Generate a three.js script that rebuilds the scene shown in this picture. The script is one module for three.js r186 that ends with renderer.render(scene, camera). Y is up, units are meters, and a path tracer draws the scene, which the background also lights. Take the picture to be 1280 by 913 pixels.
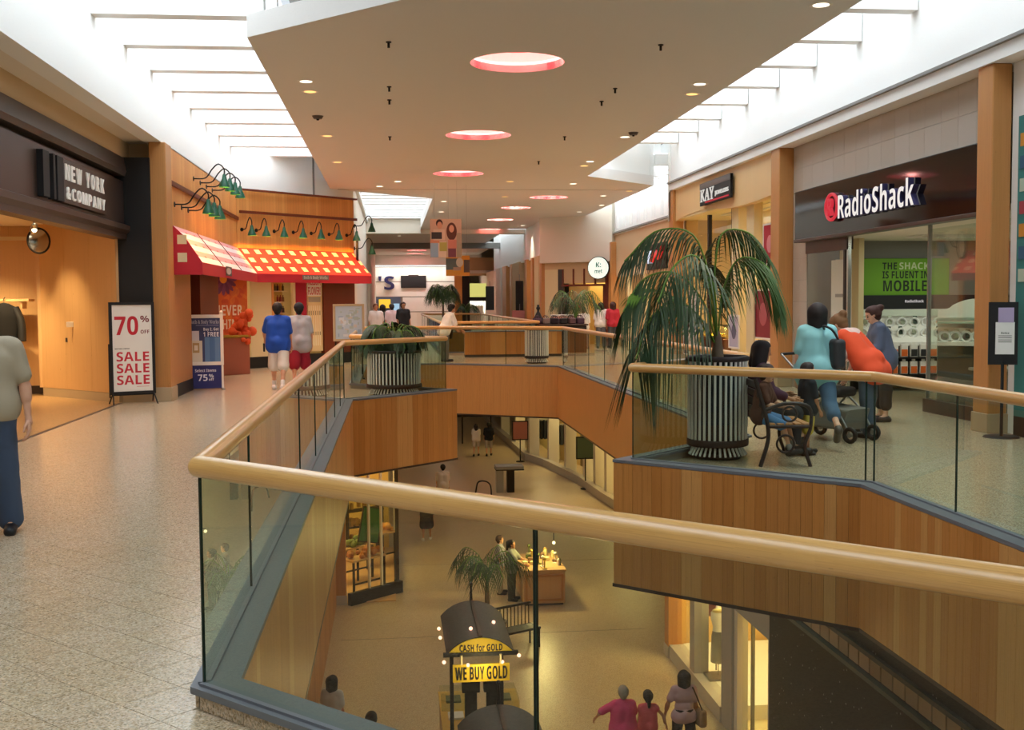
import * as THREE from 'three';
import { RoundedBoxGeometry } from 'three/addons/geometries/RoundedBoxGeometry.js';
import { mergeGeometries } from 'three/addons/utils/BufferGeometryUtils.js';
import { TextGeometry } from 'three/addons/geometries/TextGeometry.js';
import { FontLoader } from 'three/addons/loaders/FontLoader.js';
import { RectAreaLightUniformsLib } from 'three/addons/lights/RectAreaLightUniformsLib.js';

// ---------------------------------------------------------------- camera, sky, large lights, exposure
const scene = new THREE.Scene();
const renderer = new THREE.WebGLRenderer({ antialias: true });
renderer.toneMapping = THREE.LinearToneMapping;
renderer.toneMappingExposure = 0.88;
renderer.shadowMap.enabled = true;
RectAreaLightUniformsLib.init();
const camera = new THREE.PerspectiveCamera(2 * Math.atan(456.5 / 1400) * 180 / Math.PI, 1280 / 913, 0.1, 300);
camera.rotation.order = 'YXZ';
camera.position.set(0, 1.75, 0);
camera.rotation.set(-3.293 * Math.PI / 180, -6.083 * Math.PI / 180, -0.007);
scene.add(camera);
scene.background = new THREE.Color(0.85, 0.93, 1.0);           // overcast sky, seen by nothing indoors but the skylight glazing
const SKY_PANEL = 3.4, SKY_COLOR = [0.86, 0.97, 1.1];           // radiance of the translucent skylight glazing
function rectLight(x, y, z, w, d, rgb, k) {                     // a soft light facing down
  const l = new THREE.RectAreaLight(new THREE.Color(...rgb), k, w, d);
  l.position.set(x, y, z); l.rotation.x = -Math.PI / 2; scene.add(l); return l;
}
for (let i = 0; i < 5; i++) {
  rectLight(-2.85, 6.44, -27.2 + i * 7.5, 2.2, 7.3, SKY_COLOR, SKY_PANEL);      // left skylight strip
  rectLight(6.33, 6.84, -26.4 + i * 7.5, 2.4, 7.3, SKY_COLOR, SKY_PANEL);       // right skylight strip
}
rectLight(0.1, 6.24, -42.3, 2.3, 14.5, SKY_COLOR, SKY_PANEL);                   // second skylight over the far left walk
rectLight(7.83, 5.72, -36.5, 0.85, 10.5, SKY_COLOR, SKY_PANEL * 1.5);                    // second skylight over the far right walk
rectLight(5.55, 6.0, -58, 0.7, 15, SKY_COLOR, SKY_PANEL);

// ---------------------------------------------------------------- helpers
const V = (x, y, z) => new THREE.Vector3(x, y, z);
let seed = 7;
const rnd = () => { seed = (seed * 1664525 + 1013904223) >>> 0; return seed / 4294967296; };
const rr = (a, b) => a + (b - a) * rnd();
const pick = (a) => a[Math.floor(rnd() * a.length)];
const used = {};
function numbered(n) { used[n] = (used[n] || 0) + 1; return used[n] === 1 ? n : n + '_' + String(used[n] - 1).padStart(3, '0'); }
function tag(o, label, category, group, kind) {
  if (label) o.userData.label = label;
  if (category) o.userData.category = category;
  if (group) o.userData.group = group;
  if (kind) o.userData.kind = kind;
  return o;
}
function thing(name, label, category, p = [0, 0, 0], turn = 0, group) {
  const o = new THREE.Group(); o.name = numbered(name); scene.add(o);
  o.position.set(...p); o.rotation.y = turn;
  return tag(o, label, category, group);
}
function struct(name, label) { const o = new THREE.Group(); o.name = numbered(name); scene.add(o); o.userData.kind = 'structure'; if (label) o.userData.label = label; return o; }
function add(parent, name, geo, mat, p, ry, label) {
  const m = new THREE.Mesh(geo, mat); m.name = parent === scene ? numbered(name) : name; m.castShadow = m.receiveShadow = true;
  if (p) m.position.set(...p);
  if (ry) m.rotation.y = ry;
  if (label) m.userData.label = label;
  parent.add(m); return m;
}
function one(name, geo, mat, label, category, p, ry, group) { return tag(add(scene, name, geo, mat, p, ry), label, category, group); }
function copyOf(o, name, p, turn, label) { const c = o.clone(); c.name = numbered(name); c.userData = { ...o.userData }; if (label) c.userData.label = label; scene.add(c); c.position.set(...p); c.rotation.y = turn; return c; }
const merge = (a) => mergeGeometries(a.map((g) => { const n = g.index ? g.toNonIndexed() : g; for (const k of Object.keys(n.attributes)) if (!['position', 'normal', 'uv'].includes(k)) n.deleteAttribute(k); return n; }));
function uvm(g, du = 0, dv = 0) {                                // uv in metres from each face's own direction
  const n = g.index ? g.toNonIndexed() : g, p = n.attributes.position, no = n.attributes.normal, uv = new Float32Array(p.count * 2);
  for (let i = 0; i < p.count; i++) {
    const ax = Math.abs(no.getX(i)), ay = Math.abs(no.getY(i)), az = Math.abs(no.getZ(i));
    let u, v;
    if (ay > ax && ay > az) { u = p.getX(i); v = p.getZ(i); } else if (ax > az) { u = p.getZ(i); v = p.getY(i); } else { u = p.getX(i); v = p.getY(i); }
    uv[2 * i] = u + du; uv[2 * i + 1] = v + dv;
  }
  n.setAttribute('uv', new THREE.BufferAttribute(uv, 2)); return n;
}
const box = (w, h, d, x = 0, y = 0, z = 0) => uvm(new THREE.BoxGeometry(w, h, d).translate(x, y, z));
const rbox = (w, h, d, r = 0.01, x = 0, y = 0, z = 0) => uvm(new RoundedBoxGeometry(w, h, d, 2, r).translate(x, y, z));
const b3 = (x0, x1, y0, y1, z0, z1) => box(x1 - x0, y1 - y0, z1 - z0, (x0 + x1) / 2, (y0 + y1) / 2, (z0 + z1) / 2);
const cyl = (r0, r1, h, x = 0, y = 0, z = 0, n = 20, open = false) => new THREE.CylinderGeometry(r0, r1, h, n, 1, open).translate(x, y, z);
const sph = (r, x = 0, y = 0, z = 0, n = 14) => new THREE.SphereGeometry(r, n, Math.max(6, n / 2 | 0)).translate(x, y, z);
const tube = (pts, r, seg = 24, n = 8) => new THREE.TubeGeometry(new THREE.CatmullRomCurve3(pts.map((p) => V(...p))), seg, r, n, false);
function rod(a, b, r, n = 10) {                                  // straight bar between two points
  const A = V(...a), B = V(...b), g = new THREE.CylinderGeometry(r, r, A.distanceTo(B), n);
  g.applyQuaternion(new THREE.Quaternion().setFromUnitVectors(V(0, 1, 0), B.clone().sub(A).normalize()));
  const c = A.add(B).multiplyScalar(0.5); return g.translate(c.x, c.y, c.z);
}
function bar(a, b, w, h) {                                       // rectangular bar between two points (h along the up side)
  const A = V(...a), B = V(...b), g = new THREE.BoxGeometry(w, h, A.distanceTo(B));
  const q = new THREE.Quaternion().setFromRotationMatrix(new THREE.Matrix4().lookAt(A, B, V(0, 1, 0.001)));
  g.applyQuaternion(q); const c = A.add(B).multiplyScalar(0.5); return uvm(g.translate(c.x, c.y, c.z));
}
function shapeOf(pts, holes = []) {
  const s = new THREE.Shape(pts.map((p) => new THREE.Vector2(p[0], -p[1])));
  for (const h of holes) s.holes.push(new THREE.Path(h.map((p) => new THREE.Vector2(p[0], -p[1]))));
  return s;
}
function slab(pts, y0, y1, holes = []) {                         // plan polygon of (x, z) raised from y0 to y1
  const g = new THREE.ExtrudeGeometry(shapeOf(pts, holes), { depth: y1 - y0, bevelEnabled: false, curveSegments: 24 });
  g.rotateX(-Math.PI / 2); g.translate(0, y0, 0); return uvm(g);
}
const circlePts = (x, z, r, n = 40) => Array.from({ length: n }, (_, i) => [x + r * Math.cos(-i / n * 2 * Math.PI), z + r * Math.sin(-i / n * 2 * Math.PI)]);
function wallBox(a, b, y0, y1, th = 0.2) {                       // wall from a to b in plan; its thickness lies to the right of a->b
  const dx = b[0] - a[0], dz = b[1] - a[1], L = Math.hypot(dx, dz), g = box(L, y1 - y0, Math.abs(th), L / 2, (y0 + y1) / 2, th / 2);
  return g.rotateY(-Math.atan2(dz, dx)).translate(a[0], 0, a[1]);
}
const yawOf = (a, b) => -Math.atan2(b[1] - a[1], b[0] - a[0]);

// ---------------------------------------------------------------- textures and materials
function canvasTex(w, h, draw, sizeM) {
  const c = document.createElement('canvas'); c.width = w; c.height = h;
  draw(c.getContext('2d'), w, h);
  const t = new THREE.CanvasTexture(c); t.colorSpace = THREE.SRGBColorSpace; t.magFilter = THREE.LinearFilter;
  if (sizeM) { t.wrapS = t.wrapT = THREE.RepeatWrapping; t.repeat.set(1 / sizeM[0], 1 / sizeM[1]); }
  return t;
}
const rgb = (r, g, b) => `rgb(${r | 0},${g | 0},${b | 0})`;
function terrazzo(base, s) {
  return canvasTex(1024, 1024, (c, w, h) => {
    seed = s; c.fillStyle = rgb(...base); c.fillRect(0, 0, w, h);
    for (let i = 0; i < 260; i++) { c.globalAlpha = 0.05; const k = rr(-26, 26); c.fillStyle = rgb(base[0] + k, base[1] + k * 0.95, base[2] + k * 0.8); c.beginPath(); c.arc(rnd() * w, rnd() * h, rr(20, 90), 0, 7); c.fill(); }
    c.globalAlpha = 0.7;
    for (let i = 0; i < 26000; i++) {
      const k = rnd() < 0.5 ? rr(10, 40) : rr(-72, -10), hot = rr(-10, 10);
      c.fillStyle = rgb(base[0] + k + hot, base[1] + k, base[2] + k - hot);
      c.beginPath(); c.ellipse(rnd() * w, rnd() * h, rr(1.5, 8), rr(1.2, 4.5), rnd() * 3, 0, 7); c.fill();
    }
  }, [1.3, 1.3]);
}
function woodTex(light, dark, s, streaks = 900, size = [0.6, 1.6], along = false) {
  return canvasTex(512, 1024, (c, w, h) => {
    seed = s; c.fillStyle = rgb(...light); c.fillRect(0, 0, w, h);
    for (let i = 0; i < streaks; i++) {
      const t = rnd(), k = rr(-10, 12);
      c.globalAlpha = rr(0.05, 0.28);
      c.strokeStyle = rgb(light[0] + (dark[0] - light[0]) * t + k, light[1] + (dark[1] - light[1]) * t + k, light[2] + (dark[2] - light[2]) * t + k);
      c.lineWidth = rr(0.5, 4.5);
      const x = rnd() * w, y = rnd() * h - 100, L = rr(60, 620), b = rr(-7, 7);
      c.beginPath(); c.moveTo(x, y); c.bezierCurveTo(x + b, y + L * 0.3, x - b, y + L * 0.6, x + b * 0.4, y + L); c.stroke();
    }
    c.globalAlpha = 0.5;
    for (let i = 0; i < 7; i++) { c.fillStyle = rgb(dark[0] * 0.8, dark[1] * 0.8, dark[2] * 0.8); c.beginPath(); c.ellipse(rnd() * w, rnd() * h, rr(1, 3), rr(3, 9), 0, 0, 7); c.fill(); }
  }, size);
}
function staveTex(light, dark, s, n, size) {                     // far panelling: narrow staves
  return canvasTex(1024, 512, (c, w, h) => {
    seed = s; const sw = w / n;
    for (let i = 0; i < n; i++) {
      const t = rnd(); c.fillStyle = rgb(light[0] + (dark[0] - light[0]) * t, light[1] + (dark[1] - light[1]) * t, light[2] + (dark[2] - light[2]) * t);
      c.fillRect(i * sw, 0, sw + 1, h);
      for (let j = 0; j < 9; j++) { c.globalAlpha = 0.15; c.fillStyle = rgb(dark[0] * 0.8, dark[1] * 0.8, dark[2] * 0.8); c.fillRect(i * sw + rnd() * sw, rnd() * h, 1, rr(40, 300)); c.globalAlpha = 1; }
      c.fillStyle = rgb(dark[0] * 0.55, dark[1] * 0.5, dark[2] * 0.45); c.fillRect(i * sw, 0, 1.6, h);
    }
  }, size);
}
const std = (color, roughness = 0.7, o = {}) => new THREE.MeshStandardMaterial({ color, roughness, ...o });
const col = (hex) => new THREE.Color(hex);
const tFloor = terrazzo([199, 181, 152], 11);
const tOak = woodTex([204, 148, 84], [154, 100, 48], 21), tOak2 = woodTex([212, 158, 92], [162, 110, 54], 22);
const tRail = woodTex([228, 180, 108], [186, 126, 60], 23, 1100, [0.35, 1.4]);
const tMaple = woodTex([216, 172, 118], [192, 144, 90], 24, 350, [1.4, 3]);
const tPale = woodTex([228, 194, 138], [206, 168, 110], 28, 350, [1.4, 3]);
const tColumn = woodTex([196, 138, 78], [158, 100, 48], 25, 700, [0.7, 2.2]);
const tPine = staveTex([228, 166, 92], [206, 136, 64], 26, 12, [1.2, 2.5]);
const tFarWood = staveTex([200, 138, 76], [156, 100, 50], 27, 16, [1.7, 2.5]);
const tStone = canvasTex(512, 512, (c, w, h) => { seed = 31; c.fillStyle = rgb(190, 180, 166); c.fillRect(0, 0, w, h); c.globalAlpha = 0.25; for (let i = 0; i < 5000; i++) { const k = rr(-34, 26); c.fillStyle = rgb(190 + k, 180 + k, 166 + k); c.fillRect(rnd() * w, rnd() * h, rr(1, 6), rr(1, 5)); } }, [0.6, 0.6]);
const tPlaster = canvasTex(512, 512, (c, w, h) => { seed = 33; c.fillStyle = '#ffffff'; c.fillRect(0, 0, w, h); c.globalAlpha = 0.06; for (let i = 0; i < 9000; i++) { const k = rnd() < 0.5 ? 200 : 255; c.fillStyle = rgb(k, k, k); c.fillRect(rnd() * w, rnd() * h, rr(1, 4), rr(1, 4)); } }, [1.2, 1.2]);
const tGranite = canvasTex(512, 512, (c, w, h) => { seed = 35; c.fillStyle = '#151416'; c.fillRect(0, 0, w, h); for (let i = 0; i < 4200; i++) { const k = rr(14, 42); c.globalAlpha = 0.5; c.fillStyle = rgb(k, k * 0.95, k * 0.95); c.fillRect(rnd() * w, rnd() * h, rr(1, 4), rr(1, 4)); } c.globalAlpha = 0.9; for (let i = 0; i < 30; i++) { c.fillStyle = rgb(150, 150, 146); c.beginPath(); c.arc(rnd() * w, rnd() * h, rr(2.5, 5), 0, 7); c.fill(); } }, [1.6, 1.6]);
const mm = (map, color = 0xffffff, roughness = 0.5, o = {}) => std(color, roughness, { map, ...o });
const M = {
  pierGrey: mm(tPlaster, 0xb4aca2, 0.8),  beam: mm(tPlaster, 0xb6b8b8, 0.85),  floor: mm(tFloor, 0xffffff, 0.17, { bumpMap: tFloor, bumpScale: 0.0004 }),
  white: mm(tPlaster, 0xf2f2ee, 0.85), ceiling: mm(tPlaster, 0xe4e2de, 0.9), offwhite: mm(tPlaster, 0xe6ddcc, 0.85), beige: mm(tPlaster, 0xcfb48c, 0.8), grey: std(0x8a8883, 0.7),
  slate: std(0x6e7278, 0.5), black: std(0x141315, 0.65), blackGloss: new THREE.MeshPhysicalMaterial({ color: 0x140f14, roughness: 0.06, specularIntensity: 0.55 }),
  bronze: std(0x463832, 0.38, { metalness: 0.35 }), bronzeLight: std(0x5a5250, 0.4, { metalness: 0.4 }), darkMetal: std(0x26211f, 0.45, { metalness: 0.6 }),
  chrome: std(0xc8c8c4, 0.2, { metalness: 1 }), steel: std(0x9a9a98, 0.4, { metalness: 0.7 }),
  oak: mm(tOak, 0xffffff, 0.38), rail: new THREE.MeshPhysicalMaterial({ map: tRail, roughness: 0.3, clearcoat: 0.6, clearcoatRoughness: 0.18 }),
  maple: mm(tMaple, 0xffffff, 0.45), column: mm(tColumn, 0xffffff, 0.45), pine: mm(tPine, 0xffffff, 0.55), farWood: mm(tFarWood, 0xffffff, 0.5), mahogany: mm(tOak, 0x8a4a30, 0.45),
  stone: mm(tStone, 0xffffff, 0.5), stoneWarm: mm(tStone, 0xf4e4c8, 0.45), granite: new THREE.MeshPhysicalMaterial({ map: tGranite, roughness: 0.45, specularIntensity: 0.4 }),
  joint: std(0xb8aa8c, 0.8), jointGrey: std(0x918b80, 0.85), yellowBoard: std(0xe6c22a, 0.6),
  glassEdge: std(0x1e3028, 0.25), green: std(0x1c4f3a, 0.4), paper: std(0xeeeae2, 0.7), cream: std(0xe4d3a4, 0.7),
};
const glassMat = (hex, r = 0.0) => new THREE.MeshPhysicalMaterial({ color: hex, transmission: 1, thickness: 0, roughness: r, ior: 1.5 });
M.glass = glassMat(0xd6e3d6); M.shopGlass = glassMat(0xf2f8f2); M.glassCase = glassMat(0xf4f8f4);
const oaks = [0xffffff, 0xf6ead8, 0xefdcc4, 0xfff4e0, 0xe6d0b4, 0xf8ecdc].map((c, i) => mm(i % 2 ? tOak : tOak2, c, 0.38));
const floors = [0xffffff, 0xfdfcfa, 0xfffdf9, 0xfbf9f5].map((c) => mm(tFloor, c, 0.17, { bumpMap: tFloor, bumpScale: 0.0004 }));
const glow = (hex, k) => new THREE.MeshStandardMaterial({ color: 0x000000, emissive: hex, emissiveIntensity: k, roughness: 0.6 });
// lamp builders: a fitting with its glowing face and a light of the same size in front of it
function panelLamp(label, x, y, z, w, d, hex, k, name = 'ceiling_light', group) {
  const t = thing(name, label, 'light', [x, y, z], 0, group);
  add(t, 'frame', merge([b3(-w / 2 - 0.03, w / 2 + 0.03, -0.02, 0.04, -d / 2 - 0.03, -d / 2), b3(-w / 2 - 0.03, w / 2 + 0.03, -0.02, 0.04, d / 2, d / 2 + 0.03), b3(-w / 2 - 0.03, -w / 2, -0.02, 0.04, -d / 2, d / 2), b3(w / 2, w / 2 + 0.03, -0.02, 0.04, -d / 2, d / 2)]), M.paper);
  add(t, 'diffuser', box(w, 0.02, d, 0, 0.02, 0), glow(hex, 1.2));
  const c = col(hex); rectLight(x, y - 0.03, z, w, d, [c.r, c.g, c.b], k); return t;
}
const canG = merge([new THREE.LatheGeometry([[0.085, 0.0], [0.125, -0.006], [0.13, 0.002], [0.13, 0.012], [0.085, 0.012]].map((p) => new THREE.Vector2(...p)), 24)]);
const canGlow = new THREE.CircleGeometry(0.088, 20).rotateX(Math.PI / 2).translate(0, -0.004, 0);
const canOff = cyl(0.085, 0.085, 0.01, 0, 0.008, 0, 20), canMat = { w: glow(0xfff2d8, 3.2), y: glow(0xffc070, 2.2) };
function downlight(x, y, z, warm, k, label, group) {
  const t = thing('downlight', label, 'light', [x, y, z], 0, group);
  add(t, 'trim', canG, M.paper); add(t, 'lens', canGlow, warm ? canMat.y : canMat.w);
  if (k) {
    const s = new THREE.SpotLight(warm ? 0xffc07a : 0xfff0d6, k, 0, 0.85, 0.7, 2); s.position.set(x, y - 0.02, z); s.target.position.set(x, y - 5, z);
    s.shadow.radius = 4; s.castShadow = true; scene.add(s); scene.add(s.target);
  }
  return t;
}
const font = await new FontLoader().loadAsync('fonts/droid/droid_sans_bold.typeface.json');
const serif = await new FontLoader().loadAsync('fonts/droid/droid_serif_regular.typeface.json'), sans = await new FontLoader().loadAsync('fonts/droid/droid_sans_regular.typeface.json');
function text3(str, size, depth, f = font, sx = 1) { const g = new TextGeometry(str, { font: f, size, depth, curveSegments: 6, bevelEnabled: false }); g.computeBoundingBox(); return g.scale(sx, 1, 1); }
function sheetMat(w, h, draw, rough = 0.6, emissive = 0) {        // flat print
  const t = canvasTex(w, h, draw);
  const m = new THREE.MeshStandardMaterial({ map: t, roughness: rough });
  if (emissive) { m.emissive = col(0xffffff); m.emissiveMap = t; m.emissiveIntensity = emissive; }
  return m;
}
const sheet = (w, h) => new THREE.PlaneGeometry(w, h);
function fit(c, s, x, y, w, h, family = 'sans-serif', weight = 'bold') { // text stretched into a box
  c.save(); c.font = `${weight} 100px ${family}`; const tw = c.measureText(s).width; c.translate(x, y + h); c.scale(w / tw, h / 74); c.textBaseline = 'alphabetic'; c.fillText(s, 0, 0); c.restore();
}

// ---------------------------------------------------------------- the setting: floors, openings, ceilings, walls
const OP1 = [[-0.70, -4.93], [-0.70, -19.1], [1.17, -20.97], [-0.70, -22.84], [-0.70, -29.4], [1.2, -29.6], [4.14, -27.8], [4.14, -13.22], [2.28, -11.36], [4.14, -9.5], [4.14, -0.09]];
const OP2 = [[1.7, -36.3], [1.7, -60], [4.6, -60], [4.6, -36.3]];
const LOW = -6.2;
const fl = struct('floor', 'speckled beige terrazzo floor of the upper walkway');
add(fl, 'walkway_slab', slab([[-4.75, 9], [-4.75, -80], [14, -80], [14, 9]], -1.2, 0, [OP1, OP2]), M.floor);
add(fl, 'shop_floor', slab([[-12, 9], [-12, -30], [-4.75, -30], [-4.75, 9]], -1.2, 0), mm(tFloor, 0xf0d2ac, 0.3));
add(fl, 'threshold_strip', b3(-4.79, -4.73, 0, 0.004, -20.2, -2), M.bronzeLight);
// twelve-inch floor tiles laid at 45 degrees beside the near kerb
const R2 = Math.SQRT1_2, uvToXZ = (u, v) => [(u + v) * R2, (u - v) * R2];
function clip(poly, fn) {                                        // keep the part where fn(p) <= 0
  const out = [];
  poly.forEach((p, i) => { const q = poly[(i + 1) % poly.length], a = fn(p), b = fn(q); if (a <= 0) out.push(p); if ((a < 0 && b > 0) || (a > 0 && b < 0)) { const t = a / (a - b); out.push([p[0] + (q[0] - p[0]) * t, p[1] + (q[1] - p[1]) * t]); } });
  return out;
}
{
  seed = 5;
  const left = (p) => p[0] + 0.79, front = (p) => (p[0] - p[1]) * R2 - 2.80;
  const patch = (u0, nu, v0, nv, cuts) => {
    let under = [uvToXZ(u0, v0), uvToXZ(u0, v0 + nv * 0.3), uvToXZ(u0 + nu * 0.3, v0 + nv * 0.3), uvToXZ(u0 + nu * 0.3, v0)];
    for (const c of cuts) under = clip(under, c);
    add(fl, 'grout_bed', slab(under, 0, 0.0015), M.joint);
    const sq = slab([[-0.148, 0], [0, -0.148], [0.148, 0], [0, 0.148]].map(([x, z]) => [x * Math.SQRT2, z * Math.SQRT2]), 0.0015, 0.0045);
    for (let i = 0; i < nu; i++) for (let j = 0; j < nv; j++) {
      const [cx, cz] = uvToXZ(u0 + (i + 0.5) * 0.3, v0 + (j + 0.5) * 0.3);
      const c0 = [[-0.148, 0], [0, -0.148], [0.148, 0], [0, 0.148]].map(([x, z]) => [cx + x * Math.SQRT2, cz + z * Math.SQRT2]);
      let c = c0; for (const k of cuts) c = c.length ? clip(c, k) : c;
      if (c.length < 3) continue;
      const whole = c.length === 4 && c.every((p, k) => p === c0[k]);
      if (whole) add(fl, 'tile', uvm(sq.clone().translate(cx, 0, cz)), pick(floors)); else add(fl, 'tile', slab(c, 0.0015, 0.0045), pick(floors));
    }
  };
  patch(-7.64, 12, 1.14, 12, [left]);
  patch(-4.04, 6, 1.44, 5, [front]);
}
const lf = struct('floor', 'warm beige lower floor of the mall');
add(lf, 'lower_slab', b3(-12, 16, LOW - 0.2, LOW, -85, 9), mm(tFloor, 0xf2ece0, 0.34));
for (const [z, x0, x1] of [[-26.2, -1.3, 6.0], [-33.5, 0.2, 8], [-19.5, -1.3, 6.0]]) add(lf, 'joint_strip', b3(x0, x1, LOW, LOW + 0.003, z - 0.012, z + 0.012), M.jointGrey);

// offset of a closed polygon (mitred), positive = away from the opening
function offset(poly, d) {
  return poly.map((p, i) => {
    const a = poly[(i + poly.length - 1) % poly.length], b = poly[(i + 1) % poly.length];
    const n = (q, r) => { const x = r[0] - q[0], z = r[1] - q[1], l = Math.hypot(x, z); return [z / l, -x / l]; };
    const n1 = n(a, p), n2 = n(p, b), k = 1 + n1[0] * n2[0] + n1[1] * n2[1];
    return [p[0] - d * (n1[0] + n2[0]) / k, p[1] - d * (n1[1] + n2[1]) / k];
  });
}
const sgn = (() => { const o = offset(OP1, 0.2); return o[0][0] < OP1[0][0] ? 1 : -1; })();
const OUT1 = offset(OP1, 0.185 * sgn), GL1 = offset(OP1, 0.13 * sgn), OUT1b = offset(OP1, 0.165 * sgn), IN1 = offset(OP1, -0.02 * sgn);
const sgn2 = (() => { const o = offset(OP2, 0.2); return o[0][0] < OP2[0][0] ? 1 : -1; })();
const OUT2 = offset(OP2, 0.185 * sgn2), GL2 = offset(OP2, 0.13 * sgn2), IN2 = offset(OP2, -0.02 * sgn2);
const trim = struct('trim_1', 'slate grey kerb cap around the opening in the floor');
add(trim, 'kerb_cap', slab(OUT1, 0.07, 0.1, [IN1]), M.slate);
add(trim, 'kerb_core', slab(offset(OP1, 0.15 * sgn), 0, 0.07, [OP1]), M.jointGrey);
const trim2 = struct('trim_2', 'slate grey kerb cap around the far opening');
add(trim2, 'kerb_cap', slab(OUT2, 0.07, 0.1, [IN2]), M.slate);
add(trim2, 'kerb_core', slab(OUT2, 0, 0.07, [OP2]), M.stone);
// stone kerb blocks: single ones where they show, along the near and left run
{
  seed = 9;
  const blk = [0, 1, 2].map((i) => rbox(0.296, 0.066, 0.016, 0.003, 0.148, 0.035, 0)).map((g, i) => uvm(g, i * 0.31, i * 0.17));
  const run = (a, b, n0, n1) => {
    const L = Math.hypot(b[0] - a[0], b[1] - a[1]), ry = yawOf(a, b);
    for (let i = n0; i < Math.min(n1, Math.floor(L / 0.3)); i++) {
      const t = i * 0.3 / L; add(trim, 'kerb_block', pick(blk), pick(floors), [a[0] + (b[0] - a[0]) * t, 0, a[1] + (b[1] - a[1]) * t], ry);
    }
  };
  const K = offset(OP1, 0.158 * sgn);
  run([K[0][0] + 0.02, K[0][1] + 0.02], K[10], 0, 14); run(K[0], K[1], 0, 20);
}
// wooden fascia below the kerb: planks of varied tone
function fascia(s, a, b, y0, y1, w, single, mats = oaks) {
  const L = Math.hypot(b[0] - a[0], b[1] - a[1]), ry = yawOf(a, b), n = Math.round(L / w), pw = L / n, th = 0.025;
  const geos = [0, 1, 2, 3].map((i) => uvm(new THREE.BoxGeometry(pw - 0.003, y1 - y0, th).translate(pw / 2, (y0 + y1) / 2, 0), i * 0.173, i * 0.61));
  const parts = [];
  for (let i = 0; i < n; i++) {
    const x = a[0] + (b[0] - a[0]) * i / n, z = a[1] + (b[1] - a[1]) * i / n;
    if (single) add(s, 'plank', pick(geos), pick(mats), [x, rr(-0.004, 0), z], ry);
    else parts.push(pick(geos).clone().rotateY(ry).translate(x, 0, z));
  }
  if (!single) tag(add(s, 'planks', merge(parts), mats[0]), null, null, null, 'stuff');
}
{
  seed = 13; const s = struct('trim_3', 'honey oak plank fascia around the opening'), F = offset(OP1, -0.006 * sgn);
  const back = offset(OP1, 0.008 * sgn);
  fascia(s, F[7], F[8], -1.22, 0.068, 0.115, false); fascia(s, F[8], F[9], -1.22, 0.068, 0.115, true); fascia(s, F[9], F[10], -1.22, 0.068, 0.115, true);
  fascia(s, F[0], F[1], -1.22, 0.068, 0.14, true); fascia(s, F[1], F[2], -1.22, 0.068, 0.135, true); fascia(s, F[2], F[3], -1.22, 0.068, 0.14, false);
  fascia(s, F[4], F[5], -1.22, 0.068, 0.2, false); fascia(s, F[5], F[6], -1.22, 0.068, 0.2, false);
  fascia(s, F[6], F[7], -1.22, 0.068, 0.2, false); fascia(s, F[10], F[0], -1.22, 0.068, 0.2, false);
  add(s, 'bottom_edge', slab(back, -1.235, -1.2, [offset(OP1, -0.022 * sgn)]), M.bronze);
}
{
  const s = struct('trim_4', 'honey oak fascia around the far opening'), F = offset(OP2, -0.006 * sgn2);
  for (let i = 0; i < 4; i++) fascia(s, F[i], F[(i + 1) % 4], -1.22, 0.068, 0.2, false);
}

// glass balustrades: each straight run is a thing with its rail and panes
function balustrade(a, b, cuts, label, o = {}) {
  const L = Math.hypot(b[0] - a[0], b[1] - a[1]), t = thing('glass_balustrade', label, 'balustrade', [a[0], 0, a[1]], yawOf(a, b));
  const r = o.r || 0.047, e0 = o.e0 ?? 0, e1 = o.e1 ?? 0;
  const g = new THREE.CapsuleGeometry(r, L + e0 + e1, 6, 20).rotateZ(Math.PI / 2).translate((L - e0 + e1) / 2, o.y ?? 1.05, 0);
  const p = g.attributes.position, uv = g.attributes.uv;          // grain runs along the rail
  for (let i = 0; i < p.count; i++) uv.setXY(i, Math.atan2(p.getZ(i), p.getY(i) - 1.05) / 6.28 * 0.3, p.getX(i));
  add(t, 'handrail', g, M.rail);
  const xs = [0, ...cuts.map((c) => c * L), L];
  for (let i = 0; i + 1 < xs.length; i++) {
    const w = xs[i + 1] - xs[i] - 0.012;
    const h = 0.92, pane = new THREE.PlaneGeometry(w, h).translate(xs[i] + 0.006 + w / 2, 0.1 + h / 2, 0);
    add(t, 'glass_pane', pane, M.glass);
    for (const ex of [xs[i] + 0.004, xs[i + 1] - 0.004]) add(t, 'pane_edge', box(0.005, h, 0.012, ex, 0.1 + h / 2, 0), M.glassEdge);
  }
  add(t, 'base_shoe', box(L, 0.012, 0.05, L / 2, 0.106, 0), M.slate);
  return t;
}
const even = (n) => Array.from({ length: n - 1 }, (_, i) => (i + 1) / n);
balustrade(GL1[0], GL1[10], [0.252, 0.52, 0.77], 'nearest glass balustrade with a thick oak handrail crossing the picture');
balustrade(GL1[0], GL1[1], [0.115, 0.36, 0.5, 0.64, 0.78, 0.9], 'long glass balustrade along the left walkway, running away from the near corner');
balustrade(GL1[1], GL1[2], [], 'glass balustrade in front of the wide planter with the leafy fern');
balustrade(GL1[2], GL1[3], [0.5], 'short glass balustrade behind the wide fern planter');
balustrade(GL1[3], GL1[4], even(4), 'glass balustrade along the left walkway beyond the fern planter');
balustrade(GL1[4], GL1[5], [], 'short glass balustrade at the far left end of the near opening');
balustrade(GL1[5], GL1[6], [0.55], 'glass balustrade before the striped bin on the crosswalk bridge');
balustrade(GL1[6], GL1[7], even(8), 'glass balustrade along the right walkway behind the drooping palm');
balustrade(GL1[7], GL1[8], [0.45], 'glass balustrade on the far side of the palm platform');
balustrade(GL1[8], GL1[9], [0.97], 'glass balustrade before the striped palm planter and the bench');
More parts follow.
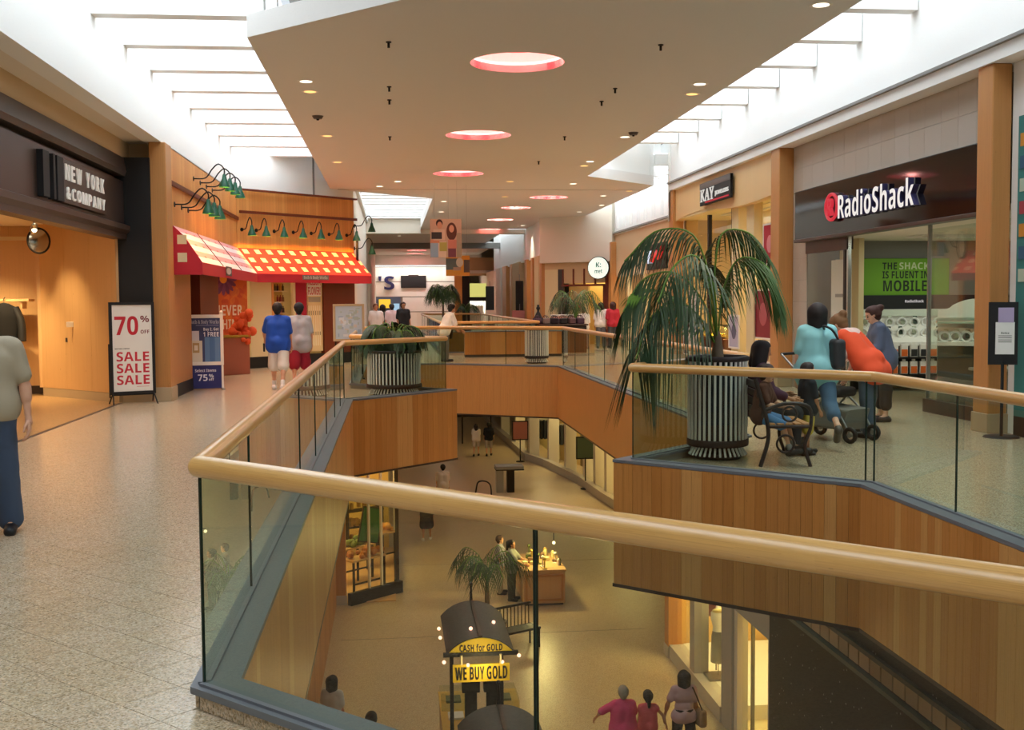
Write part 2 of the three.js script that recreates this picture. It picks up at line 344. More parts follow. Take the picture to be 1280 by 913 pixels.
balustrade(GL1[9], GL1[10], [0.15, 0.33, 0.52, 0.7, 0.85], 'glass balustrade at the right edge, before the electronics shop');
balustrade(GL2[0], GL2[3], [0.5], 'glass balustrade on the far side of the crosswalk bridge');
balustrade(GL2[0], GL2[1], even(10), 'glass balustrade along the left side of the far opening');
balustrade(GL2[3], GL2[2], even(10), 'glass balustrade along the right side of the far opening');
balustrade(GL2[1], GL2[2], [0.5], 'glass balustrade at the far end of the far opening');

// ceilings with round coves
const coves = [[1.72, -15.2, 0.635], [1.7, -21.83, 0.635], [1.7, -28.4, 0.635], [4.9, -34.8, 0.6], [4.3, -38.7, 0.52], [4.3, -44.4, 0.52], [4.4, -50.4, 0.52], [1.6, -66, 0.6], [1.6, -71, 0.6], [1.6, -76, 0.6]];
const CY = 4.95;
const ce = struct('ceiling', 'broad taupe plaster ceiling with round pink coves');
add(ce, 'ceiling_slab', slab([[-1.7, -14.0], [-1.7, -32.35], [-1.1, -32.95], [-1.1, -33.0], [1.3, -35.3], [1.3, -50], [-1.1, -50], [-1.1, -80], [6.0, -80], [6.0, -66], [5.2, -66], [5.2, -50], [6.0, -50], [6.0, -43.8], [7.35, -42.4], [7.35, -31.08], [5.07, -28.8], [5.07, -7.23]], CY, CY + 0.27, coves.map(([x, z, r]) => circlePts(x, z, r))), M.ceiling);
const coveProfile = (r) => [[r, 0.0], [r, 0.12], [r + 0.14, 0.125], [r + 0.14, 0.2], [r + 0.06, 0.3], [r * 0.55, 0.36], [0.001, 0.38]].map((p) => new THREE.Vector2(...p));
const coveMat = std(0xe8808a, 0.75, { side: THREE.DoubleSide }), neonMat = glow(0xffc4bc, 2.6);
coves.forEach(([x, z, r], i) => {
  const where = ['nearest and largest', 'second from the front', 'third from the front', 'nearest of the second row', 'second of the second row', 'third of the second row', 'fourth of the second row', 'first before the far white wall', 'second before the far white wall', 'last before the far white wall'][i];
  const t = thing('ceiling_cove_light', 'round pink lit ceiling cove, ' + where, 'light', [x, CY, z], 0, 'round pink ceiling coves');
  add(t, 'cove', new THREE.LatheGeometry(coveProfile(r), 40), coveMat);
  add(t, 'neon_ring', new THREE.TorusGeometry(r - 0.004, 0.018, 8, 48).rotateX(Math.PI / 2).translate(0, 0.115, 0), neonMat);
  const l = new THREE.PointLight(0xffa49c, z < -30 ? 6 : 3, 0, 2); l.position.set(x, CY + 0.15, z); l.shadow.radius = 8; l.castShadow = true; scene.add(l);
});
add(ce, 'well_end', b3(-1.1, 1.3, CY - 0.2, 6.4, -50.25, -49.96), M.offwhite); add(ce, 'ceiling_joint', b3(-1.5, 7.3, CY - 0.006, CY, -32.42, -32.38), M.grey); add(ce, 'dropped_beam', b3(-1.1, 6.0, CY - 0.2, CY, -50.8, -50.3), M.offwhite);
add(ce, 'dropped_beam', b3(-1.1, 6.0, CY - 0.3, CY, -62.5, -62), M.grey); add(ce, 'far_bulkhead', b3(-1.1, 6.2, 4.25, CY, -78.3, -77.7), M.ceiling);
// roof over everything, open only at the skylights
const roof = struct('ceiling', 'roof above the skylight wells');
for (const [x0, x1, z0, z1, y] of [[-1.7, 5.07, -50, 9, 6.95], [-12, -4, -85, 9, 6.5], [7.6, 14, -30.2, 9, 6.9], [8.3, 14, -85, -30.2, 6.5], [-4, -1.1, -85, -31, 6.5], [-4, -1.7, -31, -30.9, 6.5], [1.3, 7.35, -85, -50, 6.5], [-1.7, 1.3, -85, -49.9, 6.28], [5.07, 7.35, -50, -30.2, 6.9], [7.35, 8.35, -85, -41.6, 6.5]]) add(roof, 'roof_slab', b3(x0, x1, y, y + 0.2, z0, z1), M.grey);
// skylights: one translucent glazed bay between each pair of deep white beams
const glaze = new THREE.MeshStandardMaterial({ color: 0xf4f8fa, roughness: 0.6, emissive: 0xf2f9ff, emissiveIntensity: 1.3 });
function skylight(x0, x1, yb, yt, zs, label) {
  const s = struct('window_' + (++windows), label);
  zs.forEach((z, i) => {
    add(s, 'skylight_beam', b3(x0, x1, yb, yt, z - 0.13, z + 0.13), M.white);
    if (i) add(s, 'skylight_pane', b3(x0, x1, yt, yt + 0.04, zs[i - 1], z), glaze);
  });
}
let windows = 0;
const steps = (a, d, n) => Array.from({ length: n }, (_, i) => a + d * i);
skylight(-4.0, -1.7, 5.67, 6.5, steps(-30.95, 1.865, 21), 'left skylight of translucent bays between deep white beams');
skylight(5.07, 7.6, 5.9, 6.9, steps(-31.4, 1.945, 21), 'right skylight of translucent bays between deep white beams');
skylight(-1.1, 1.3, 5.4, 6.3, steps(-49.9, 1.2, 15), 'second left skylight beyond the awning shop');
skylight(7.35, 8.3, 5.5, 5.8, steps(-42, 1.1, 11), 'second right skylight beyond the jewellery shop');
skylight(5.2, 6.0, 5.4, 6.1, steps(-66, 1.6, 11), 'third right skylight far along the mall');
add(roof, 'well_curb', b3(5.0, 5.07, 6.9, 7.1, -31.4, 9), M.white);
// front edge of the ceiling slab is open to the near well; close the space far above with white upstands
add(roof, 'well_wall', b3(-1.1, -1.0, CY + 0.27, 6.5, -50, -32.9), M.white); add(roof, 'well_wall', b3(1.3, 1.4, CY + 0.27, 6.5, -50, -35.2), M.white);
add(roof, 'well_wall', b3(7.25, 7.35, CY + 0.27, 6.7, -42.4, -31.1), M.white); add(roof, 'well_wall', b3(5.1, 5.2, CY + 0.27, 6.3, -66, -50), M.white);
add(roof, 'well_wall', wallBox([1.3, -35.2], [-1.0, -32.9], CY + 0.27, 6.5, 0.1), M.white); add(roof, 'well_wall', wallBox([7.6, -31.45], [5.0, -28.85], CY + 0.27, 6.9, 0.1), M.white);

// left walls
const wl = struct('wall_left', 'white upper wall under the left skylight');
add(wl, 'clerestory', b3(-4.3, -4.0, 4.58, 6.5, -31, 9), M.white);
add(wl, 'soffit', b3(-4.7, -4.3, 4.6, 4.75, -21, 9), M.offwhite);
add(wl, 'upper_panel', b3(-4.85, -4.65, 4.28, 4.75, -20.95, 9), M.beige);
add(wl, 'upper_return', b3(-4.65, -4.0, 4.28, 4.6, -21.1, -20.85), M.beige);
add(wl, 'angled_upper_wall', wallBox([-1.1, -32.95], [-4.1, -29.95], 4.69, 6.5, 0.25), M.white);
add(wl, 'far_wall', b3(-1.4, -1.1, 0, 6.5, -80, -33.2), M.offwhite);
add(wl, 'wall_joint', wallBox([-2.12, -31.93], [-2.16, -31.89], 4.69, 6.4, -0.02), M.grey);
// right walls
const wr = struct('wall_right', 'white upper wall and cornice under the right skylight');
add(wr, 'clerestory', b3(7.62, 7.9, 4.93, 6.9, -30.2, 9), M.white);
add(wr, 'ledge', b3(7.5, 7.64, 4.89, 4.935, -30.2, 9), M.grey);
add(wr, 'cornice', b3(7.56, 7.9, 4.71, 4.89, -30.2, 9), M.white);
add(wr, 'soffit', b3(7.9, 8.2, 4.68, 4.74, -30.2, 9), M.offwhite);
add(wr, 'far_clerestory', b3(8.3, 8.5, 4.15, 6.5, -41.7, -30.2), M.white);
for (let i = 0; i < 9; i++) add(wr, 'clerestory_fin', b3(8.2, 8.31, 4.35, 5.6, -31.6 - i * 1.12, -31.55 - i * 1.12), M.white);
add(wr, 'far_ledge', b3(8.22, 8.32, 4.2, 4.26, -41.5, -30.3), M.grey);
add(wr, 'return_wall', b3(7.6, 8.5, 3.9, 6.9, -30.45, -30.2), M.white);
add(wr, 'angled_band', wallBox([8.25, -41.4], [6.05, -43.6], 3.8, 4.95, -0.1), M.white); add(wr, 'angled_bulkhead', wallBox([8.35, -41.45], [5.95, -43.85], 3.2, 6.5, -0.25), M.offwhite);
add(wr, 'narrow_clerestory', b3(6.0, 6.2, 3.5, 6.5, -66, -43.8), M.white);
add(wr, 'narrow_wall', b3(6.2, 6.4, 0, 3.6, -80, -44), M.offwhite);
// closing walls
const we = struct('wall_end', 'closing walls of the mall outside the picture');
add(we, 'end_wall', b3(-12, 14, LOW, 7.2, 9, 9.3), M.offwhite); add(we, 'end_wall', b3(-12, 16, LOW, 7.2, -85.3, -85), M.offwhite);
add(we, 'side_wall', b3(-12.3, -12, LOW, 7.2, -85, 9), M.offwhite); add(we, 'side_wall', b3(14, 14.3, LOW, 7.2, -85, 9), M.offwhite);
add(we, 'end_panel', b3(-12, -6.6, 0, 6.5, -31.2, -31), M.offwhite);

// ---------------------------------------------------------------- upper shops on the left
function frameBoxes(w, h, t, d) { return merge([box(t, h, d, -w / 2 + t / 2, 0, 0), box(t, h, d, w / 2 - t / 2, 0, 0), box(w - 2 * t, t, d, 0, h / 2 - t / 2, 0), box(w - 2 * t, t, d, 0, -h / 2 + t / 2, 0)]); }
function woodColumn(label, x0, x1, z0, z1, y1) {                  // timber column on a stone plinth
  const s = struct('column', label);
  add(s, 'shaft', uvm(new RoundedBoxGeometry(x1 - x0, y1 - 0.24, z1 - z0, 2, 0.02).translate((x0 + x1) / 2, (y1 + 0.24) / 2, (z0 + z1) / 2), x0, z0 * 0.37), M.column);
  add(s, 'plinth', rbox(x1 - x0 + 0.03, 0.25, z1 - z0 + 0.03, 0.01, (x0 + x1) / 2, 0.125, (z0 + z1) / 2), M.stoneWarm);
}
woodColumn('timber column between the clothing shop and the awning shop', -4.22, -3.93, -20.95, -20.42, 4.58);
// clothing shop: dark bronze fascia, black pier, maple wall
{
  const f = thing('shop_fascia', 'dark bronze fascia over the clothing shop entrance, with a grey top band', 'fascia', [-4.65, 0, -20.72]);
  const L = 19.9, prof = (pts) => { const s = new THREE.Shape(pts.map((p) => new THREE.Vector2(...p))); return uvm(new THREE.ExtrudeGeometry(s, { depth: L, bevelEnabled: false })); };
  add(f, 'top_band', prof([[-0.2, 3.97], [0.03, 3.97], [0.06, 4.05], [0.02, 4.29], [-0.2, 4.29]]), M.bronzeLight);
  add(f, 'recessed_rail', prof([[-0.2, 3.88], [-0.15, 3.88], [-0.15, 3.97], [-0.2, 3.97]]), M.bronze);
  add(f, 'sign_panel', prof([[-0.2, 3.14], [0.0, 3.14], [0.0, 3.88], [-0.2, 3.88]]), M.bronze);
  add(f, 'lower_molding', prof([[-0.2, 2.87], [0.04, 2.87], [0.04, 2.96], [0.1, 3.02], [0.1, 3.1], [0.0, 3.14], [-0.2, 3.14]]), M.bronze);
  const s = thing('shop_sign', 'black block sign with white lettering NEW YORK & COMPANY on the bronze fascia', 'sign', [-4.6, 0, 0]);
  add(s, 'backing_block', rbox(0.06, 0.62, 2.4, 0.01, -0.02, 3.49, -17.66), M.bronze);
  for (const [z, w] of [[-15.66, 0.28], [-16.03, 0.1], [-16.31, 0.3]]) add(s, 'black_bar', rbox(0.09, 0.62, w, 0.008, -0.01, 3.49, z), M.black);
  const lm = new THREE.MeshStandardMaterial({ color: 0xf4f2ec, roughness: 0.5, emissive: 0xfff6e8, emissiveIntensity: 0.12 });
  for (const [str, y, w, h, z] of [['NEW YORK', 3.51, 2.14, 0.225, -16.58], ['&COMPANY', 3.24, 2.14, 0.175, -16.62]]) {
    let zc = z; const gs = [...str].map((ch) => { const g = text3(ch === ' ' ? 'i' : ch, 0.3, 0.02); g.computeBoundingBox(); return g; });
    const ws = [...str].map((ch, i) => ch === ' ' ? 0.06 : ch === 'W' ? 0.27 : ch === 'M' ? 0.25 : 0.19), tot = ws.reduce((a, b) => a + b, 0), gap = (w - tot) / (str.length - 1);
    [...str].forEach((ch, i) => { if (ch !== ' ') { const g = gs[i], b = g.boundingBox; g.translate(-b.min.x, -b.min.y, 0); g.scale(ws[i] / (b.max.x - b.min.x), h / (b.max.y - b.min.y), 1); g.rotateY(Math.PI / 2).translate(0.012, y, zc); add(s, 'letter', g, lm); } zc -= ws[i] + gap; });
  }
  const p = struct('wall_pier', 'black pier at the end of the clothing shop');
  add(p, 'pier', b3(-4.86, -4.2, 0.24, 4.3, -20.72, -20.36), M.black); add(p, 'pier_base', b3(-4.86, -4.2, 0, 0.24, -20.7, -20.35), M.stoneWarm);
  const w = struct('wall_maple', 'maple panelled splayed wall of the clothing shop');
  const d = (t) => [-4.8 - t * R2, -20.3 - t * R2];
  for (const [a, b] of [[0, 0.86], [0.865, 1.72], [1.725, 2.6]]) add(w, 'panel', wallBox(d(b), d(a), 0.16, 3.3, -0.05), M.maple);
  add(w, 'base', wallBox(d(2.6), d(0), 0, 0.155, -0.08), M.stoneWarm);
  const e = d(2.6);
  for (let i = 0; i < 4; i++) add(w, 'panel', b3(e[0] - 1.2 * (i + 1) + 0.006, e[0] - 1.2 * i, 0.16, 3.3, e[1] - 0.56, e[1] - 0.5), M.maple);
  add(w, 'panel', b3(e[0] - 0.06, e[0], 0.16, 3.3, e[1] - 0.5, e[1]), M.maple);
  add(w, 'base', b3(e[0] - 4.8, e[0] + 0.01, 0, 0.16, e[1] - 0.55, e[1] - 0.47), M.bronze);
  const c = struct('ceiling', 'clothing shop ceiling');
  add(c, 'shop_ceiling', b3(-12, -4.85, 3.25, 3.35, -22.6, 9), M.offwhite);
  add(c, 'side', b3(-12, -11.8, 0, 3.3, -22.6, 9), M.maple);
  // control plates on the maple wall
  const plate = thing('wall_plate', 'pale control plate with a dark switch on the maple wall', 'switch', [d(1.5)[0] + 0.03, 1.37, d(1.5)[1] + 0.03], Math.PI / 4);
  add(plate, 'plate', rbox(0.26, 0.1, 0.02, 0.006), M.paper); add(plate, 'switch', rbox(0.05, 0.06, 0.02, 0.004, 0.07, 0, 0.012), M.darkMetal);
  one('wall_socket', rbox(0.07, 0.08, 0.02, 0.006), M.bronzeLight, 'small dark socket low on the maple wall left of the switch plate', 'socket', [d(1.72)[0] + 0.03, 1.08, d(1.72)[1] + 0.03], Math.PI / 4);
  // mirror, track lights, rail with a hung coat
  const mi = thing('security_mirror', 'round convex security mirror hung from the clothing shop ceiling', 'mirror', [-6.34, 2.88, -21.0], 0.9);
  add(mi, 'mirror', new THREE.SphereGeometry(0.42, 24, 10, 0, 6.3, 0, 0.55).rotateX(Math.PI / 2).translate(0, 0, -0.28), M.chrome); add(mi, 'rim', new THREE.TorusGeometry(0.22, 0.02, 8, 30).translate(0, 0, 0.075), M.darkMetal); add(mi, 'bracket', rod([0, 0.3, -0.1], [0, 0, 0], 0.012), M.darkMetal);
  [[-6.25, -20.6, 'near the maple panels'], [-7.3, -21.2, 'over the dark coat']].forEach(([x, z, wh], i) => {
    const t = thing('track_spotlight', 'bright track spotlight ' + wh, 'light', [x, 3.25, z], 0.5);
    add(t, 'stem', rod([0, 0, 0], [0, -0.12, 0], 0.012), M.steel); add(t, 'head', new THREE.CylinderGeometry(0.05, 0.06, 0.16, 16, 1, true).rotateX(0.9).translate(0, -0.17, 0), M.chrome);
    add(t, 'lamp_face', sph(0.045, 0, -0.2, 0.03), glow(0xfff2d0, 4));
    const l = new THREE.SpotLight(0xffe0a8, i ? 45 : 20, 0, 0.9, 0.8, 2); l.position.set(x, 3.0, z + 0.08); l.target.position.set(x - 0.4, 0.4, z - 0.6); l.castShadow = true; l.shadow.radius = 3; scene.add(l, l.target);
  });
  panelLamp('warm ceiling panel light deep inside the clothing shop', -7.5, 3.2, -17.5, 1.6, 3.5, 0xffe2bc, 4);
  panelLamp('warm ceiling panel light near the clothing shop entrance', -7.5, 3.2, -11, 1.6, 5, 0xffe2bc, 3.2);
  const sh = thing('wall_shelf', 'pale shelf above the dark coat in the clothing shop', 'shelf', [-7.55, 1.82, -22.15]);
  add(sh, 'board', rbox(1.5, 0.05, 0.35, 0.008), M.maple); for (const x of [-0.6, 0.6]) add(sh, 'bracket', box(0.03, 0.14, 0.28, x, -0.09, 0), M.maple);
  const coatM = std(0x0b090b, 0.95), co = thing('hanging_coat', 'black coat hanging below the pale shelf', 'clothing', [-7.25, 0.1, -21.95]);
  const bodyG = new THREE.LatheGeometry([[0.001, 1.68], [0.09, 1.66], [0.24, 1.58], [0.27, 1.4], [0.24, 1.1], [0.27, 0.75], [0.24, 0.74], [0.001, 0.9]].map((p) => new THREE.Vector2(...p)), 24).scale(1, 1, 0.5);
  add(co, 'body', bodyG, coatM); for (const s2 of [-1, 1]) add(co, 'sleeve', tube([[0.2 * s2, 1.58, 0], [0.31 * s2, 1.3, 0.02], [0.33 * s2, 0.95, 0.05]], 0.075, 12, 10), M.black);
  add(co, 'hanger', tube([[0, 1.66, 0], [0, 1.74, 0], [0.03, 1.78, 0]], 0.008), M.chrome);
}
// awning shop: pine walls, gingham awning, goose-neck lamps
const K45 = [[-4.0, -30.0], [-1.1, -32.9]];                        // the angled front
const d45 = (t, e = 0) => [-4.0 + t * R2 + e * R2, -30.0 - t * R2 + e * R2];
{
  const s = struct('wall_pine', 'pine boarded walls of the awning shop');
  add(s, 'side_boarding', wallBox([-4.0, -20.95], [-4.0, -30.0], 2.95, 4.6, -0.25).translate(0, 0, 0), M.pine);
  add(s, 'front_boarding', wallBox([-4.0, -30.0], [-1.1, -32.9], 2.95, 4.69, -0.25), M.pine);
  add(s, 'ledge', wallBox([-3.95, -20.95], [-3.95, -30.02], 3.9, 3.98, -0.06), M.mahogany); add(s, 'ledge', wallBox([-3.98, -30.0], [-1.06, -32.92], 4.08, 4.15, 0.06).translate(0.05, 0, 0.05), M.mahogany);
  add(s, 'cap', wallBox([-3.98, -30.0], [-1.06, -32.92], 4.67, 4.72, 0.08).translate(0.05, 0, 0.05), M.mahogany);
  add(s, 'corner_wall', b3(-1.35, -1.08, 0, 4.69, -33.2, -32.9), M.pine);
  add(s, 'pilaster', wallBox([-4.0, -21.0], [-4.0, -23.0], 0.24, 2.95, -0.2), M.column); add(s, 'pilaster_base', wallBox([-3.99, -21.0], [-3.99, -23.0], 0, 0.24, -0.2), M.black);
  add(s, 'door_post', b3(-4.3, -4.0, 0, 2.95, -26.6, -24.1), M.mahogany);
  // front below the awning: base, posts, panels
  const on = (t0, t1, y0, y1, th, m, name, e = 0) => add(s, name, wallBox(d45(t0, e), d45(t1, e), y0, y1, -th), m);
  on(0, 4.1, 0, 0.3, 0.2, M.black, 'base', 0.02);
  on(0.35, 1.06, 0.3, 2.95, 0.12, M.cream, 'cream_column', 0.04); on(1.06, 1.14, 0.3, 2.95, 0.1, M.pine, 'post', 0.05); on(1.8, 1.88, 0.3, 2.95, 0.1, M.cream, 'post', 0.05);
  on(2.92, 4.1, 0.3, 2.95, 0.15, M.mahogany, 'brown_panel', 0.04);
  add(s, 'back_wall', wallBox([-11, -31], [-1.4, -35.2], 0, 3.2, -0.1), M.cream); add(s, 'shop_ceiling', slab([[-11.5, -22.6], [-4.02, -22.6], [-4.02, -30], [-1.2, -32.85], [-1.2, -36], [-11.5, -31.2]], 2.98, 3.05), M.cream);
  add(s, 'inner_side', b3(-11, -4.3, 0, 3, -23.2, -23.05), M.mahogany);
  panelLamp('warm ceiling panel light inside the awning shop', -5.6, 2.95, -27.5, 1.6, 4, 0xffd49c, 5);
  panelLamp('warm ceiling panel light behind the awning shop window', -3.4, 2.95, -31.7, 0.9, 0.9, 0xffdfa0, 13);
  // awning in two slopes and an end panel
  const aw = thing('awning', 'red and cream gingham awning wrapping the corner shop', 'awning', [0, 0, 0]);
  const tG = canvasTex(256, 256, (c) => { c.fillStyle = '#d02c30'; c.fillRect(0, 0, 256, 256); c.fillStyle = '#f4e0c0'; c.fillRect(64, 40, 110, 128); }, [0.4, 0.3]);
  const tG2 = canvasTex(256, 256, (c) => { c.fillStyle = '#e8a09a'; c.fillRect(0, 0, 256, 256); c.fillStyle = '#f3e2d8'; c.fillRect(0, 128, 256, 128); c.fillStyle = '#d4605c'; c.fillRect(0, 90, 60, 38); }, [0.9, 0.34]);
  const gm = std(0xffffff, 0.8, { map: tG, side: THREE.DoubleSide }), gm2 = std(0xffffff, 0.8, { map: tG2, side: THREE.DoubleSide }), red = std(0xc22432, 0.75, { side: THREE.DoubleSide });
  const yT = 3.18, yF = 2.5, yV = 2.27, e = 0.52;
  const quad = (a, b, c, d, W, H) => { const g = new THREE.BufferGeometry(); g.setAttribute('position', new THREE.Float32BufferAttribute([...a, ...b, ...c, ...a, ...c, ...d], 3)); g.setAttribute('uv', new THREE.Float32BufferAttribute([0, 0, W, 0, W, H, 0, 0, W, H, 0, H], 2)); g.computeVertexNormals(); return g; };
  const lean = e * Math.tan(Math.PI / 8), P = (t, ee, y) => { const q = d45(t, ee); return [q[0], y, q[1]]; };
  const corner = [-4.0 + e, -30.0 + lean];
  add(aw, 'side_slope', quad([-4.0 + e, yF, -21.3], [corner[0], yF, corner[1]], [-4.0, yT, -30.0], [-4.0, yT, -21.3], 8.7, 1.0), gm2);
  add(aw, 'front_slope', quad([corner[0], yF, corner[1]], P(4.1 + 0.22, e, yF), P(4.1, 0, yT), [-4.0, yT, -30.0], 4.2, 0.9), gm);
  add(aw, 'side_valance', quad([-4.0 + e, yV, -21.3], [corner[0], yV, corner[1]], [corner[0], yF, corner[1]], [-4.0 + e, yF, -21.3], 8.7, 0.24), red);
  add(aw, 'front_valance', quad([corner[0], yV, corner[1]], P(4.32, e, yV), P(4.32, e, yF), [corner[0], yF, corner[1]], 4.2, 0.24), red);
  const endS = new THREE.Shape([[0, yV], [e, yV], [e, yF], [e * 0.4, 2.98], [0, yT]].map((p) => new THREE.Vector2(...p)));
  add(aw, 'end_panel', new THREE.ShapeGeometry(endS).translate(-4.0, 0, -21.3), red);
  for (const [x, y] of [[0.1, 2.57], [0.1, 2.9]]) add(aw, 'cream_patch', box(0.17, 0.17, 0.006, -4.0 + x + 0.06, y + 0.02, -21.297), M.cream);
  add(aw, 'front_end_panel', quad(P(4.1, 0, yV), P(4.32, e, yV), P(4.32, e, yF), P(4.1, 0, yT), 0.5, 0.9), red);
  for (const z of [-23.9, -26.7]) add(aw, 'seam', rod([-4.0, yT + 0.005, z], [-4.0 + e, yF + 0.005, z], 0.012, 6), M.mahogany);
  const lab = sheetMat(512, 64, (c) => { c.fillStyle = '#7a6a66'; c.fillRect(0, 0, 512, 64); c.fillStyle = '#cfc2b8'; fit(c, 'Bath & Body Works', 24, 12, 464, 40, 'serif'); });
  const lp = d45(2.2, e + 0.012); add(aw, 'name_strip', sheet(0.95, 0.13), lab, [lp[0], 2.42, lp[1]], Math.PI / 4);
  const badge = sheetMat(128, 96, (c) => { c.fillStyle = '#5c504e'; c.fillRect(0, 0, 128, 96); c.fillStyle = '#d8d0c8'; c.beginPath(); c.ellipse(64, 48, 50, 34, 0, 0, 7); c.fill(); });
  add(aw, 'badge', sheet(0.9, 0.2), badge, [-4.0 + e + 0.012, 2.42, -24.6], Math.PI / 2);
  // goose-neck lamps
  const shadeG = new THREE.LatheGeometry([[0.02, 0.0], [0.035, -0.02], [0.05, -0.1], [0.095, -0.2], [0.115, -0.27], [0.107, -0.27], [0.085, -0.2], [0.03, -0.08]].map((p) => new THREE.Vector2(...p)), 18);
  const gMat = std(0x1c5a40, 0.35, { side: THREE.DoubleSide }), bulbMat = glow(0xffe6b0, 5);
  const lamp = (p, turn, L, label, power, group) => {
    const t = thing('gooseneck_lamp', label, 'light', p, turn, group);
    add(t, 'wall_plate', cyl(0.05, 0.05, 0.03, 0, 0, 0, 16).rotateX(Math.PI / 2), M.darkMetal);
    add(t, 'arm', tube([[0, 0, 0.01], [0, 0.02, L * 0.4], [0, 0.2, L * 0.62], [0, 0.3, L * 0.82], [0, 0.2, L], [0, 0.08, L]], 0.014, 20, 7), M.darkMetal);
    add(t, 'shade', shadeG, gMat, [0, 0.1, L]); add(t, 'bulb', sph(0.05, 0, -0.08, L), bulbMat);
    if (power) { const l = new THREE.PointLight(0xffa03c, power, 0, 2); l.position.set(0, -0.08, L).applyAxisAngle(V(0, 1, 0), turn).add(V(...p)); l.castShadow = true; l.shadow.radius = 2; scene.add(l); }
  };
  [0.15, 0.62, 1.22, 1.88, 2.52, 3.18, 3.85].forEach((t, i) => lamp([...(() => { const q = d45(t); return [q[0], 3.66, q[1]]; })()], Math.PI / 4, 0.42, ['leftmost', 'second from left', 'third from left', 'fourth from left', 'fifth from left', 'sixth from left', 'rightmost'][i] + ' of the seven green goose-neck lamps over the front of the awning', 7, 'goose-neck lamps over the awning front'));
  [-21.5, -22.2, -22.9].forEach((z, i) => lamp([-4.0, 3.58, z], Math.PI / 2, 0.62, ['nearest', 'middle', 'farthest'][i] + ' of the three lower green lamps on the side boarding', 5, 'lower side lamps'));
  [-23.6, -24.4, -25.2, -26.0].forEach((z, i) => lamp([-4.0, 4.28, z], Math.PI / 2, 0.62, ['nearest', 'second', 'third', 'farthest'][i] + ' of the four upper green lamps on the side boarding', 3, 'upper side lamps'));
  [3.95, 3.3].forEach((y, i) => lamp([-1.06, y, -33.1], Math.PI / 2, 0.5, (i ? 'lower' : 'upper') + ' green lamp on the far corner beyond the awning', 2, 'corner lamps'));
  const bl = thing('blade_sign', 'thin oval black framed sign at the far corner of the awning shop', 'sign', [-0.98, 3.35, -32.85], Math.PI / 2);
  add(bl, 'frame', new THREE.TorusGeometry(0.36, 0.03, 8, 30).scale(0.7, 1.15, 1), M.black); add(bl, 'face', new THREE.CircleGeometry(0.35, 30).scale(0.7, 1.15, 1), M.paper);
  // window displays
  const nev = sheetMat(512, 900, (c) => {
    const g = c.createLinearGradient(0, 0, 0, 900); c.fillStyle = '#d8641e'; c.fillRect(0, 0, 512, 900);
    seed = 71; for (let i = 0; i < 60; i++) { c.globalAlpha = 0.35; c.fillStyle = pick(['#f08a2c', '#c23c1c', '#e8a040', '#b02a24']); c.beginPath(); c.ellipse(rnd() * 512, rnd() * 900, rr(20, 70), rr(15, 60), rnd() * 3, 0, 7); c.fill(); }
    c.globalAlpha = 1; for (let i = 0; i < 16; i++) { const a = i / 16 * 6.28; c.fillStyle = i % 2 ? '#6c2a62' : '#7e3a70'; c.save(); c.translate(230, 170); c.rotate(a); c.beginPath(); c.ellipse(90, 0, 70, 24, 0, 0, 7); c.fill(); c.restore(); }
    c.fillStyle = '#f0a030'; c.beginPath(); c.arc(230, 170, 42, 0, 7); c.fill();
    c.fillStyle = '#f6ead8'; fit(c, 'NEVER', 110, 420, 340, 105); fit(c, 'SHINE', 150, 560, 300, 100);
  });
  const pn = thing('window_poster', 'orange poster with a purple flower and white lettering in the awning shop', 'poster', [-4.12, 1.62, -28.6], Math.PI / 2 - 0.45);
  add(pn, 'panel', box(1.9, 2.3, 0.02, 0, 0, -0.012), M.mahogany); add(pn, 'print', sheet(1.9, 2.3), nev);
  const fd = thing('flower_display', 'orange blossoms on a mustard stand below the flower poster', 'display', [-3.85, 0, -27.85], Math.PI / 4);
  add(fd, 'stand', rbox(0.9, 0.9, 0.35, 0.02, -0.1, 0.45, 0), std(0xa05a44, 0.7)); add(fd, 'top', rbox(0.95, 0.06, 0.4, 0.01, -0.1, 0.93, 0), std(0xa88420, 0.6));
  seed = 73; const bl2 = []; for (let i = 0; i < 26; i++) bl2.push(sph(rr(0.06, 0.12), rr(-0.1, 0.5), rr(0.7, 1.5), rr(-0.1, 0.25), 8)); tag(add(fd, 'blossoms', merge(bl2), std(0xd85424, 0.8)), null, null, null, 'stuff');
  // lit shelves with bottles
  const shf = thing('display_shelves', 'lit yellow shelves stacked with small bottles in the awning shop window', 'shelf', [d45(1.47, -0.32)[0], 0, d45(1.47, -0.32)[1]], Math.PI / 4);
  add(shf, 'back_panel', box(0.72, 2.6, 0.03, 0, 1.5, -0.14), std(0xd8c26a, 0.7)); for (let i = 0; i < 7; i++) add(shf, 'board', box(0.7, 0.025, 0.24, 0, 0.55 + i * 0.3, 0), M.cream);
  seed = 75; const bc = [0xd8b040, 0x8a5a2c, 0x4a2a24, 0xe8d090, 0x9a3c30, 0x6a6a3c].map((c) => std(c, 0.4)), bg = merge([cyl(0.032, 0.036, 0.13, 0, 0.065, 0, 10), cyl(0.014, 0.014, 0.05, 0, 0.155, 0, 8)]);
  for (let i = 0; i < 7; i++) for (let j = 0; j < 7; j++) one('bottle', bg, i < 3 ? pick([bc[2], bc[1], bc[4]]) : pick(bc), 'small bottle standing on the lit shelves of the awning shop', 'bottle', [shf.position.x + (-0.28 + j * 0.093) * R2, 0.565 + i * 0.3, shf.position.z - (-0.28 + j * 0.093) * R2], rnd() * 6, 'bottles on the awning shop shelves');
  const ban = d45(2.12, -0.05); add(s, 'red_banner', box(0.5, 2.65, 0.06), std(0xb01838, 0.7), [ban[0], 1.62, ban[1]], Math.PI / 4);
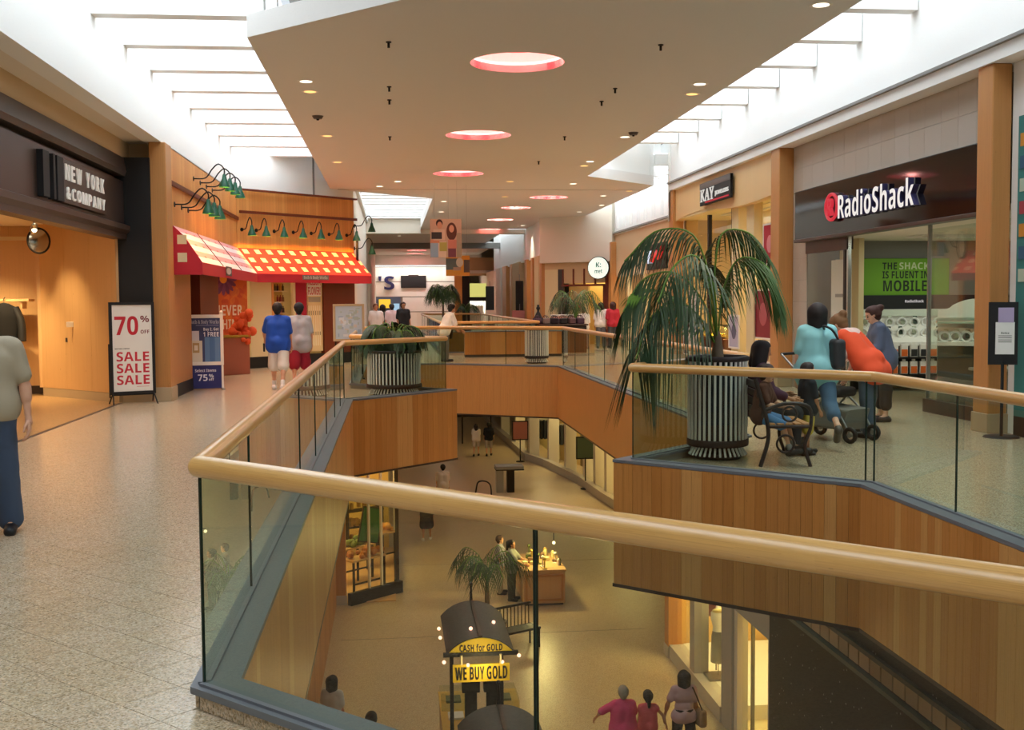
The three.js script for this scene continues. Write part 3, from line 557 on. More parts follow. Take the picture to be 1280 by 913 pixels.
  const need = sheetMat(512, 1024, (c) => { c.fillStyle = '#e8cf96'; c.fillRect(0, 0, 512, 1024); c.fillStyle = '#f2ece4'; c.fillRect(30, 60, 452, 330); c.fillStyle = '#c22430'; fit(c, 'EVERYONE', 50, 80, 412, 70); fit(c, 'NEEDS A', 50, 175, 412, 90); fit(c, 'FLOWER!', 50, 285, 412, 90); c.fillStyle = '#a8a08c'; c.fillRect(60, 400, 392, 60); for (let i = 0; i < 6; i++) { c.fillStyle = '#f4e8c4'; c.fillRect(60 + i * 70, 500, 34, 460); c.fillStyle = '#8a7a4a'; c.fillRect(66 + i * 70, 560, 22, 50); c.fillRect(66 + i * 70, 800, 22, 40); } });
  const np = d45(2.62, -0.02), npg = thing('window_poster', 'cream poster with red lettering about a flower beside the red banner', 'poster', [np[0], 1.62, np[1]], Math.PI / 4);
  add(npg, 'panel', box(0.58, 2.5, 0.02, 0, 0, -0.012), M.cream); add(npg, 'print', sheet(0.58, 2.5), need);
}
// free-standing signs
{
  const a = thing('sale_sign', 'tall black framed stand sign reading 70% off sale in red', 'sign', [-4.5, 0, -20.05], 0.42);
  const sale = sheetMat(512, 1180, (c) => {
    c.fillStyle = '#f3efe8'; c.fillRect(0, 0, 512, 1180); c.fillStyle = '#c81e30'; fit(c, '70', 26, 150, 320, 260); c.fillStyle = '#7a1a22'; fit(c, '%', 362, 150, 120, 90); fit(c, 'OFF', 362, 345, 120, 52);
    c.fillStyle = '#4a4644'; fit(c, 'NEW YORK & COMPANY', 30, 590, 190, 18); c.fillStyle = '#cc2036'; fit(c, 'SALE', 40, 640, 440, 130); fit(c, 'SALE', 40, 800, 440, 130); fit(c, 'SALE', 40, 960, 440, 130); c.fillStyle = '#d88a88'; c.fillRect(300, 1118, 160, 6);
  });
  add(a, 'frame', frameBoxes(0.76, 1.6, 0.05, 0.05).translate(0, 0.97, 0), M.black); add(a, 'panel', box(0.68, 1.52, 0.02, 0, 0.97, 0), M.paper); add(a, 'print', sheet(0.67, 1.5), sale, [0, 0.975, 0.0125]);
  for (const x of [-0.34, 0.34]) for (const z of [-0.2, 0.2]) add(a, 'foot', rod([x, 0.2, 0], [x + Math.sign(x) * 0.03, 0, z], 0.012), M.black);
  add(a, 'cross_bar', rod([-0.36, 0.16, 0], [0.36, 0.16, 0], 0.01), M.black);
  add(a, 'side_bar', rod([-0.395, 0.12, 0.02], [-0.395, 1.05, 0.02], 0.012), M.black);
  const b = thing('stand_sign', 'white framed stand sign with a blue perfume print and 75% panel', 'sign', [-3.76, 0, -23.1], 0.25);
  const perf = sheetMat(512, 760, (c) => {
    c.fillStyle = '#38406a'; c.fillRect(0, 0, 512, 760); c.fillStyle = '#5f86b4'; c.fillRect(250, 330, 262, 430); c.fillStyle = '#4c74a6'; c.fillRect(330, 330, 90, 430); c.fillStyle = '#b4b8cc'; fit(c, 'Bath & Body Works', 16, 30, 480, 66, 'serif'); c.fillStyle = '#8088ac'; c.fillRect(110, 118, 380, 12);
    c.fillStyle = '#e8e8ee'; fit(c, 'Buy 2, Get', 230, 165, 260, 52); fit(c, '1 FREE', 225, 240, 270, 80); c.fillStyle = '#d8d8e0'; c.fillRect(40, 220, 120, 170); c.fillStyle = '#dcd6c4'; c.fillRect(10, 390, 200, 370); c.fillStyle = '#b89a66'; c.fillRect(50, 430, 110, 170); c.fillStyle = '#e4dccc'; c.fillRect(75, 470, 60, 90);
  });
  const sel = sheetMat(512, 410, (c) => { c.fillStyle = '#2a2f74'; c.fillRect(0, 0, 512, 410); c.fillStyle = '#e8e8f2'; fit(c, 'Select Items', 90, 70, 330, 52); fit(c, '75', 130, 160, 160, 120); fit(c, '%', 300, 160, 80, 62); fit(c, 'off', 300, 232, 80, 46); });
  add(b, 'frame', frameBoxes(0.72, 1.02, 0.06, 0.06).translate(0, 1.0, 0), M.paper); add(b, 'panel', box(0.62, 0.92, 0.02, 0, 1.0, 0), M.paper); add(b, 'print', sheet(0.6, 0.88), perf, [0, 1.0, 0.013]);
  for (const x of [-0.33, 0.33]) { add(b, 'post', cyl(0.025, 0.025, 1.55, x, 0.775, 0), M.paper); add(b, 'finial', sph(0.035, x, 1.56, 0), M.paper); add(b, 'foot', box(0.05, 0.03, 0.5, x, 0.015, 0), M.steel); }
  add(b, 'lower_panel', box(0.66, 0.48, 0.02, 0, 0.26, 0), std(0x23286a, 0.5)); add(b, 'lower_print', sheet(0.65, 0.47), sel, [0, 0.26, 0.013]);
  const m = thing('directory_stand', 'pale blue directory board in a tan frame beside the leafy fern planter', 'sign', [-0.98, 0, -25.6], 0.15);
  const map = sheetMat(256, 300, (c) => { c.fillStyle = '#c8d8e2'; c.fillRect(0, 0, 256, 300); seed = 77; for (let i = 0; i < 40; i++) { c.fillStyle = pick(['#a8c0d2', '#e4ecf0', '#b6c8c0', '#d8d0c4']); c.fillRect(rr(14, 220), rr(14, 260), rr(10, 50), rr(8, 36)); } });
  add(m, 'frame', frameBoxes(0.7, 0.84, 0.05, 0.06).translate(0, 1.28, 0), M.beige); add(m, 'panel', box(0.6, 0.74, 0.02, 0, 1.28, 0), M.paper); add(m, 'print', sheet(0.6, 0.74), map, [0, 1.28, 0.013]);
  for (const x of [-0.3, 0.3]) { add(m, 'leg', rod([x, 0.02, 0], [x, 0.9, 0], 0.02), M.darkMetal); add(m, 'foot', box(0.05, 0.03, 0.45, x, 0.015, 0), M.darkMetal); }
}

// ---------------------------------------------------------------- upper shops on the right
woodColumn('timber column at the right edge beside the electronics shop', 7.6, 7.86, -14.0, -13.62, 4.71);
woodColumn('timber column between the electronics and jewellery shops', 7.6, 7.9, -22.0, -21.5, 4.71);
woodColumn('timber column at the far end of the jewellery shop', 7.6, 7.9, -30.35, -29.9, 4.71);
{
  // grey tile wall above and beside the black sign: tiles of their own
  const s = struct('wall_tile', 'grey stone tile wall of the electronics shop');
  add(s, 'tile_backing', b3(7.9, 8.1, 2.9, 4.71, -21.5, -14), M.jointGrey); add(s, 'tile_backing', b3(7.9, 8.1, 0, 2.9, -21.5, -20.75), M.jointGrey);
  seed = 41; const tg = [0, 1, 2].map((i) => uvm(new THREE.BoxGeometry(0.03, 0.442, 0.492).translate(0, 0.221, 0.246), i * 0.2, i * 0.3)), mats = [0xffffff, 0xfcfbf8, 0xf9f7f3].map((c) => mm(tStone, c, 0.45));
  for (let r = 0; r < 2; r++) for (let z = -21.48; z < -14.2; z += 0.496) add(s, 'tile', pick(tg), pick(mats), [7.9, 3.82 + r * 0.446, z]);
  for (let r = 0; r < 9; r++) { const g = uvm(new THREE.BoxGeometry(0.03, 0.418, 0.36).translate(0, 0.209, 0.18), r * 0.2, r * 0.13); for (let c = 0; c < 2; c++) add(s, 'tile', g, pick(mats), [7.9, r * 0.422, -21.48 + c * 0.364]); }
  add(s, 'side_wall', b3(7.87, 7.95, 0, 4.71, -13.62, 0), M.white);
  const st = struct('wall_teal', 'teal door strip at the right edge');
  add(st, 'teal_strip', b3(7.8, 7.88, 0.25, 4.0, -13.36, -9), std(0x2c7a78, 0.6)); add(st, 'base', b3(7.8, 7.9, 0, 0.25, -13.36, -9), M.black);
  for (let i = 0; i < 7; i++) add(st, 'art_patch', box(0.01, 0.16, 0.3, 7.795, 3.7 - i * 0.28, -13.15), std([0xc8862c, 0x2c5a7a, 0xb0c4b0, 0xa03a44][i % 4], 0.7));
  // black glossy sign
  const f = thing('shop_sign', 'glossy black shop sign with white lettering and a red ring emblem', 'sign', [7.75, 0, 0]);
  add(f, 'board', rbox(0.16, 0.94, 6.75, 0.015, 0, 3.31, -17.45), M.blackGloss);
  add(f, 'lower_edge', rbox(0.2, 0.06, 6.75, 0.01, 0, 2.84, -17.45), M.bronze);
  const lit = glow(0xfff8f2, 0.95), litRed = glow(0xe03040, 0.9), side = std(0x3a3560, 0.5);
  const g = text3('RadioShack', 0.4, 0.09), b = g.boundingBox; g.translate(-b.min.x, -b.min.y, 0); g.scale(2.8 / (b.max.x - b.min.x), 0.42 / (b.max.y - b.min.y), 1);
  g.rotateY(-Math.PI / 2).translate(-0.09, 3.1, -18.5); add(f, 'lettering', g, [lit, side]);
  add(f, 'ring_emblem', new THREE.TorusGeometry(0.22, 0.03, 10, 36).rotateY(-Math.PI / 2).scale(1, 1, 1.15).translate(-0.16, 3.33, -18.82), litRed);
  const r = text3('R', 0.3, 0.06), rb = r.boundingBox; r.translate(-(rb.min.x + rb.max.x) / 2, -0.15, 0).rotateY(-Math.PI / 2).translate(-0.14, 3.33, -18.82); add(f, 'emblem_letter', r, litRed);
  add(f, 'emblem_can', cyl(0.25, 0.25, 0.1, 0, 0, 0, 30).rotateZ(Math.PI / 2).scale(1, 1, 1.1).translate(-0.1, 3.33, -18.82), std(0x4a1420, 0.5));
}
// electronics shop interior
{
  const s = struct('wall_electronics', 'interior of the electronics shop');
  add(s, 'far_side', b3(7.9, 14, 0, 3.0, -21.2, -21.0), M.grey); add(s, 'rear', b3(13.7, 14, 0, 3.0, -21, -13), M.grey); add(s, 'near_side', b3(7.95, 14, 0, 3.0, -13.6, -13.4), M.grey);
  add(s, 'shop_ceiling', b3(7.9, 14, 2.86, 2.95, -21, -13.4), M.offwhite);
  add(s, 'white_strip', b3(8.55, 8.62, 1.75, 2.5, -20.98, -20.9), M.paper); add(s, 'fascia_band', b3(8.55, 12.5, 1.54, 1.8, -21.0, -20.85), M.black);
  panelLamp('white ceiling panel light over the phone counter', 10.5, 2.85, -19.2, 2.4, 0.6, 0xf4fff0, 7); panelLamp('white ceiling panel light near the front of the electronics shop', 10.2, 2.85, -16, 2.4, 0.8, 0xf4fff0, 10);
  const gs = sheetMat(1024, 400, (c) => {
    c.fillStyle = '#6ea51c'; c.fillRect(0, 0, 1024, 400);
    c.fillStyle = '#16240e'; fit(c, 'THE', 300, 40, 165, 78); c.fillStyle = '#c8d8a8'; fit(c, 'SHACK', 480, 40, 330, 78); c.fillStyle = '#16240e'; fit(c, 'IS FLUENT IN', 300, 136, 510, 82); fit(c, 'MOBILE.', 300, 236, 530, 124);
  }, 0.6);
  const gp = thing('wall_sign', 'bright green wall sign saying the shop is fluent in mobile', 'sign', [9.86, 2.16, -20.93]);
  add(gp, 'panel', box(1.94, 0.72, 0.04, 0, 0, 0), std(0x4c7414, 0.6)); add(gp, 'print', sheet(1.92, 0.7), gs, [0, 0, 0.025]);
  const tiny = text3('RadioShack', 0.05, 0.005); tiny.rotateY(0).translate(9.9, 1.66, -20.848); one('small_lettering', tiny, glow(0xe8e0e0, 0.7), 'tiny white lettering on the black band below the green sign', 'sign');
  // phone counter along the far side
  const c = thing('phone_counter', 'white phone display counter with a raked back under the black band', 'counter', [10.4, 0, -20.3]);
  add(c, 'back_panel', box(3.9, 0.42, 0.04, 0, 1.32, -0.5), M.paper); add(c, 'header_strip', box(3.9, 0.12, 0.05, 0, 1.46, -0.46), std(0xd8e0d0, 0.6)); add(c, 'raked_top', uvm(new THREE.BoxGeometry(3.9, 0.03, 0.66).rotateX(0.62).translate(0, 1.09, -0.2)), M.paper); add(c, 'front', box(3.9, 0.07, 0.04, 0, 0.88, 0.07), M.paper);
  add(c, 'lower_back', box(3.9, 0.95, 0.05, 0, 0.48, -0.3), M.black); add(c, 'low_shelf', box(3.9, 0.03, 0.5, 0, 0.3, 0), M.darkMetal); add(c, 'mid_shelf', box(3.9, 0.03, 0.5, 0, 0.62, 0), M.darkMetal);
  seed = 43; const ph = [0x222222, 0xe8e8e4, 0x3a4a3a, 0xb8c0a8].map((k) => std(k, 0.4));
  const phoneG = rbox(0.08, 0.15, 0.03, 0.01, 0.03, 0.13, 0).rotateX(-0.2), discG = new THREE.TorusGeometry(0.08, 0.02, 8, 20).translate(0, 0.08, 0.02);
  for (let i = 0; i < 15; i++) for (let j = 0; j < 2; j++) {
    const t = thing('display_phone', 'mobile phone on a round holder along the white phone counter', 'phone', [8.75 + i * 0.25 + j * 0.1, 1.2 - j * 0.19, -20.66 + j * 0.27], rr(-0.4, 0.4), 'phones on the display counter');
    add(t, 'holder_ring', discG, ph[1]); add(t, 'handset', phoneG, pick(ph));
  }
  const pk = [0xe8e4da, 0xd8641e, 0xd8641e, 0xb02a20, 0x222222].map((k) => std(k, 0.5)), pg = rbox(0.14, 0.24, 0.06, 0.006, 0, 0.12, 0), pl = box(0.12, 0.13, 0.006, 0, 0.08, 0.033), pt = box(0.06, 0.04, 0.02, 0, 0.26, 0);
  for (let r = 0; r < 2; r++) for (let i = 0; i < 15; i++) {
    const t = thing('blister_pack', r ? 'accessory pack on the middle shelf below the phone counter' : 'accessory pack on the lowest shelf below the phone counter', 'package', [8.6 + i * 0.19, r ? 0.64 : 0.32, -20.12], 0, r ? 'packs on the middle shelf' : 'packs on the lowest shelf');
    add(t, 'card', pg, i > 9 ? pk[3] : pk[0]); add(t, 'tray', pl, pick([pk[1], pk[2], pk[4]])); add(t, 'hang_tab', pt, pk[0]);
  }
  // splayed glass front: right return, left window
  const w1 = struct('window_' + (++windows), 'right glass front of the electronics shop');
  const a = [8.2, -16.45], b2 = [8.2, -14.02];
  const L = Math.hypot(b2[0] - a[0], b2[1] - a[1]);
  for (const dx of [0, 0.03]) add(w1, 'pane', new THREE.PlaneGeometry(L, 2.6).translate(L / 2, 1.5, 0), M.shopGlass, [a[0] + dx, 0, a[1]], yawOf(a, b2));  // rear pane is an added sheet that doubles the reflection in the glass
  add(w1, 'base', wallBox(a, b2, 0, 0.2, 0.08), M.bronze); add(w1, 'edge', b3(8.18, 8.24, 0.2, 2.86, -16.48, -16.45), M.steel);
  const w2 = struct('window_' + (++windows), 'left glass front of the electronics shop');
  add(w2, 'pane', new THREE.PlaneGeometry(1.75, 2.6).translate(-0.9, 1.5, 0), M.shopGlass, [7.9, 0, -18.95], -Math.PI / 2); add(w2, 'base', b3(7.86, 7.96, 0, 0.2, -20.75, -18.95), M.bronze);
  for (const z of [-18.95, -18.8]) add(w2, 'mullion', b3(7.88, 7.94, 0, 2.86, z - 0.04, z + 0.02), z < -18.9 ? M.bronze : M.chrome);
  add(w2, 'head', b3(7.86, 7.98, 2.6, 2.86, -20.75, -18.8), M.bronze);
  // poster strips and stands seen through the glass
  const ps = thing('hanging_poster', 'tall white poster with a phone picture behind the left shop window', 'poster', [8.1, 1.6, -19.6], -Math.PI / 2);
  add(ps, 'sheet', box(0.9, 1.7, 0.015), M.paper); add(ps, 'picture', box(0.26, 0.36, 0.02, 0.05, -0.45, 0.005), M.black); add(ps, 'lines', box(0.4, 0.06, 0.018, -0.05, 0.2, 0.002), M.steel);
  add(s, 'window_back', b3(8.6, 8.7, 0.2, 2.86, -20.9, -20.0), M.cream);
  const ft = thing('folding_table', 'small table with grey trestle legs behind the right shop window', 'table', [8.75, 0, -15.2], 0.2);
  add(ft, 'top', rbox(0.9, 0.04, 0.5, 0.01, 0, 0.72, 0), M.steel); for (const x of [-0.35, 0, 0.35]) { add(ft, 'leg', rod([x - 0.12, 0, 0.15], [x, 0.7, 0.05], 0.014), M.steel); add(ft, 'leg', rod([x + 0.12, 0, 0.15], [x, 0.7, 0.05], 0.014), M.steel); }
  const dc = thing('display_case', 'white display unit with an arched header behind the right shop window', 'display', [9.55, 0, -17.5], -0.45);
  const arch = new THREE.Shape(); arch.moveTo(-0.6, 1.42); arch.lineTo(0.6, 1.42); arch.lineTo(0.6, 1.55); arch.quadraticCurveTo(0.42, 1.55, 0.38, 1.62); arch.quadraticCurveTo(0, 1.84, -0.38, 1.62); arch.quadraticCurveTo(-0.42, 1.55, -0.6, 1.55);
  add(dc, 'header', new THREE.ExtrudeGeometry(arch, { depth: 0.03, bevelEnabled: false }), M.paper); add(dc, 'back_panel', box(1.2, 0.9, 0.03, 0, 1.0, -0.05), M.paper); add(dc, 'tray', box(1.2, 0.06, 0.5, 0, 1.0, 0.2), M.paper); add(dc, 'cabinet', box(1.2, 0.95, 0.45, 0, 0.48, 0.1), std(0x3a403a, 0.5)); add(dc, 'shelf', box(1.2, 0.03, 0.35, 0, 1.34, 0.15), std(0x9ac0b0, 0.3));
  for (let i = 0; i < 7; i++) { const t = thing('display_phone', 'phone on a round holder on the white unit behind the right window', 'phone', [9.47 + (-0.5 + i * 0.165) * Math.cos(0.45), 1.03, -17.5 + 0.17 + (-0.5 + i * 0.165) * Math.sin(0.45)], -0.45, 'phones on the window unit'); add(t, 'holder_ring', discG, ph[1]); add(t, 'handset', phoneG, pick(ph)); }
  // notice stand at the right edge
  const ns = thing('notice_stand', 'black notice stand with white and lilac papers at the right edge', 'sign', [7.55, 0, -13.2], -0.35);
  add(ns, 'board', box(0.34, 0.78, 0.03, 0, 1.3, 0), M.black); add(ns, 'notice', box(0.22, 0.4, 0.006, 0.02, 1.24, 0.019), M.paper); add(ns, 'lilac_paper', box(0.18, 0.2, 0.006, 0.03, 1.52, 0.019), std(0xb8a8cc, 0.7)); add(ns, 'post', rod([0, 0, 0], [0, 0.95, 0], 0.02), M.black); add(ns, 'foot', cyl(0.2, 0.22, 0.02, 0, 0.01, 0), M.black);
  const nt = sheetMat(220, 400, (c) => { c.fillStyle = '#efece8'; c.fillRect(0, 0, 220, 400); c.fillStyle = '#333'; fit(c, 'Notice', 60, 120, 100, 26); for (let i = 0; i < 4; i++) c.fillRect(30, 165 + i * 26, 160, 8); });
  add(ns, 'notice_print', sheet(0.215, 0.39), nt, [0.02, 1.24, 0.0235]);
}
// jewellery shop
{
  const s = struct('wall_jewellery', 'honey wood fascia of the jewellery shop');
  const sh = new THREE.Shape(); sh.moveTo(0, 3.86); sh.lineTo(0, 4.71); sh.lineTo(-7.9, 4.71); sh.lineTo(-7.9, 3.86); sh.quadraticCurveTo(-5.2, 3.72, -3.4, 3.95); sh.quadraticCurveTo(-1.5, 4.0, 0, 3.86);
  add(s, 'fascia', uvm(new THREE.ExtrudeGeometry(sh, { depth: 0.2, bevelEnabled: false }).rotateY(Math.PI / 2)).translate(7.68, 0, -30), mm(tPale, 0xffffff, 0.5));
  add(s, 'soffit', b3(7.7, 9.2, 3.9, 3.98, -30, -22), M.cream);
  add(s, 'far_side', b3(8, 14, 0, 4, -30.2, -30.0), M.beige); add(s, 'near_side', b3(7.95, 14, 0, 4, -22.0, -21.8), M.beige); add(s, 'rear', b3(11.6, 11.8, 0, 4, -30, -22), std(0xc2a45c, 0.7)); add(s, 'shop_ceiling', b3(9.2, 14, 3.6, 3.7, -30, -22), M.cream); add(s, 'head', b3(9.15, 9.25, 3.6, 4, -30, -22), M.cream);
  panelLamp('warm ceiling panel light over the jewellery cases', 10.3, 3.58, -26, 1.2, 5, 0xffe6b4, 5);
  panelLamp('warm soffit light at the front of the jewellery shop', 8.6, 3.89, -26, 0.4, 4, 0xffecc8, 5);
  const w = struct('window_' + (++windows), 'glass front of the jewellery shop');
  for (const [z0, z1] of [[-29.9, -27.6], [-27.5, -25.6], [-23.6, -22.1]]) add(w, 'pane', new THREE.PlaneGeometry(z1 - z0, 3.6).translate((z1 - z0) / 2, 2.1, 0), M.shopGlass, [7.95, 0, z0], -Math.PI / 2);
  for (const z of [-27.55, -25.55]) add(w, 'mullion', b3(7.9, 7.99, 0, 3.86, z - 0.05, z + 0.05), M.darkMetal); add(w, 'cream_post', b3(7.85, 8.05, 0, 3.86, -25.4, -24.9), M.cream); add(w, 'cream_post', b3(7.85, 8.05, 0, 3.86, -24.3, -23.8), M.cream);
  const k = thing('shop_sign', 'black board sign reading KAY over a red line on the honey fascia', 'sign', [7.6, 0, -25.87]);
  add(k, 'board', rbox(0.06, 0.54, 2.5, 0.01, 0, 4.3, 0), M.black); add(k, 'grey_top', box(0.07, 0.14, 2.5, 0, 4.5, 0), M.bronzeLight);
  const lm = glow(0xf4efe6, 0.8); let g = text3('KAY', 0.3, 0.02, serif), bb = g.boundingBox; g.translate(-bb.min.x, -bb.min.y, 0).scale(1.15 / (bb.max.x - bb.min.x), 0.29 / (bb.max.y - bb.min.y), 1).rotateY(-Math.PI / 2).translate(-0.035, 4.12, -1.15); add(k, 'lettering', g, lm);
  g = text3('JEWELERS', 0.1, 0.02, serif); bb = g.boundingBox; g.translate(-bb.min.x, -bb.min.y, 0).scale(1.05 / (bb.max.x - bb.min.x), 0.12 / (bb.max.y - bb.min.y), 1).rotateY(-Math.PI / 2).translate(-0.035, 4.16, 0.1); add(k, 'small_lettering', g, lm);
  add(k, 'red_line', box(0.02, 0.035, 1.9, -0.035, 4.09, 0.2), glow(0xd02838, 0.8));
  // cases with lit trays, posters, hanging lamp
  const caseAt = (z, label) => {
    const c = thing('jewellery_case', label, 'display case', [8.5, 0, z], -Math.PI / 2);
    add(c, 'cabinet', rbox(1.5, 0.75, 0.5, 0.01, 0, 0.375, 0), M.mahogany); add(c, 'tray', box(1.4, 0.04, 0.42, 0, 0.79, 0), std(0xe0b450, 0.5)); add(c, 'lamp_bar', box(1.2, 0.02, 0.02, 0, 1.05, 0.05), glow(0xffe6a0, 2)); add(c, 'glass_top', box(1.45, 0.26, 0.46, 0, 0.93, 0), M.glassCase); add(c, 'top_frame', frameBoxes(1.5, 0.5, 0.03, 0.03).rotateX(Math.PI / 2).translate(0, 1.07, 0), M.bronze);
    seed = 45 + Math.floor(-z); const pc = []; for (let i = 0; i < 18; i++) pc.push(sph(rr(0.02, 0.045), rr(-0.62, 0.62), 0.83, rr(-0.16, 0.16), 6)); tag(add(c, 'jewellery', merge(pc), std(0xe8c24a, 0.25, { metalness: 0.8 })), null, null, null, 'stuff');
    const l = new THREE.PointLight(0xffd070, 4, 0, 2); l.position.set(8.45, 1.02, z); l.castShadow = true; l.shadow.radius = 5; scene.add(l);
  };
  caseAt(-26.6, 'lit jewellery case behind the palm'); caseAt(-28.8, 'lit jewellery case at the far end of the shop'); caseAt(-23, 'lit jewellery case by the near column');
  const post = (z, y, w, h, base, blob, label, x = 7.9) => { const t = thing('shop_poster', label, 'poster', [x, y, z], -Math.PI / 2); add(t, 'frame', frameBoxes(w + 0.08, h + 0.08, 0.04, 0.03), M.paper); add(t, 'print', box(w, h, 0.015, 0, 0, -0.005), std(base, 0.6)); add(t, 'emblem', new THREE.CircleGeometry(Math.min(w, h) * 0.25, 20).translate(0, 0, 0.006), std(blob, 0.6)); };
  post(-22.9, 2.9, 0.75, 0.8, 0xb02034, 0xd88a90, 'small red framed poster high beside the near column');
  post(-23.3, 1.42, 1.0, 1.0, 0x8a1c2c, 0xb85a62, 'large dark red poster beside the near column'); post(-23.3, 0.62, 1.0, 0.4, 0xe0c890, 0x9aa0b8, 'cream poster below the large dark red one');
  post(-25.1, 1.0, 0.7, 0.7, 0xb8b4cc, 0x5a5a78, 'pale picture poster with a dark figure by the cream posts', 7.82); post(-28.9, 1.2, 0.8, 1.5, 0xd8d4d0, 0x7a7a80, 'grey poster at the far end of the jewellery shop'); post(-29.6, 0.9, 0.5, 1.2, 0x7a1c28, 0xc8a0a0, 'narrow wine red poster at the far jewellery window');
  const hl = thing('pendant_lamp', 'small pale pendant lamp hanging in the jewellery window', 'light', [8.3, 3.3, -23.1]);
  add(hl, 'cord', rod([0, 0, 0], [0, 0.6, 0], 0.008), M.steel); add(hl, 'shade', new THREE.CylinderGeometry(0.05, 0.13, 0.26, 16, 1, true).translate(0, -0.12, 0), M.cream); add(hl, 'bulb', sph(0.06, 0, -0.2, 0), glow(0xfff0c0, 3)); const pl = new THREE.PointLight(0xffe0a0, 3, 0, 2); pl.position.set(8.3, 3.08, -23.1); pl.castShadow = true; scene.add(pl);
  const bp = thing('blue_backdrop', 'pale blue panel hanging behind the pendant lamp', 'panel', [8.9, 3.1, -23.4], -Math.PI / 2); add(bp, 'panel', box(1.3, 1.3, 0.04), std(0xb4c8d0, 0.6)); add(bp, 'rod', rod([-0.65, 0.68, 0], [0.65, 0.68, 0], 0.012), M.steel);
}
// far right shops
{
  const s = struct('wall_farshops', 'shop fronts along the far right walk');
  add(s, 'beige_front', b3(8.3, 8.5, 2.6, 4.15, -41.5, -30.4), M.beige); add(s, 'far_side', b3(8.5, 14, 0, 4, -42, -41.8), M.beige); add(s, 'rear', b3(12, 12.2, 0, 4, -41.8, -30.2), std(0xc8b070, 0.7)); add(s, 'shop_ceiling', b3(8.4, 14, 3.2, 3.3, -41.8, -30.4), M.cream);
  panelLamp('warm ceiling panel light in the shop with the neon swoosh', 10, 3.18, -36, 1.5, 7, 0xffe8bc, 5);
  for (const z of [-31.2, -33.6, -36.4, -39]) add(s, 'shop_post', b3(8.28, 8.42, 0, 2.7, z - 0.08, z + 0.08), M.cream);
  const ns = thing('neon_sign', 'dark sign panel with a white and red swoosh behind the palm leaves', 'sign', [8.26, 3.1, -34.5], -Math.PI / 2);
  add(ns, 'panel', box(2.6, 0.8, 0.06), M.darkMetal); add(ns, 'white_mark', rbox(0.5, 0.4, 0.05, 0.02, -0.75, 0, 0.05), glow(0xe8ecff, 1.1)); add(ns, 'red_swoosh', tube([[-0.4, -0.1, 0.06], [0, 0.12, 0.06], [0.4, -0.02, 0.06], [0.9, 0.2, 0.06]], 0.1, 20, 8), glow(0xe03028, 1.0));
  woodColumn('timber column beside the round hanging sign', 8.1, 8.4, -41.6, -41.1, 3.9); woodColumn('timber column left of the recessed shop', 5.85, 6.15, -44.3, -43.8, 3.6);
  // recessed angled shop with a panelled transom and round sign
  const A = [8.3, -41.5], B = [6.0, -43.8], on = (t, e = 0) => [A[0] + (B[0] - A[0]) * t - e * R2, A[1] + (B[1] - A[1]) * t + e * R2], L = 3.25;
  const wb = (t0, t1, y0, y1, m, n, e = 0, th = 0.08) => add(s, n, wallBox(on(t1, e), on(t0, e), y0, y1, -th), m);
  wb(0, 1, 2.95, 3.25, M.beige, 'transom_head', 0.02); wb(0.0, 0.1, 0, 2.95, M.mahogany, 'jamb', 0.03); wb(0.72, 0.8, 0, 2.95, M.bronze, 'jamb', 0.03); wb(0.8, 1, 0, 2.95, M.cream, 'cream_panel', 0.02);
  for (let i = 0; i < 5; i++) { wb(0.1 + i * 0.155, 0.1 + i * 0.155 + 0.018, 2.35, 2.95, M.mahogany, 'transom_bar', 0.04); if (i < 4) wb(0.118 + i * 0.155, 0.255 + i * 0.155, 2.4, 2.95, M.beige, 'transom_panel', 0.0); } wb(0.1, 0.75, 2.28, 2.36, M.mahogany, 'transom_bar', 0.04);
  add(s, 'recess_back', wallBox(on(1, -1.6), on(0, -1.6), 0, 3, -0.1), std(0xdcc084, 0.7)); wb(0.45, 0.72, 0, 2.3, M.cream, 'door_panel', -0.4); wb(0.12, 0.22, 0, 2.3, M.mahogany, 'door_panel', -0.3);
  panelLamp('warm ceiling panel light in the recessed shop', 8.0, 2.9, -43.4, 1.2, 1.2, 0xffd890, 9);
  const rs = thing('round_sign', 'round white hanging sign with dark green marks', 'sign', [...(() => { const q = on(0.13, 0.4); return [q[0], 2.95, q[1]]; })()], -0.5);
  add(rs, 'disc', cyl(0.42, 0.42, 0.12, 0, 0, 0, 30).rotateX(Math.PI / 2), M.black); const rt = sheetMat(256, 256, (c) => { c.fillStyle = '#dff0ea'; c.fillRect(0, 0, 256, 256); c.fillStyle = '#184c48'; fit(c, 'K:', 90, 60, 80, 60); fit(c, 'met', 80, 140, 100, 50); }, 0.5, 0.6); add(rs, 'face', new THREE.CircleGeometry(0.4, 30).translate(0, 0, 0.065), rt); add(rs, 'bracket', rod([0.4, 0.1, -0.02], [0.65, 0.1, -0.02], 0.02), M.black);
  // narrow far fronts
  const fr = [[-45, -46.4, M.cream], [-47.0, -47.6, M.column], [-49, -49.8, M.column], [-52, -55, M.beige], [-55.3, -56.2, M.column], [-58, -60, M.column], [-61, -64, M.offwhite]];
  for (const [z1, z0, m] of fr) add(s, 'front_pier', b3(5.9, 6.2, 0, 3.55, z0, z1), m);
  for (const [z1, z0, y0, y1, c, e] of [[-46.5, -47, 0, 3, 0xd8cda8, 0.4], [-50, -52, 0, 2.6, 0xbfa878, 0.25], [-56.3, -58, 0, 2.6, 0x5a4850, 0.05]]) add(s, 'shop_window', b3(6.1, 6.19, y0, y1, z0, z1), std(c, 0.5));
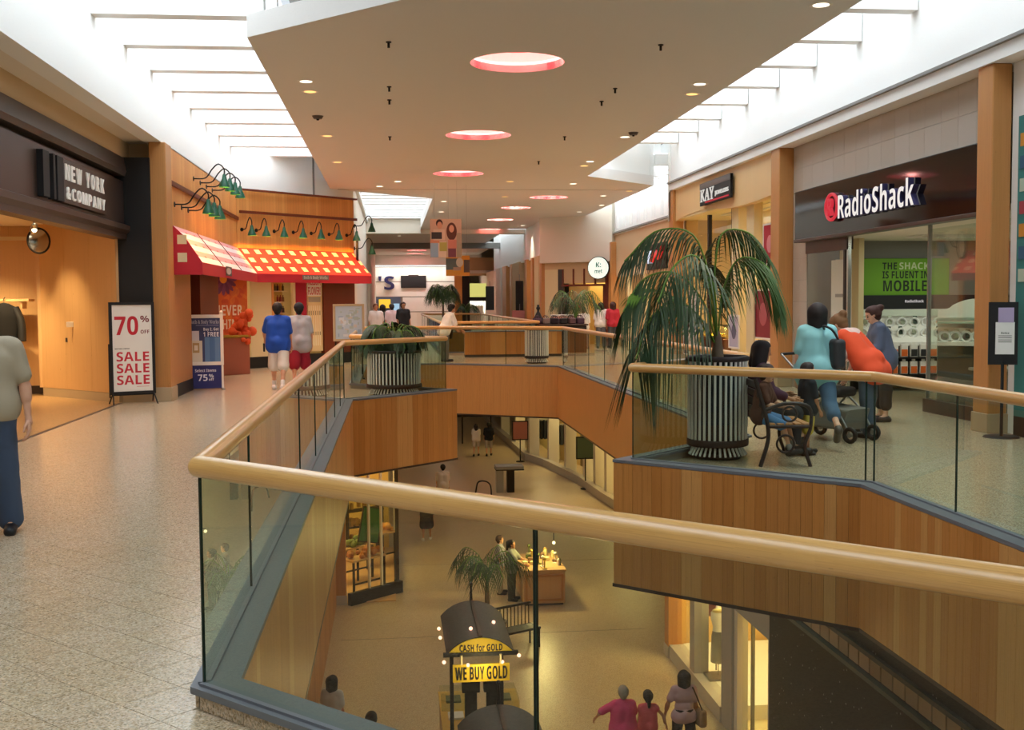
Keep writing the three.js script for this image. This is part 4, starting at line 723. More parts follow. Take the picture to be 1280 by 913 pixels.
  for (const [x, y, z, w, h, c, l] of [[5.8, 1.9, -51, 0.35, 1.5, 0x1e2226, 'black banner on the far right piers'], [5.75, 1.9, -66, 0.5, 1.4, 0x26302e, 'dark square board far along the right side'], [5.75, 1.0, -50.5, 0.7, 0.6, 0xc07a7a, 'small pink notice on the far right piers']]) { const t = thing('hanging_board', l, 'sign', [x, y, z]); add(t, 'board', rbox(w, h, 0.06, 0.01), std(c, 0.6)); add(t, 'hanger', rod([0, h / 2, 0], [0, h / 2 + 0.3, 0], 0.015), M.steel); }
  // far end
  const fe = struct('wall_far', 'far white tiled wall of the department store');
  seed = 47; const tm = [0xf4f2ea, 0xeeeae0, 0xf6f4f0].map((c) => std(c, 0.4));
  const tg = box(0.985, 0.985, 0.05, 0.5, 0.5, 0); add(fe, 'tile_backing', b3(-1.1, 4.4, 0, 4.3, -78.4, -78.1), M.jointGrey);
  for (let r = 0; r < 4; r++) for (let i = 0; i < 6; i++) if (!(i < 2 && r < 2)) add(fe, 'tile', tg, pick(tm), [-1.1 + i * 0.915, r * 1.04, -78.08]);
  add(fe, 'cove_light', b3(-1.1, 4.4, 4.16, 4.22, -78.1, -77.9), glow(0xffffff, 1.6)); rectLight(1.6, 4.2, -77.3, 5, 0.4, [1, 0.97, 0.9], 16);
  add(fe, 'store_opening', b3(-1.1, 0.6, 0, 2.05, -78.09, -78.0), std(0x5a6a86, 0.5)); add(fe, 'lit_panel', b3(-0.9, -0.1, 1.3, 1.9, -78.0, -77.96), glow(0xffc83c, 1.2)); add(fe, 'lit_panel', b3(0.1, 0.5, 1.0, 1.6, -78.0, -77.96), glow(0xb8dcf4, 0.9));
  const ls = thing('store_letters', 'dark blue letters of the department store name on the far tiled wall', 'sign', [-0.72, 0, -78.0]); const g = text3("'S", 1.0, 0.1); g.computeBoundingBox(); { const b = g.boundingBox; g.translate(-b.min.x, -b.min.y, 0).scale(1.1 / (b.max.x - b.min.x), 0.95 / (b.max.y - b.min.y), 1).translate(-0.2, 2.55, 0); } add(ls, 'lettering', g, std(0x2c2c5a, 0.4));
  const ds = thing('dark_sign', 'black sign board with a curved crest on the far tiled wall', 'sign', [1.5, 3.1, -77.98]); add(ds, 'board', rbox(1.75, 0.85, 0.1, 0.02), M.black); add(ds, 'crest', cyl(0.35, 0.35, 0.12, 0, 0.42, 0, 20).rotateX(0).scale(1, 1, 0.2), M.bronze);
  const cs = struct('wall_farcentre', 'far shop front with lit upper panels at the end of the mall');
  add(cs, 'dark_frame', b3(4.6, 5.1, 0, 3.4, -74, -73.8), M.black); add(cs, 'upper_band', b3(4.7, 7, 3.4, 4.6, -74, -73.8), M.beige); add(cs, 'lit_panel', b3(5.1, 6.9, 2.0, 2.9, -74, -73.9), glow(0xe0d878, 1.0)); add(cs, 'dark_band', b3(5.0, 7, 1.75, 2.0, -74, -73.8), M.black); add(cs, 'shop_back', b3(5.1, 7, 0, 1.75, -76, -75.8), M.paper); rectLight(5.6, 1.72, -75.2, 0.9, 0.8, [1, 1, 0.95], 14); add(cs, 'light_panel', b3(5.15, 6.05, 1.74, 1.76, -75.6, -74.8), glow(0xffffff, 1.5)); add(cs, 'warm_wall', b3(4.1, 4.6, 0, 4.3, -74, -73.8), std(0xd8a458, 0.7));
  add(cs, 'blue_band', b3(4.4, 7, 3.55, 3.75, -73.79, -73.7), M.paper);
  seed = 49; for (let i = 0; i < 6; i++) { const t = thing('dress_form', 'white clothed display form in the bright far shop', 'mannequin', [5.15 + i * 0.16, 0, -74.8], 0, 'white display forms in the far shop'); add(t, 'body', new THREE.LatheGeometry([[0.03, 1.55], [0.05, 1.45], [0.17, 1.38], [0.12, 1.1], [0.19, 0.8], [0.12, 0.1], [0.01, 0.1]].map((p) => new THREE.Vector2(...p)), 12), M.paper); add(t, 'base', cyl(0.14, 0.15, 0.1, 0, 0.05, 0), M.steel); }
}
// ceiling fittings: recessed downlights, sprinklers, detectors
{
  const D = [[-1.2, -16.7, 0, 'first beside the left ceiling edge'], [-1.2, -17.5, 1, 'amber, just behind the first at the left ceiling edge'], [-1.2, -22.1, 1, 'amber, alone midway along the left ceiling edge'], [-1.2, -26.2, 1, 'amber, near the far left of the big ceiling'], [-0.3, -31.6, 0, 'white, over the awning corner'], [0.2, -30.3, 0, 'white, right of the one over the awning corner'], [4.7, -12.0, 0, 'large, at the top right of the ceiling'], [4.6, -16.5, 0, 'bright, along the right ceiling edge'], [4.7, -17.3, 1, 'dim, just behind the bright one at the right edge'], [4.6, -21.9, 0, 'white, midway along the right ceiling edge'], [4.6, -25.8, 0, 'white, towards the far right edge of the big ceiling'], [4.6, -26.6, 1, 'amber, towards the far right edge of the big ceiling'], [5.0, -30.7, 0, 'white, beyond the ceiling joint on the right'], [6.5, -34.2, 0, 'white, right of the first pink cove of the second row'], [7.0, -32.7, 1, 'amber, by the angled ceiling edge'], [7.1, -37.6, 0, 'white, nearest the second right skylight'], [6.8, -40.4, 0, 'white, beside the second right skylight end'], [5.6, -47.8, 0, 'white, far along the right side'], [3.2, -30.2, 1, 'amber, between the two rows of coves'], [3.5, -34.6, 1, 'amber, left of the first cove of the second row'], [1.7, -36.3, 0, 'white, beside the second left skylight'], [1.8, -40.5, 0, 'white, second along the second left skylight'], [1.7, -44.9, 1, 'amber, third along the second left skylight'], [4.7, -67.8, 0, 'white, far above the dark boards'], [0.4, -55.3, 0, 'white, beyond the second left skylight']];
  for (const [x, z, y, w] of D) downlight(x, CY, z, y, y ? 14 : 22, 'recessed ceiling downlight, ' + w, 'recessed downlights of the mall ceiling');
  const sg = merge([cyl(0.035, 0.035, 0.012, 0, -0.006, 0, 12), cyl(0.016, 0.016, 0.06, 0, -0.04, 0, 8), cyl(0.016, 0.016, 0.006, 0, -0.072, 0, 12)]);
  const W = ['first in the left row', 'second in the left row', 'third in the left row', 'last in the left row', 'first in the right row', 'second in the right row', 'third in the right row', 'fourth in the right row', 'last in the right row'];
  [[0, -14.1], [0, -17.0], [0, -18.1], [0, -22.1], [3.4, -14.0], [3.4, -16.9], [3.4, -18.0], [3.4, -21.9], [3.4, -25.8]].forEach(([x, z], i) => one('sprinkler_head', sg, M.darkMetal, 'small dark sprinkler head under the big ceiling, ' + W[i], 'sprinkler', [x, CY, z], 0, 'sprinkler heads'));
  for (const [x, z, l] of [[-1.23, -19.75, 'small dark detector at the left edge of the ceiling'], [4.64, -21.3, 'small dark detector at the right edge of the ceiling']]) { const t = thing('smoke_detector', l, 'detector', [x, CY, z]); add(t, 'housing', cyl(0.1, 0.07, 0.05, 0, -0.025, 0), M.bronzeLight); add(t, 'sensor', cyl(0.03, 0.02, 0.03, 0, -0.06, 0), M.darkMetal); }
  // hanging banners
  const ad = sheetMat(512, 560, (c) => {
    c.fillStyle = '#c8b49a'; c.fillRect(0, 0, 512, 560); c.fillStyle = '#9cc2dc'; c.fillRect(0, 330, 130, 230); c.fillStyle = '#e4d8c0'; c.fillRect(130, 330, 130, 230); c.fillStyle = '#b8b860'; c.fillRect(150, 340, 120, 130); c.fillStyle = '#d89a7a'; c.fillRect(0, 300, 150, 50);
    c.fillStyle = '#332420'; c.beginPath(); c.ellipse(150, 60, 55, 58, 0, 0, 7); c.fill(); c.fillStyle = '#d0a080'; c.beginPath(); c.ellipse(155, 90, 42, 52, 0, 0, 7); c.fill(); c.fillStyle = '#d8c8b0'; c.fillRect(50, 150, 190, 160); c.fillStyle = '#38383c'; c.fillRect(20, 190, 170, 100);
    c.fillStyle = '#5a3428'; c.beginPath(); c.ellipse(350, 180, 85, 130, 0, 0, 7); c.fill(); c.fillStyle = '#d8a88a'; c.beginPath(); c.ellipse(350, 140, 40, 55, 0, 0, 7); c.fill(); c.fillStyle = '#cc8a76'; c.fillRect(290, 300, 140, 130); c.fillStyle = '#7a4a58'; c.fillRect(290, 430, 130, 130); c.fillStyle = '#a8a088'; c.fillRect(430, 200, 82, 360);
  });
  const h = thing('hanging_banner', 'hanging banner showing a young man and a long-haired woman', 'banner', [1.45, 3.42, -30]);
  add(h, 'board', box(0.84, 1.02, 0.03), M.beige); add(h, 'print', sheet(0.83, 1.01), ad, [0, 0, 0.017]); for (const x of [-0.3, 0.3]) add(h, 'wire', rod([x, 0.51, 0], [x, 1.53, 0], 0.002), M.steel);
  const ad2 = sheetMat(400, 300, (c) => { c.fillStyle = '#c8862c'; c.fillRect(0, 0, 400, 300); c.fillStyle = '#5c6468'; c.fillRect(0, 40, 250, 170); c.fillStyle = '#c4b8b0'; c.beginPath(); c.ellipse(230, 100, 60, 70, 0, 0, 7); c.fill(); c.fillStyle = '#4a3c3a'; c.fillRect(300, 60, 100, 190); c.fillStyle = '#a8867a'; c.fillRect(120, 170, 130, 50); });
  const h2 = thing('hanging_banner', 'smaller orange edged picture board hanging below and behind the banner', 'banner', [1.82, 2.72, -31]);
  add(h2, 'board', box(0.66, 0.56, 0.03), M.beige); add(h2, 'print', sheet(0.65, 0.55), ad2, [0, 0, 0.017]); for (const x of [-0.25, 0.25]) add(h2, 'wire', rod([x, 0.28, 0], [x, 2.23, 0], 0.002), M.steel);
}

// ---------------------------------------------------------------- lower floor: shops, kiosks, stands
{
  const c = struct('ceiling', 'lower mall ceiling fittings');
  // rows of soft downlight panels under the upper walkways
  const rows = [[-2.2, [-8, -14, -20, -26]], [5.4, [-10, -16, -22, -29, -36]], [2.6, [-32.5, -34.5]], [6.6, [-44, -52]], [0.6, [-34, -46, -56]], [3, [-63, -70, -78]]];
  rows.forEach(([x, zs], r) => zs.forEach((z, i) => panelLamp(`warm recessed light panel under the upper floor, row ${'abcdef'[r]} spot ${i + 1}`, x, -1.25, z, 0.5, 1.2, 0xffead0, 5, 'recessed_light', 'lower ceiling panels')));
  const wl2 = struct('wall_lowerleft', 'lower left shop fronts');
  add(wl2, 'left_wall', b3(-1.75, -1.55, LOW, -1.2, -29.4, 9), M.farWood);
  const A = [-1.25, -29.25], B = [0.1, -30.5];
  add(wl2, 'window_base', wallBox(A, B, LOW, LOW + 0.32, 0.14), M.darkMetal); add(wl2, 'window_base', b3(-0.04, 0.1, LOW, LOW + 0.32, -36, -30.5), M.darkMetal);
  add(wl2, 'corner_post', b3(0.0, 0.1, LOW + 0.32, -1.2, -30.6, -30.5), M.bronze); add(wl2, 'end_post', b3(-0.05, 0.1, LOW, -1.2, -36.2, -36), M.offwhite);
  add(wl2, 'far_left_wall', b3(-0.4, -0.2, LOW, -1.2, -85, -36.2), M.cream);
  for (const t of [0.38, 0.62]) add(wl2, 'mullion', wallBox([A[0] + (B[0] - A[0]) * t, A[1] + (B[1] - A[1]) * t], [A[0] + (B[0] - A[0]) * (t + 0.03), A[1] + (B[1] - A[1]) * (t + 0.03)], LOW + 0.32, -1.2, 0.06), M.offwhite);
  const w = struct('window_' + (++windows), 'lower left shop window'); const L = Math.hypot(B[0] - A[0], B[1] - A[1]);
  add(w, 'pane', new THREE.PlaneGeometry(L, 4.6).translate(L / 2, LOW + 0.32 + 2.3, 0), M.shopGlass, [A[0], 0, A[1]], yawOf(A, B)); add(w, 'pane', new THREE.PlaneGeometry(5.4, 4.6).translate(0, LOW + 0.32 + 2.3, 0), M.shopGlass, [0.06, 0, -33.25], Math.PI / 2);
  const inn = struct('wall_lowershop', 'bright interior of the lower left shop');
  add(inn, 'side', b3(-6, -1.55, LOW, -1.2, -29.6, -29.4), M.cream); add(inn, 'rear', b3(-6, -5.8, LOW, -1.2, -36, -29.6), M.cream); add(inn, 'far', b3(-6, -0.2, LOW, -1.2, -36.2, -36), std(0xe0c078, 0.7)); add(inn, 'ceiling_panel', b3(-6, 0, -1.3, -1.22, -36, -29.4), M.cream); add(inn, 'boards', b3(-6, 0, LOW, LOW + 0.02, -36, -29.5), M.maple);
  panelLamp('bright ceiling panel in the lower left shop', -2.4, -1.35, -32.4, 2.4, 2.4, 0xffd488, 14);
  woodColumn2('lower timber column at the left shop corner', -1.66, -1.3, -29.7, -29.3);
  const tb = (x, z, label, top) => {
    const t = thing('display_table', label, 'table', [x, LOW, z], 0.75);
    add(t, 'top', rbox(1.2, 0.05, 0.5, 0.01, 0, 0.98, 0), M.maple); for (const sx of [-0.55, 0.0, 0.55]) add(t, 'leg', box(0.05, 0.95, 0.05, sx, 0.48, 0.2), M.black); add(t, 'stretcher', box(1.15, 0.04, 0.04, 0, 0.35, 0.2), M.black);
    seed = 51 + Math.round(-z); const g = []; for (let i = 0; i < 22; i++) g.push(sph(rr(0.06, 0.12), rr(-0.5, 0.5), 1.06 + rr(0, 0.12), rr(-0.2, 0.2), 8)); tag(add(t, 'goods', merge(g), std(top, 0.6)), null, null, null, 'stuff');
  };
  tb(-0.85, -30.5, 'display table heaped with warm goods in the lower left window', 0xc8803c); tb(-0.55, -33.6, 'second table of goods deeper in the lower left shop', 0xd89a48); tb(-1.2, -31.9, 'third goods table with green things in the lower left shop', 0x7a8a4a);
  const gb = thing('green_board', 'tilted green board standing on the goods table in the lower left window', 'sign', [-0.72, LOW + 1.5, -30.85], 0.5); add(gb, 'board', box(0.6, 0.95, 0.03, 0, 0.3, 0).rotateZ(-0.2), std(0x3c7a3a, 0.6)); add(gb, 'edge', frameBoxes(0.64, 0.99, 0.03, 0.04).translate(0, 0.3, 0).rotateZ(-0.2), M.bronze);
  const rk = thing('shelf_rack', 'dark rack crowded with small goods in the lower left shop', 'shelf', [-1.0, LOW, -34.8], 0.6); for (let i = 0; i < 4; i++) add(rk, 'shelf', box(1.3, 0.03, 0.4, 0, 0.5 + i * 0.5, 0), M.black); for (const x of [-0.63, 0.63]) add(rk, 'upright', box(0.04, 2.2, 0.4, x, 1.1, 0), M.black); seed = 53; const gg = []; for (let i = 0; i < 40; i++) gg.push(box(rr(0.05, 0.12), rr(0.1, 0.3), 0.1, rr(-0.55, 0.55), 0.65 + 0.5 * Math.floor(rnd() * 4), rr(-0.1, 0.1))); tag(add(rk, 'goods', merge(gg), std(0xb08850, 0.6)), null, null, null, 'stuff');
}
function woodColumn2(label, x0, x1, z0, z1) { const s = struct('column', label); add(s, 'shaft', b3(x0, x1, LOW + 0.25, -1.22, z0, z1), M.column); add(s, 'plinth', b3(x0 - 0.02, x1 + 0.02, LOW, LOW + 0.25, z0 - 0.02, z1 + 0.02), M.stone); }
{
  // lower right shop: bright windows between piers, then a black granite front with a row of tan panels
  const s = struct('wall_lowerright', 'lower right shop front of pale piers and lit windows');
  woodColumn2('lower timber column at the right shop corner', 6.0, 6.3, -24.3, -23.95);
  const pier = (z1, z0, m) => add(s, 'pier', b3(6.05, 6.35, LOW, -1.22, z0, z1), m);
  pier(-22.0, -22.35, M.pierGrey); pier(-19.48, -20.12, M.pierGrey); pier(-17.3, -17.5, M.pierGrey); add(s, 'lit_jamb', b3(6.1, 6.3, LOW, -3.85, -19.48, -19.3), M.offwhite); add(s, 'mullion', b3(6.17, 6.23, LOW, -3.85, -18.75, -18.7), M.steel);
  add(s, 'far_return', b3(6.3, 12, LOW, -1.22, -24.3, -24.1), std(0xe2b86a, 0.7)); add(s, 'bulkhead', b3(6.08, 6.3, -3.85, -1.22, -20.6, -17.3), M.pierGrey); add(s, 'header', b3(6.08, 6.3, -2.6, -1.22, -24, -20.4), M.offwhite);
  add(s, 'rear', b3(8.6, 8.8, LOW, -1.22, -24, -17.4), std(0xe8c47c, 0.7)); add(s, 'window_floor', b3(6.35, 8.6, LOW, LOW + 0.3, -24, -20.1), M.paper); add(s, 'shop_floor', b3(6.35, 8.6, LOW, LOW + 0.02, -20.1, -17.4), M.cream); add(s, 'sill', b3(6.02, 6.35, LOW, LOW + 0.3, -23.95, -20.1), M.stone); add(s, 'near_return', b3(6.3, 9, LOW, -1.22, -17.5, -17.3), M.cream); add(s, 'shop_ceiling', b3(6.3, 8.7, -1.5, -1.4, -24.2, -17.4), M.cream);
  const w = struct('window_' + (++windows), 'lower right shop windows');
  for (const [z0, z1] of [[-23.95, -22.4], [-22.0, -20.12], [-19.3, -18.77], [-18.7, -17.5]]) add(w, 'pane', new THREE.PlaneGeometry(z1 - z0, z0 > -20.5 ? 2.3 : 3.4).translate((z1 - z0) / 2, LOW + (z0 > -20.5 ? 1.2 : 2.0), 0), M.shopGlass, [6.2, 0, z0], -Math.PI / 2);
  panelLamp('bright ceiling panel over the mannequin window', 7.3, -1.55, -22.2, 1.6, 2.6, 0xffe0a0, 20); panelLamp('bright ceiling panel in the lower right shop', 7.3, -1.55, -19, 1.6, 1.6, 0xffe4b0, 13);
  const ma = thing('mannequin', 'headless mannequin in a long dark skirt in the lower right window', 'mannequin', [6.47, LOW + 0.3, -21.72]); ma.scale.setScalar(0.8);
  add(ma, 'stand', merge([cyl(0.012, 0.012, 0.6, 0, 0.3, 0), b3(-0.3, 0.3, 0, 0.06, -0.3, 0.3)]), M.bronze); add(ma, 'skirt', new THREE.LatheGeometry([[0.13, 1.25], [0.17, 1.1], [0.19, 0.55], [0.19, 0.4], [0.15, 0.42]].map((p) => new THREE.Vector2(...p)), 20), M.black); add(ma, 'top', new THREE.LatheGeometry([[0.02, 1.85], [0.06, 1.83], [0.07, 1.75], [0.19, 1.66], [0.19, 1.5], [0.13, 1.28], [0.15, 1.2]].map((p) => new THREE.Vector2(...p)), 20), M.paper); add(ma, 'scarf', new THREE.TorusGeometry(0.12, 0.045, 8, 18).rotateX(1.3).translate(0, 1.72, 0.03), std(0xe8d088, 0.7));
  const rp = thing('window_banner', 'dark red banner panel on a thin stand in the lower right window', 'banner', [6.4, LOW + 0.3, -22.35], -0.9); add(rp, 'panel', box(0.7, 1.6, 0.03, 0, 1.9, 0), std(0x8a1c20, 0.6)); for (const x of [-0.25, 0.25]) add(rp, 'leg', rod([x, 0, 0], [x, 1.1, 0], 0.015), M.bronze);
  const bs = thing('display_plinth', 'brown display plinth behind the near lower right window', 'display', [7.3, LOW, -18.6]); add(bs, 'block', rbox(0.9, 0.5, 0.9, 0.02, 0, 0.25, 0), std(0x9a6a3a, 0.6)); add(bs, 'top', rbox(1.0, 0.05, 1.0, 0.01, 0, 0.52, 0), M.maple);
  const g = struct('wall_granite', 'black granite lower front with a frieze of tan panels');
  add(g, 'granite_face', b3(6.0, 6.3, LOW, -3.14, -17.3, 2), M.granite); add(g, 'ledge', b3(5.97, 6.3, -3.16, -3.1, -17.3, 2), std(0x3a4a46, 0.4)); add(g, 'frieze_back', b3(6.06, 6.3, -3.1, -2.8, -17.3, 2), M.black); add(g, 'upper_ledge', b3(5.99, 6.3, -2.84, -2.78, -17.3, 2), std(0x2c3432, 0.4)); add(g, 'upper_wall', b3(6.05, 6.3, -2.8, -1.22, -17.3, 2), M.granite);
  seed = 55; const tp = box(0.03, 0.23, 0.3), tms = [0xb8a488, 0xae9a80, 0xc0a88c].map((c) => std(c, 0.6)); for (let z = -17.1; z < -8; z += 0.335) add(g, 'tan_panel', tp, pick(tms), [6.055, -2.96, z]);
}
{
  // far lower right fronts
  const s = struct('wall_lowerfar', 'far lower right shop fronts');
  const P = [[9.0, -38], [8.5, -43.6], [8.3, -47.5], [7.5, -52.9], [6.85, -55.2], [6.5, -66], [6.5, -84]];
  for (let i = 0; i + 1 < P.length; i++) { const a = P[i], b = P[i + 1]; add(s, 'base', wallBox([a[0] - 0.1, a[1]], [b[0] - 0.1, b[1]], LOW, LOW + 0.35, -0.3), M.stone); add(s, 'top_band', wallBox(a, b, -2.4, -1.2, -0.2), M.offwhite); add(s, 'shop_back', wallBox([a[0] + 1.6, a[1]], [b[0] + 1.6, b[1]], LOW, -1.2, -0.2), std([0xe8dca8, 0xd8d8c8, 0x8a7a5a, 0xe0c888, 0xe8dca0, 0xc8b888][i], 0.7)); }
  for (const [x, z] of [[8.5, -43.6], [8.4, -45.5], [8.3, -47.5], [7.9, -50.2], [7.5, -52.9], [6.85, -55.2], [6.7, -60], [6.5, -66]]) add(s, 'pier', box(0.5, 5, 0.5, x + 0.1, LOW + 2.5, z), M.offwhite);
  for (const [x, z] of [[9.3, -45.5], [8.6, -51.5], [7.9, -58], [9.6, -41]]) panelLamp(`bright shop window light at the far lower right, at ${Math.round(-z)} paces`, x, -1.3, z, 0.8, 2.2, 0xffe8a0, 22, 'window_light', 'far lower window lights');
  add(s, 'far_end', b3(-0.2, 6.7, LOW, -1.2, -80.3, -80), M.cream); add(s, 'near_return', b3(8.9, 14, LOW, -1.2, -38, -37.8), M.cream);
  for (const [x, z, l] of [[6.75, -56.3, 'left rail of dark clothes in the far lower shop'], [7.75, -53.8, 'right rail of dark clothes in the far lower shop']]) { const t = thing('clothes_rail', l, 'clothes rail', [x + 0.9, LOW, z]); add(t, 'rail', merge([rod([-0.9, 1.9, 0], [0.9, 1.9, 0], 0.02), rod([-0.9, 0, 0], [-0.9, 1.9, 0], 0.02), rod([0.9, 0, 0], [0.9, 1.9, 0], 0.02)]), M.steel); for (let i = 0; i < 9; i++) add(t, 'garment', rbox(0.14, 0.95, 0.4, 0.04, -0.7 + i * 0.175, 1.38, 0), [M.black, std(0x2a2c30, 0.8), std(0x4a4440, 0.8)][i % 3]); }
  const st = (x, z, c, h, l) => { const t = thing('sign_stand', l, 'sign', [x, LOW, z]); add(t, 'board', rbox(0.75, 0.9, 0.05, 0.01, 0, h, 0), std(c, 0.6)); add(t, 'frame', frameBoxes(0.8, 0.95, 0.05, 0.06).translate(0, h, 0), M.black); add(t, 'post', rod([0, 0, 0], [0, h - 0.4, 0], 0.03), M.black); add(t, 'foot', cyl(0.2, 0.22, 0.04, 0, 0.02, 0), M.black); };
  st(6.2, -54.6, 0xb06a58, 1.55, 'far stand sign with a reddish board on the lower floor'); st(8.0, -46.2, 0x4a5a44, 1.75, 'far stand sign with a dark green board on the lower floor');
  const k = thing('information_stand', 'grey topped information stand on the lower floor', 'stand', [4.75, LOW, -46]); add(k, 'top', rbox(1.15, 0.14, 0.8, 0.02, 0, 1.05, 0), M.grey); add(k, 'top_edge', rbox(1.17, 0.05, 0.82, 0.01, 0, 0.97, 0), M.black); for (const x of [-0.4, 0.05]) add(k, 'pedestal', rbox(0.3, 0.95, 0.4, 0.01, x, 0.475, 0), x < 0 ? M.steel : M.darkMetal);
  const bd = thing('wall_board', 'dark board with a small red and white print at the far lower end', 'sign', [4.6, LOW + 2.2, -62]); add(bd, 'board', rbox(2.2, 1.4, 0.1, 0.02), M.darkMetal); add(bd, 'print', box(0.9, 0.7, 0.02, 0, 0, 0.06), std(0xc8a0a0, 0.6)); for (const x of [-0.8, 0.8]) add(bd, 'post', rod([x, -2.2, 0], [x, -0.6, 0], 0.04), M.darkMetal);
  one('stair_rail', tube([[3.2, LOW + 0.35, -44], [3.3, LOW + 0.8, -43.8], [3.7, LOW + 0.8, -43.2], [3.75, LOW, -43.1]], 0.03), M.darkMetal, 'low bent dark rail standing on the lower floor', 'rail');
}
// gold kiosk with two barrel roofs
{
  const roofAt = (z, label, sign) => {
    const t = thing('kiosk_canopy', label, 'canopy', [1.27, LOW, z]);
    const arc = (r0, dy) => { const s = new THREE.Shape(); s.absarc(0, 0, r0, 0.68, Math.PI - 0.68, false); s.absarc(0, 0, r0 - 0.03, Math.PI - 0.68, 0.68, true); return new THREE.ExtrudeGeometry(s, { depth: 2.1, bevelEnabled: false, curveSegments: 24 }).translate(0, 2.6 - r0 * Math.sin(0.68), -2.1); };
    add(t, 'roof_skin', arc(0.67, 0), std(0x4a4340, 0.6, { side: THREE.DoubleSide }));
    add(t, 'ridge', box(0.05, 0.03, 2.1, 0, 2.86, -1.05), M.bronze);
    const s = new THREE.Shape(); s.absarc(0, 0, 0.65, 0.68, Math.PI - 0.68, false);
    if (sign) {
      add(t, 'arch_board', new THREE.ExtrudeGeometry(s, { depth: 0.03, bevelEnabled: false }).translate(0, 2.6 - 0.41, 0), M.yellowBoard);
      const g = text3('CASH for GOLD', 0.1, 0.01); g.computeBoundingBox(); g.translate(-(g.boundingBox.max.x) / 2, 2.645, 0.03).scale(0.66, 1, 1); add(t, 'lettering', g, M.black);
    }
    add(t, 'front_edge', box(1.14, 0.06, 0.06, 0, 2.6, 0.02), M.black); add(t, 'finial', merge([cyl(0.012, 0.03, 0.3, 0, 3.0, -2.05), sph(0.03, 0, 3.15, -2.05)]), M.darkMetal);
    for (const [x, y, z2] of [[-0.56, 2.5, 0.05], [-0.2, 2.45, 0.08], [0.32, 2.48, 0.08], [0.58, 2.56, 0.05], [-0.58, 2.62, -0.8], [-0.58, 2.62, -1.3], [0.28, 2.81, -0.9], [-0.12, 2.87, -0.4]]) add(t, 'bulb', sph(0.03, x, y, z2, 10), bulbW);
    for (const x of [-0.4, 0.4]) add(t, 'post', box(0.06, 2.6, 0.06, x, 1.3, -0.9), M.black);
    const l = new THREE.PointLight(0xffd8a0, 1.6, 0, 2); l.position.set(1.27, LOW + 2.45, z + 0.45); l.castShadow = true; l.shadow.radius = 6; scene.add(l);
  };
  const bulbW = glow(0xffb8a0, 4);
  roofAt(-16.7, 'dark barrel roof of the gold kiosk with a yellow arched board', true); roofAt(-11.74, 'nearer dark barrel roof of the gold kiosk at the picture bottom', false);
  const bn = thing('kiosk_banner', 'yellow board reading WE BUY GOLD in black below the kiosk arch', 'sign', [1.27, LOW + 2.33, -16.62]); add(bn, 'board', box(0.86, 0.27, 0.03), M.yellowBoard);
  const g = text3('WE BUY GOLD', 0.2, 0.01), b = g.boundingBox; g.translate(-(b.min.x + b.max.x) / 2, -b.min.y, 0).scale(0.78 / (b.max.x - b.min.x), 0.2 / (b.max.y - b.min.y), 1).translate(0, -0.1, 0.016); add(bn, 'lettering', g, M.black); for (const x of [-0.3, 0.3]) add(bn, 'strap', rod([x, 0.13, 0], [x, 0.27, 0], 0.02), M.cream);
  for (const [x, z, l] of [[0.98, -18.8, 'left yellow lit counter of the gold kiosk'], [1.86, -18.8, 'right yellow lit counter of the gold kiosk']]) {
    const c = thing('kiosk_counter', l, 'counter', [x, LOW, z]); add(c, 'cabinet', rbox(0.46, 0.9, 1.9, 0.02, 0, 0.45, 0), M.maple); add(c, 'top', rbox(0.5, 0.04, 1.95, 0.01, 0, 0.93, 0), std(0xe8b84c, 0.35)); for (const dz of [-0.5, 0.3]) add(c, 'tray', rbox(0.26, 0.04, 0.3, 0.008, 0, 0.97, dz), dz < 0 ? M.green : M.paper); add(c, 'glass', box(0.46, 0.14, 0.9, 0, 1.03, -0.4), M.glassCase);
  }
  for (const [x, z, l] of [[1.22, -18.3, 'left black post display in the gold kiosk'], [1.58, -18.3, 'right dark display stand in the gold kiosk']]) { const t = thing('display_stand', l, 'stand', [x, LOW, z]); add(t, 'column', rbox(0.2, 1.5, 0.2, 0.02, 0, 0.75, 0), M.black); add(t, 'head', rbox(0.3, 0.2, 0.2, 0.02, 0, 1.55, 0), M.darkMetal); }
}
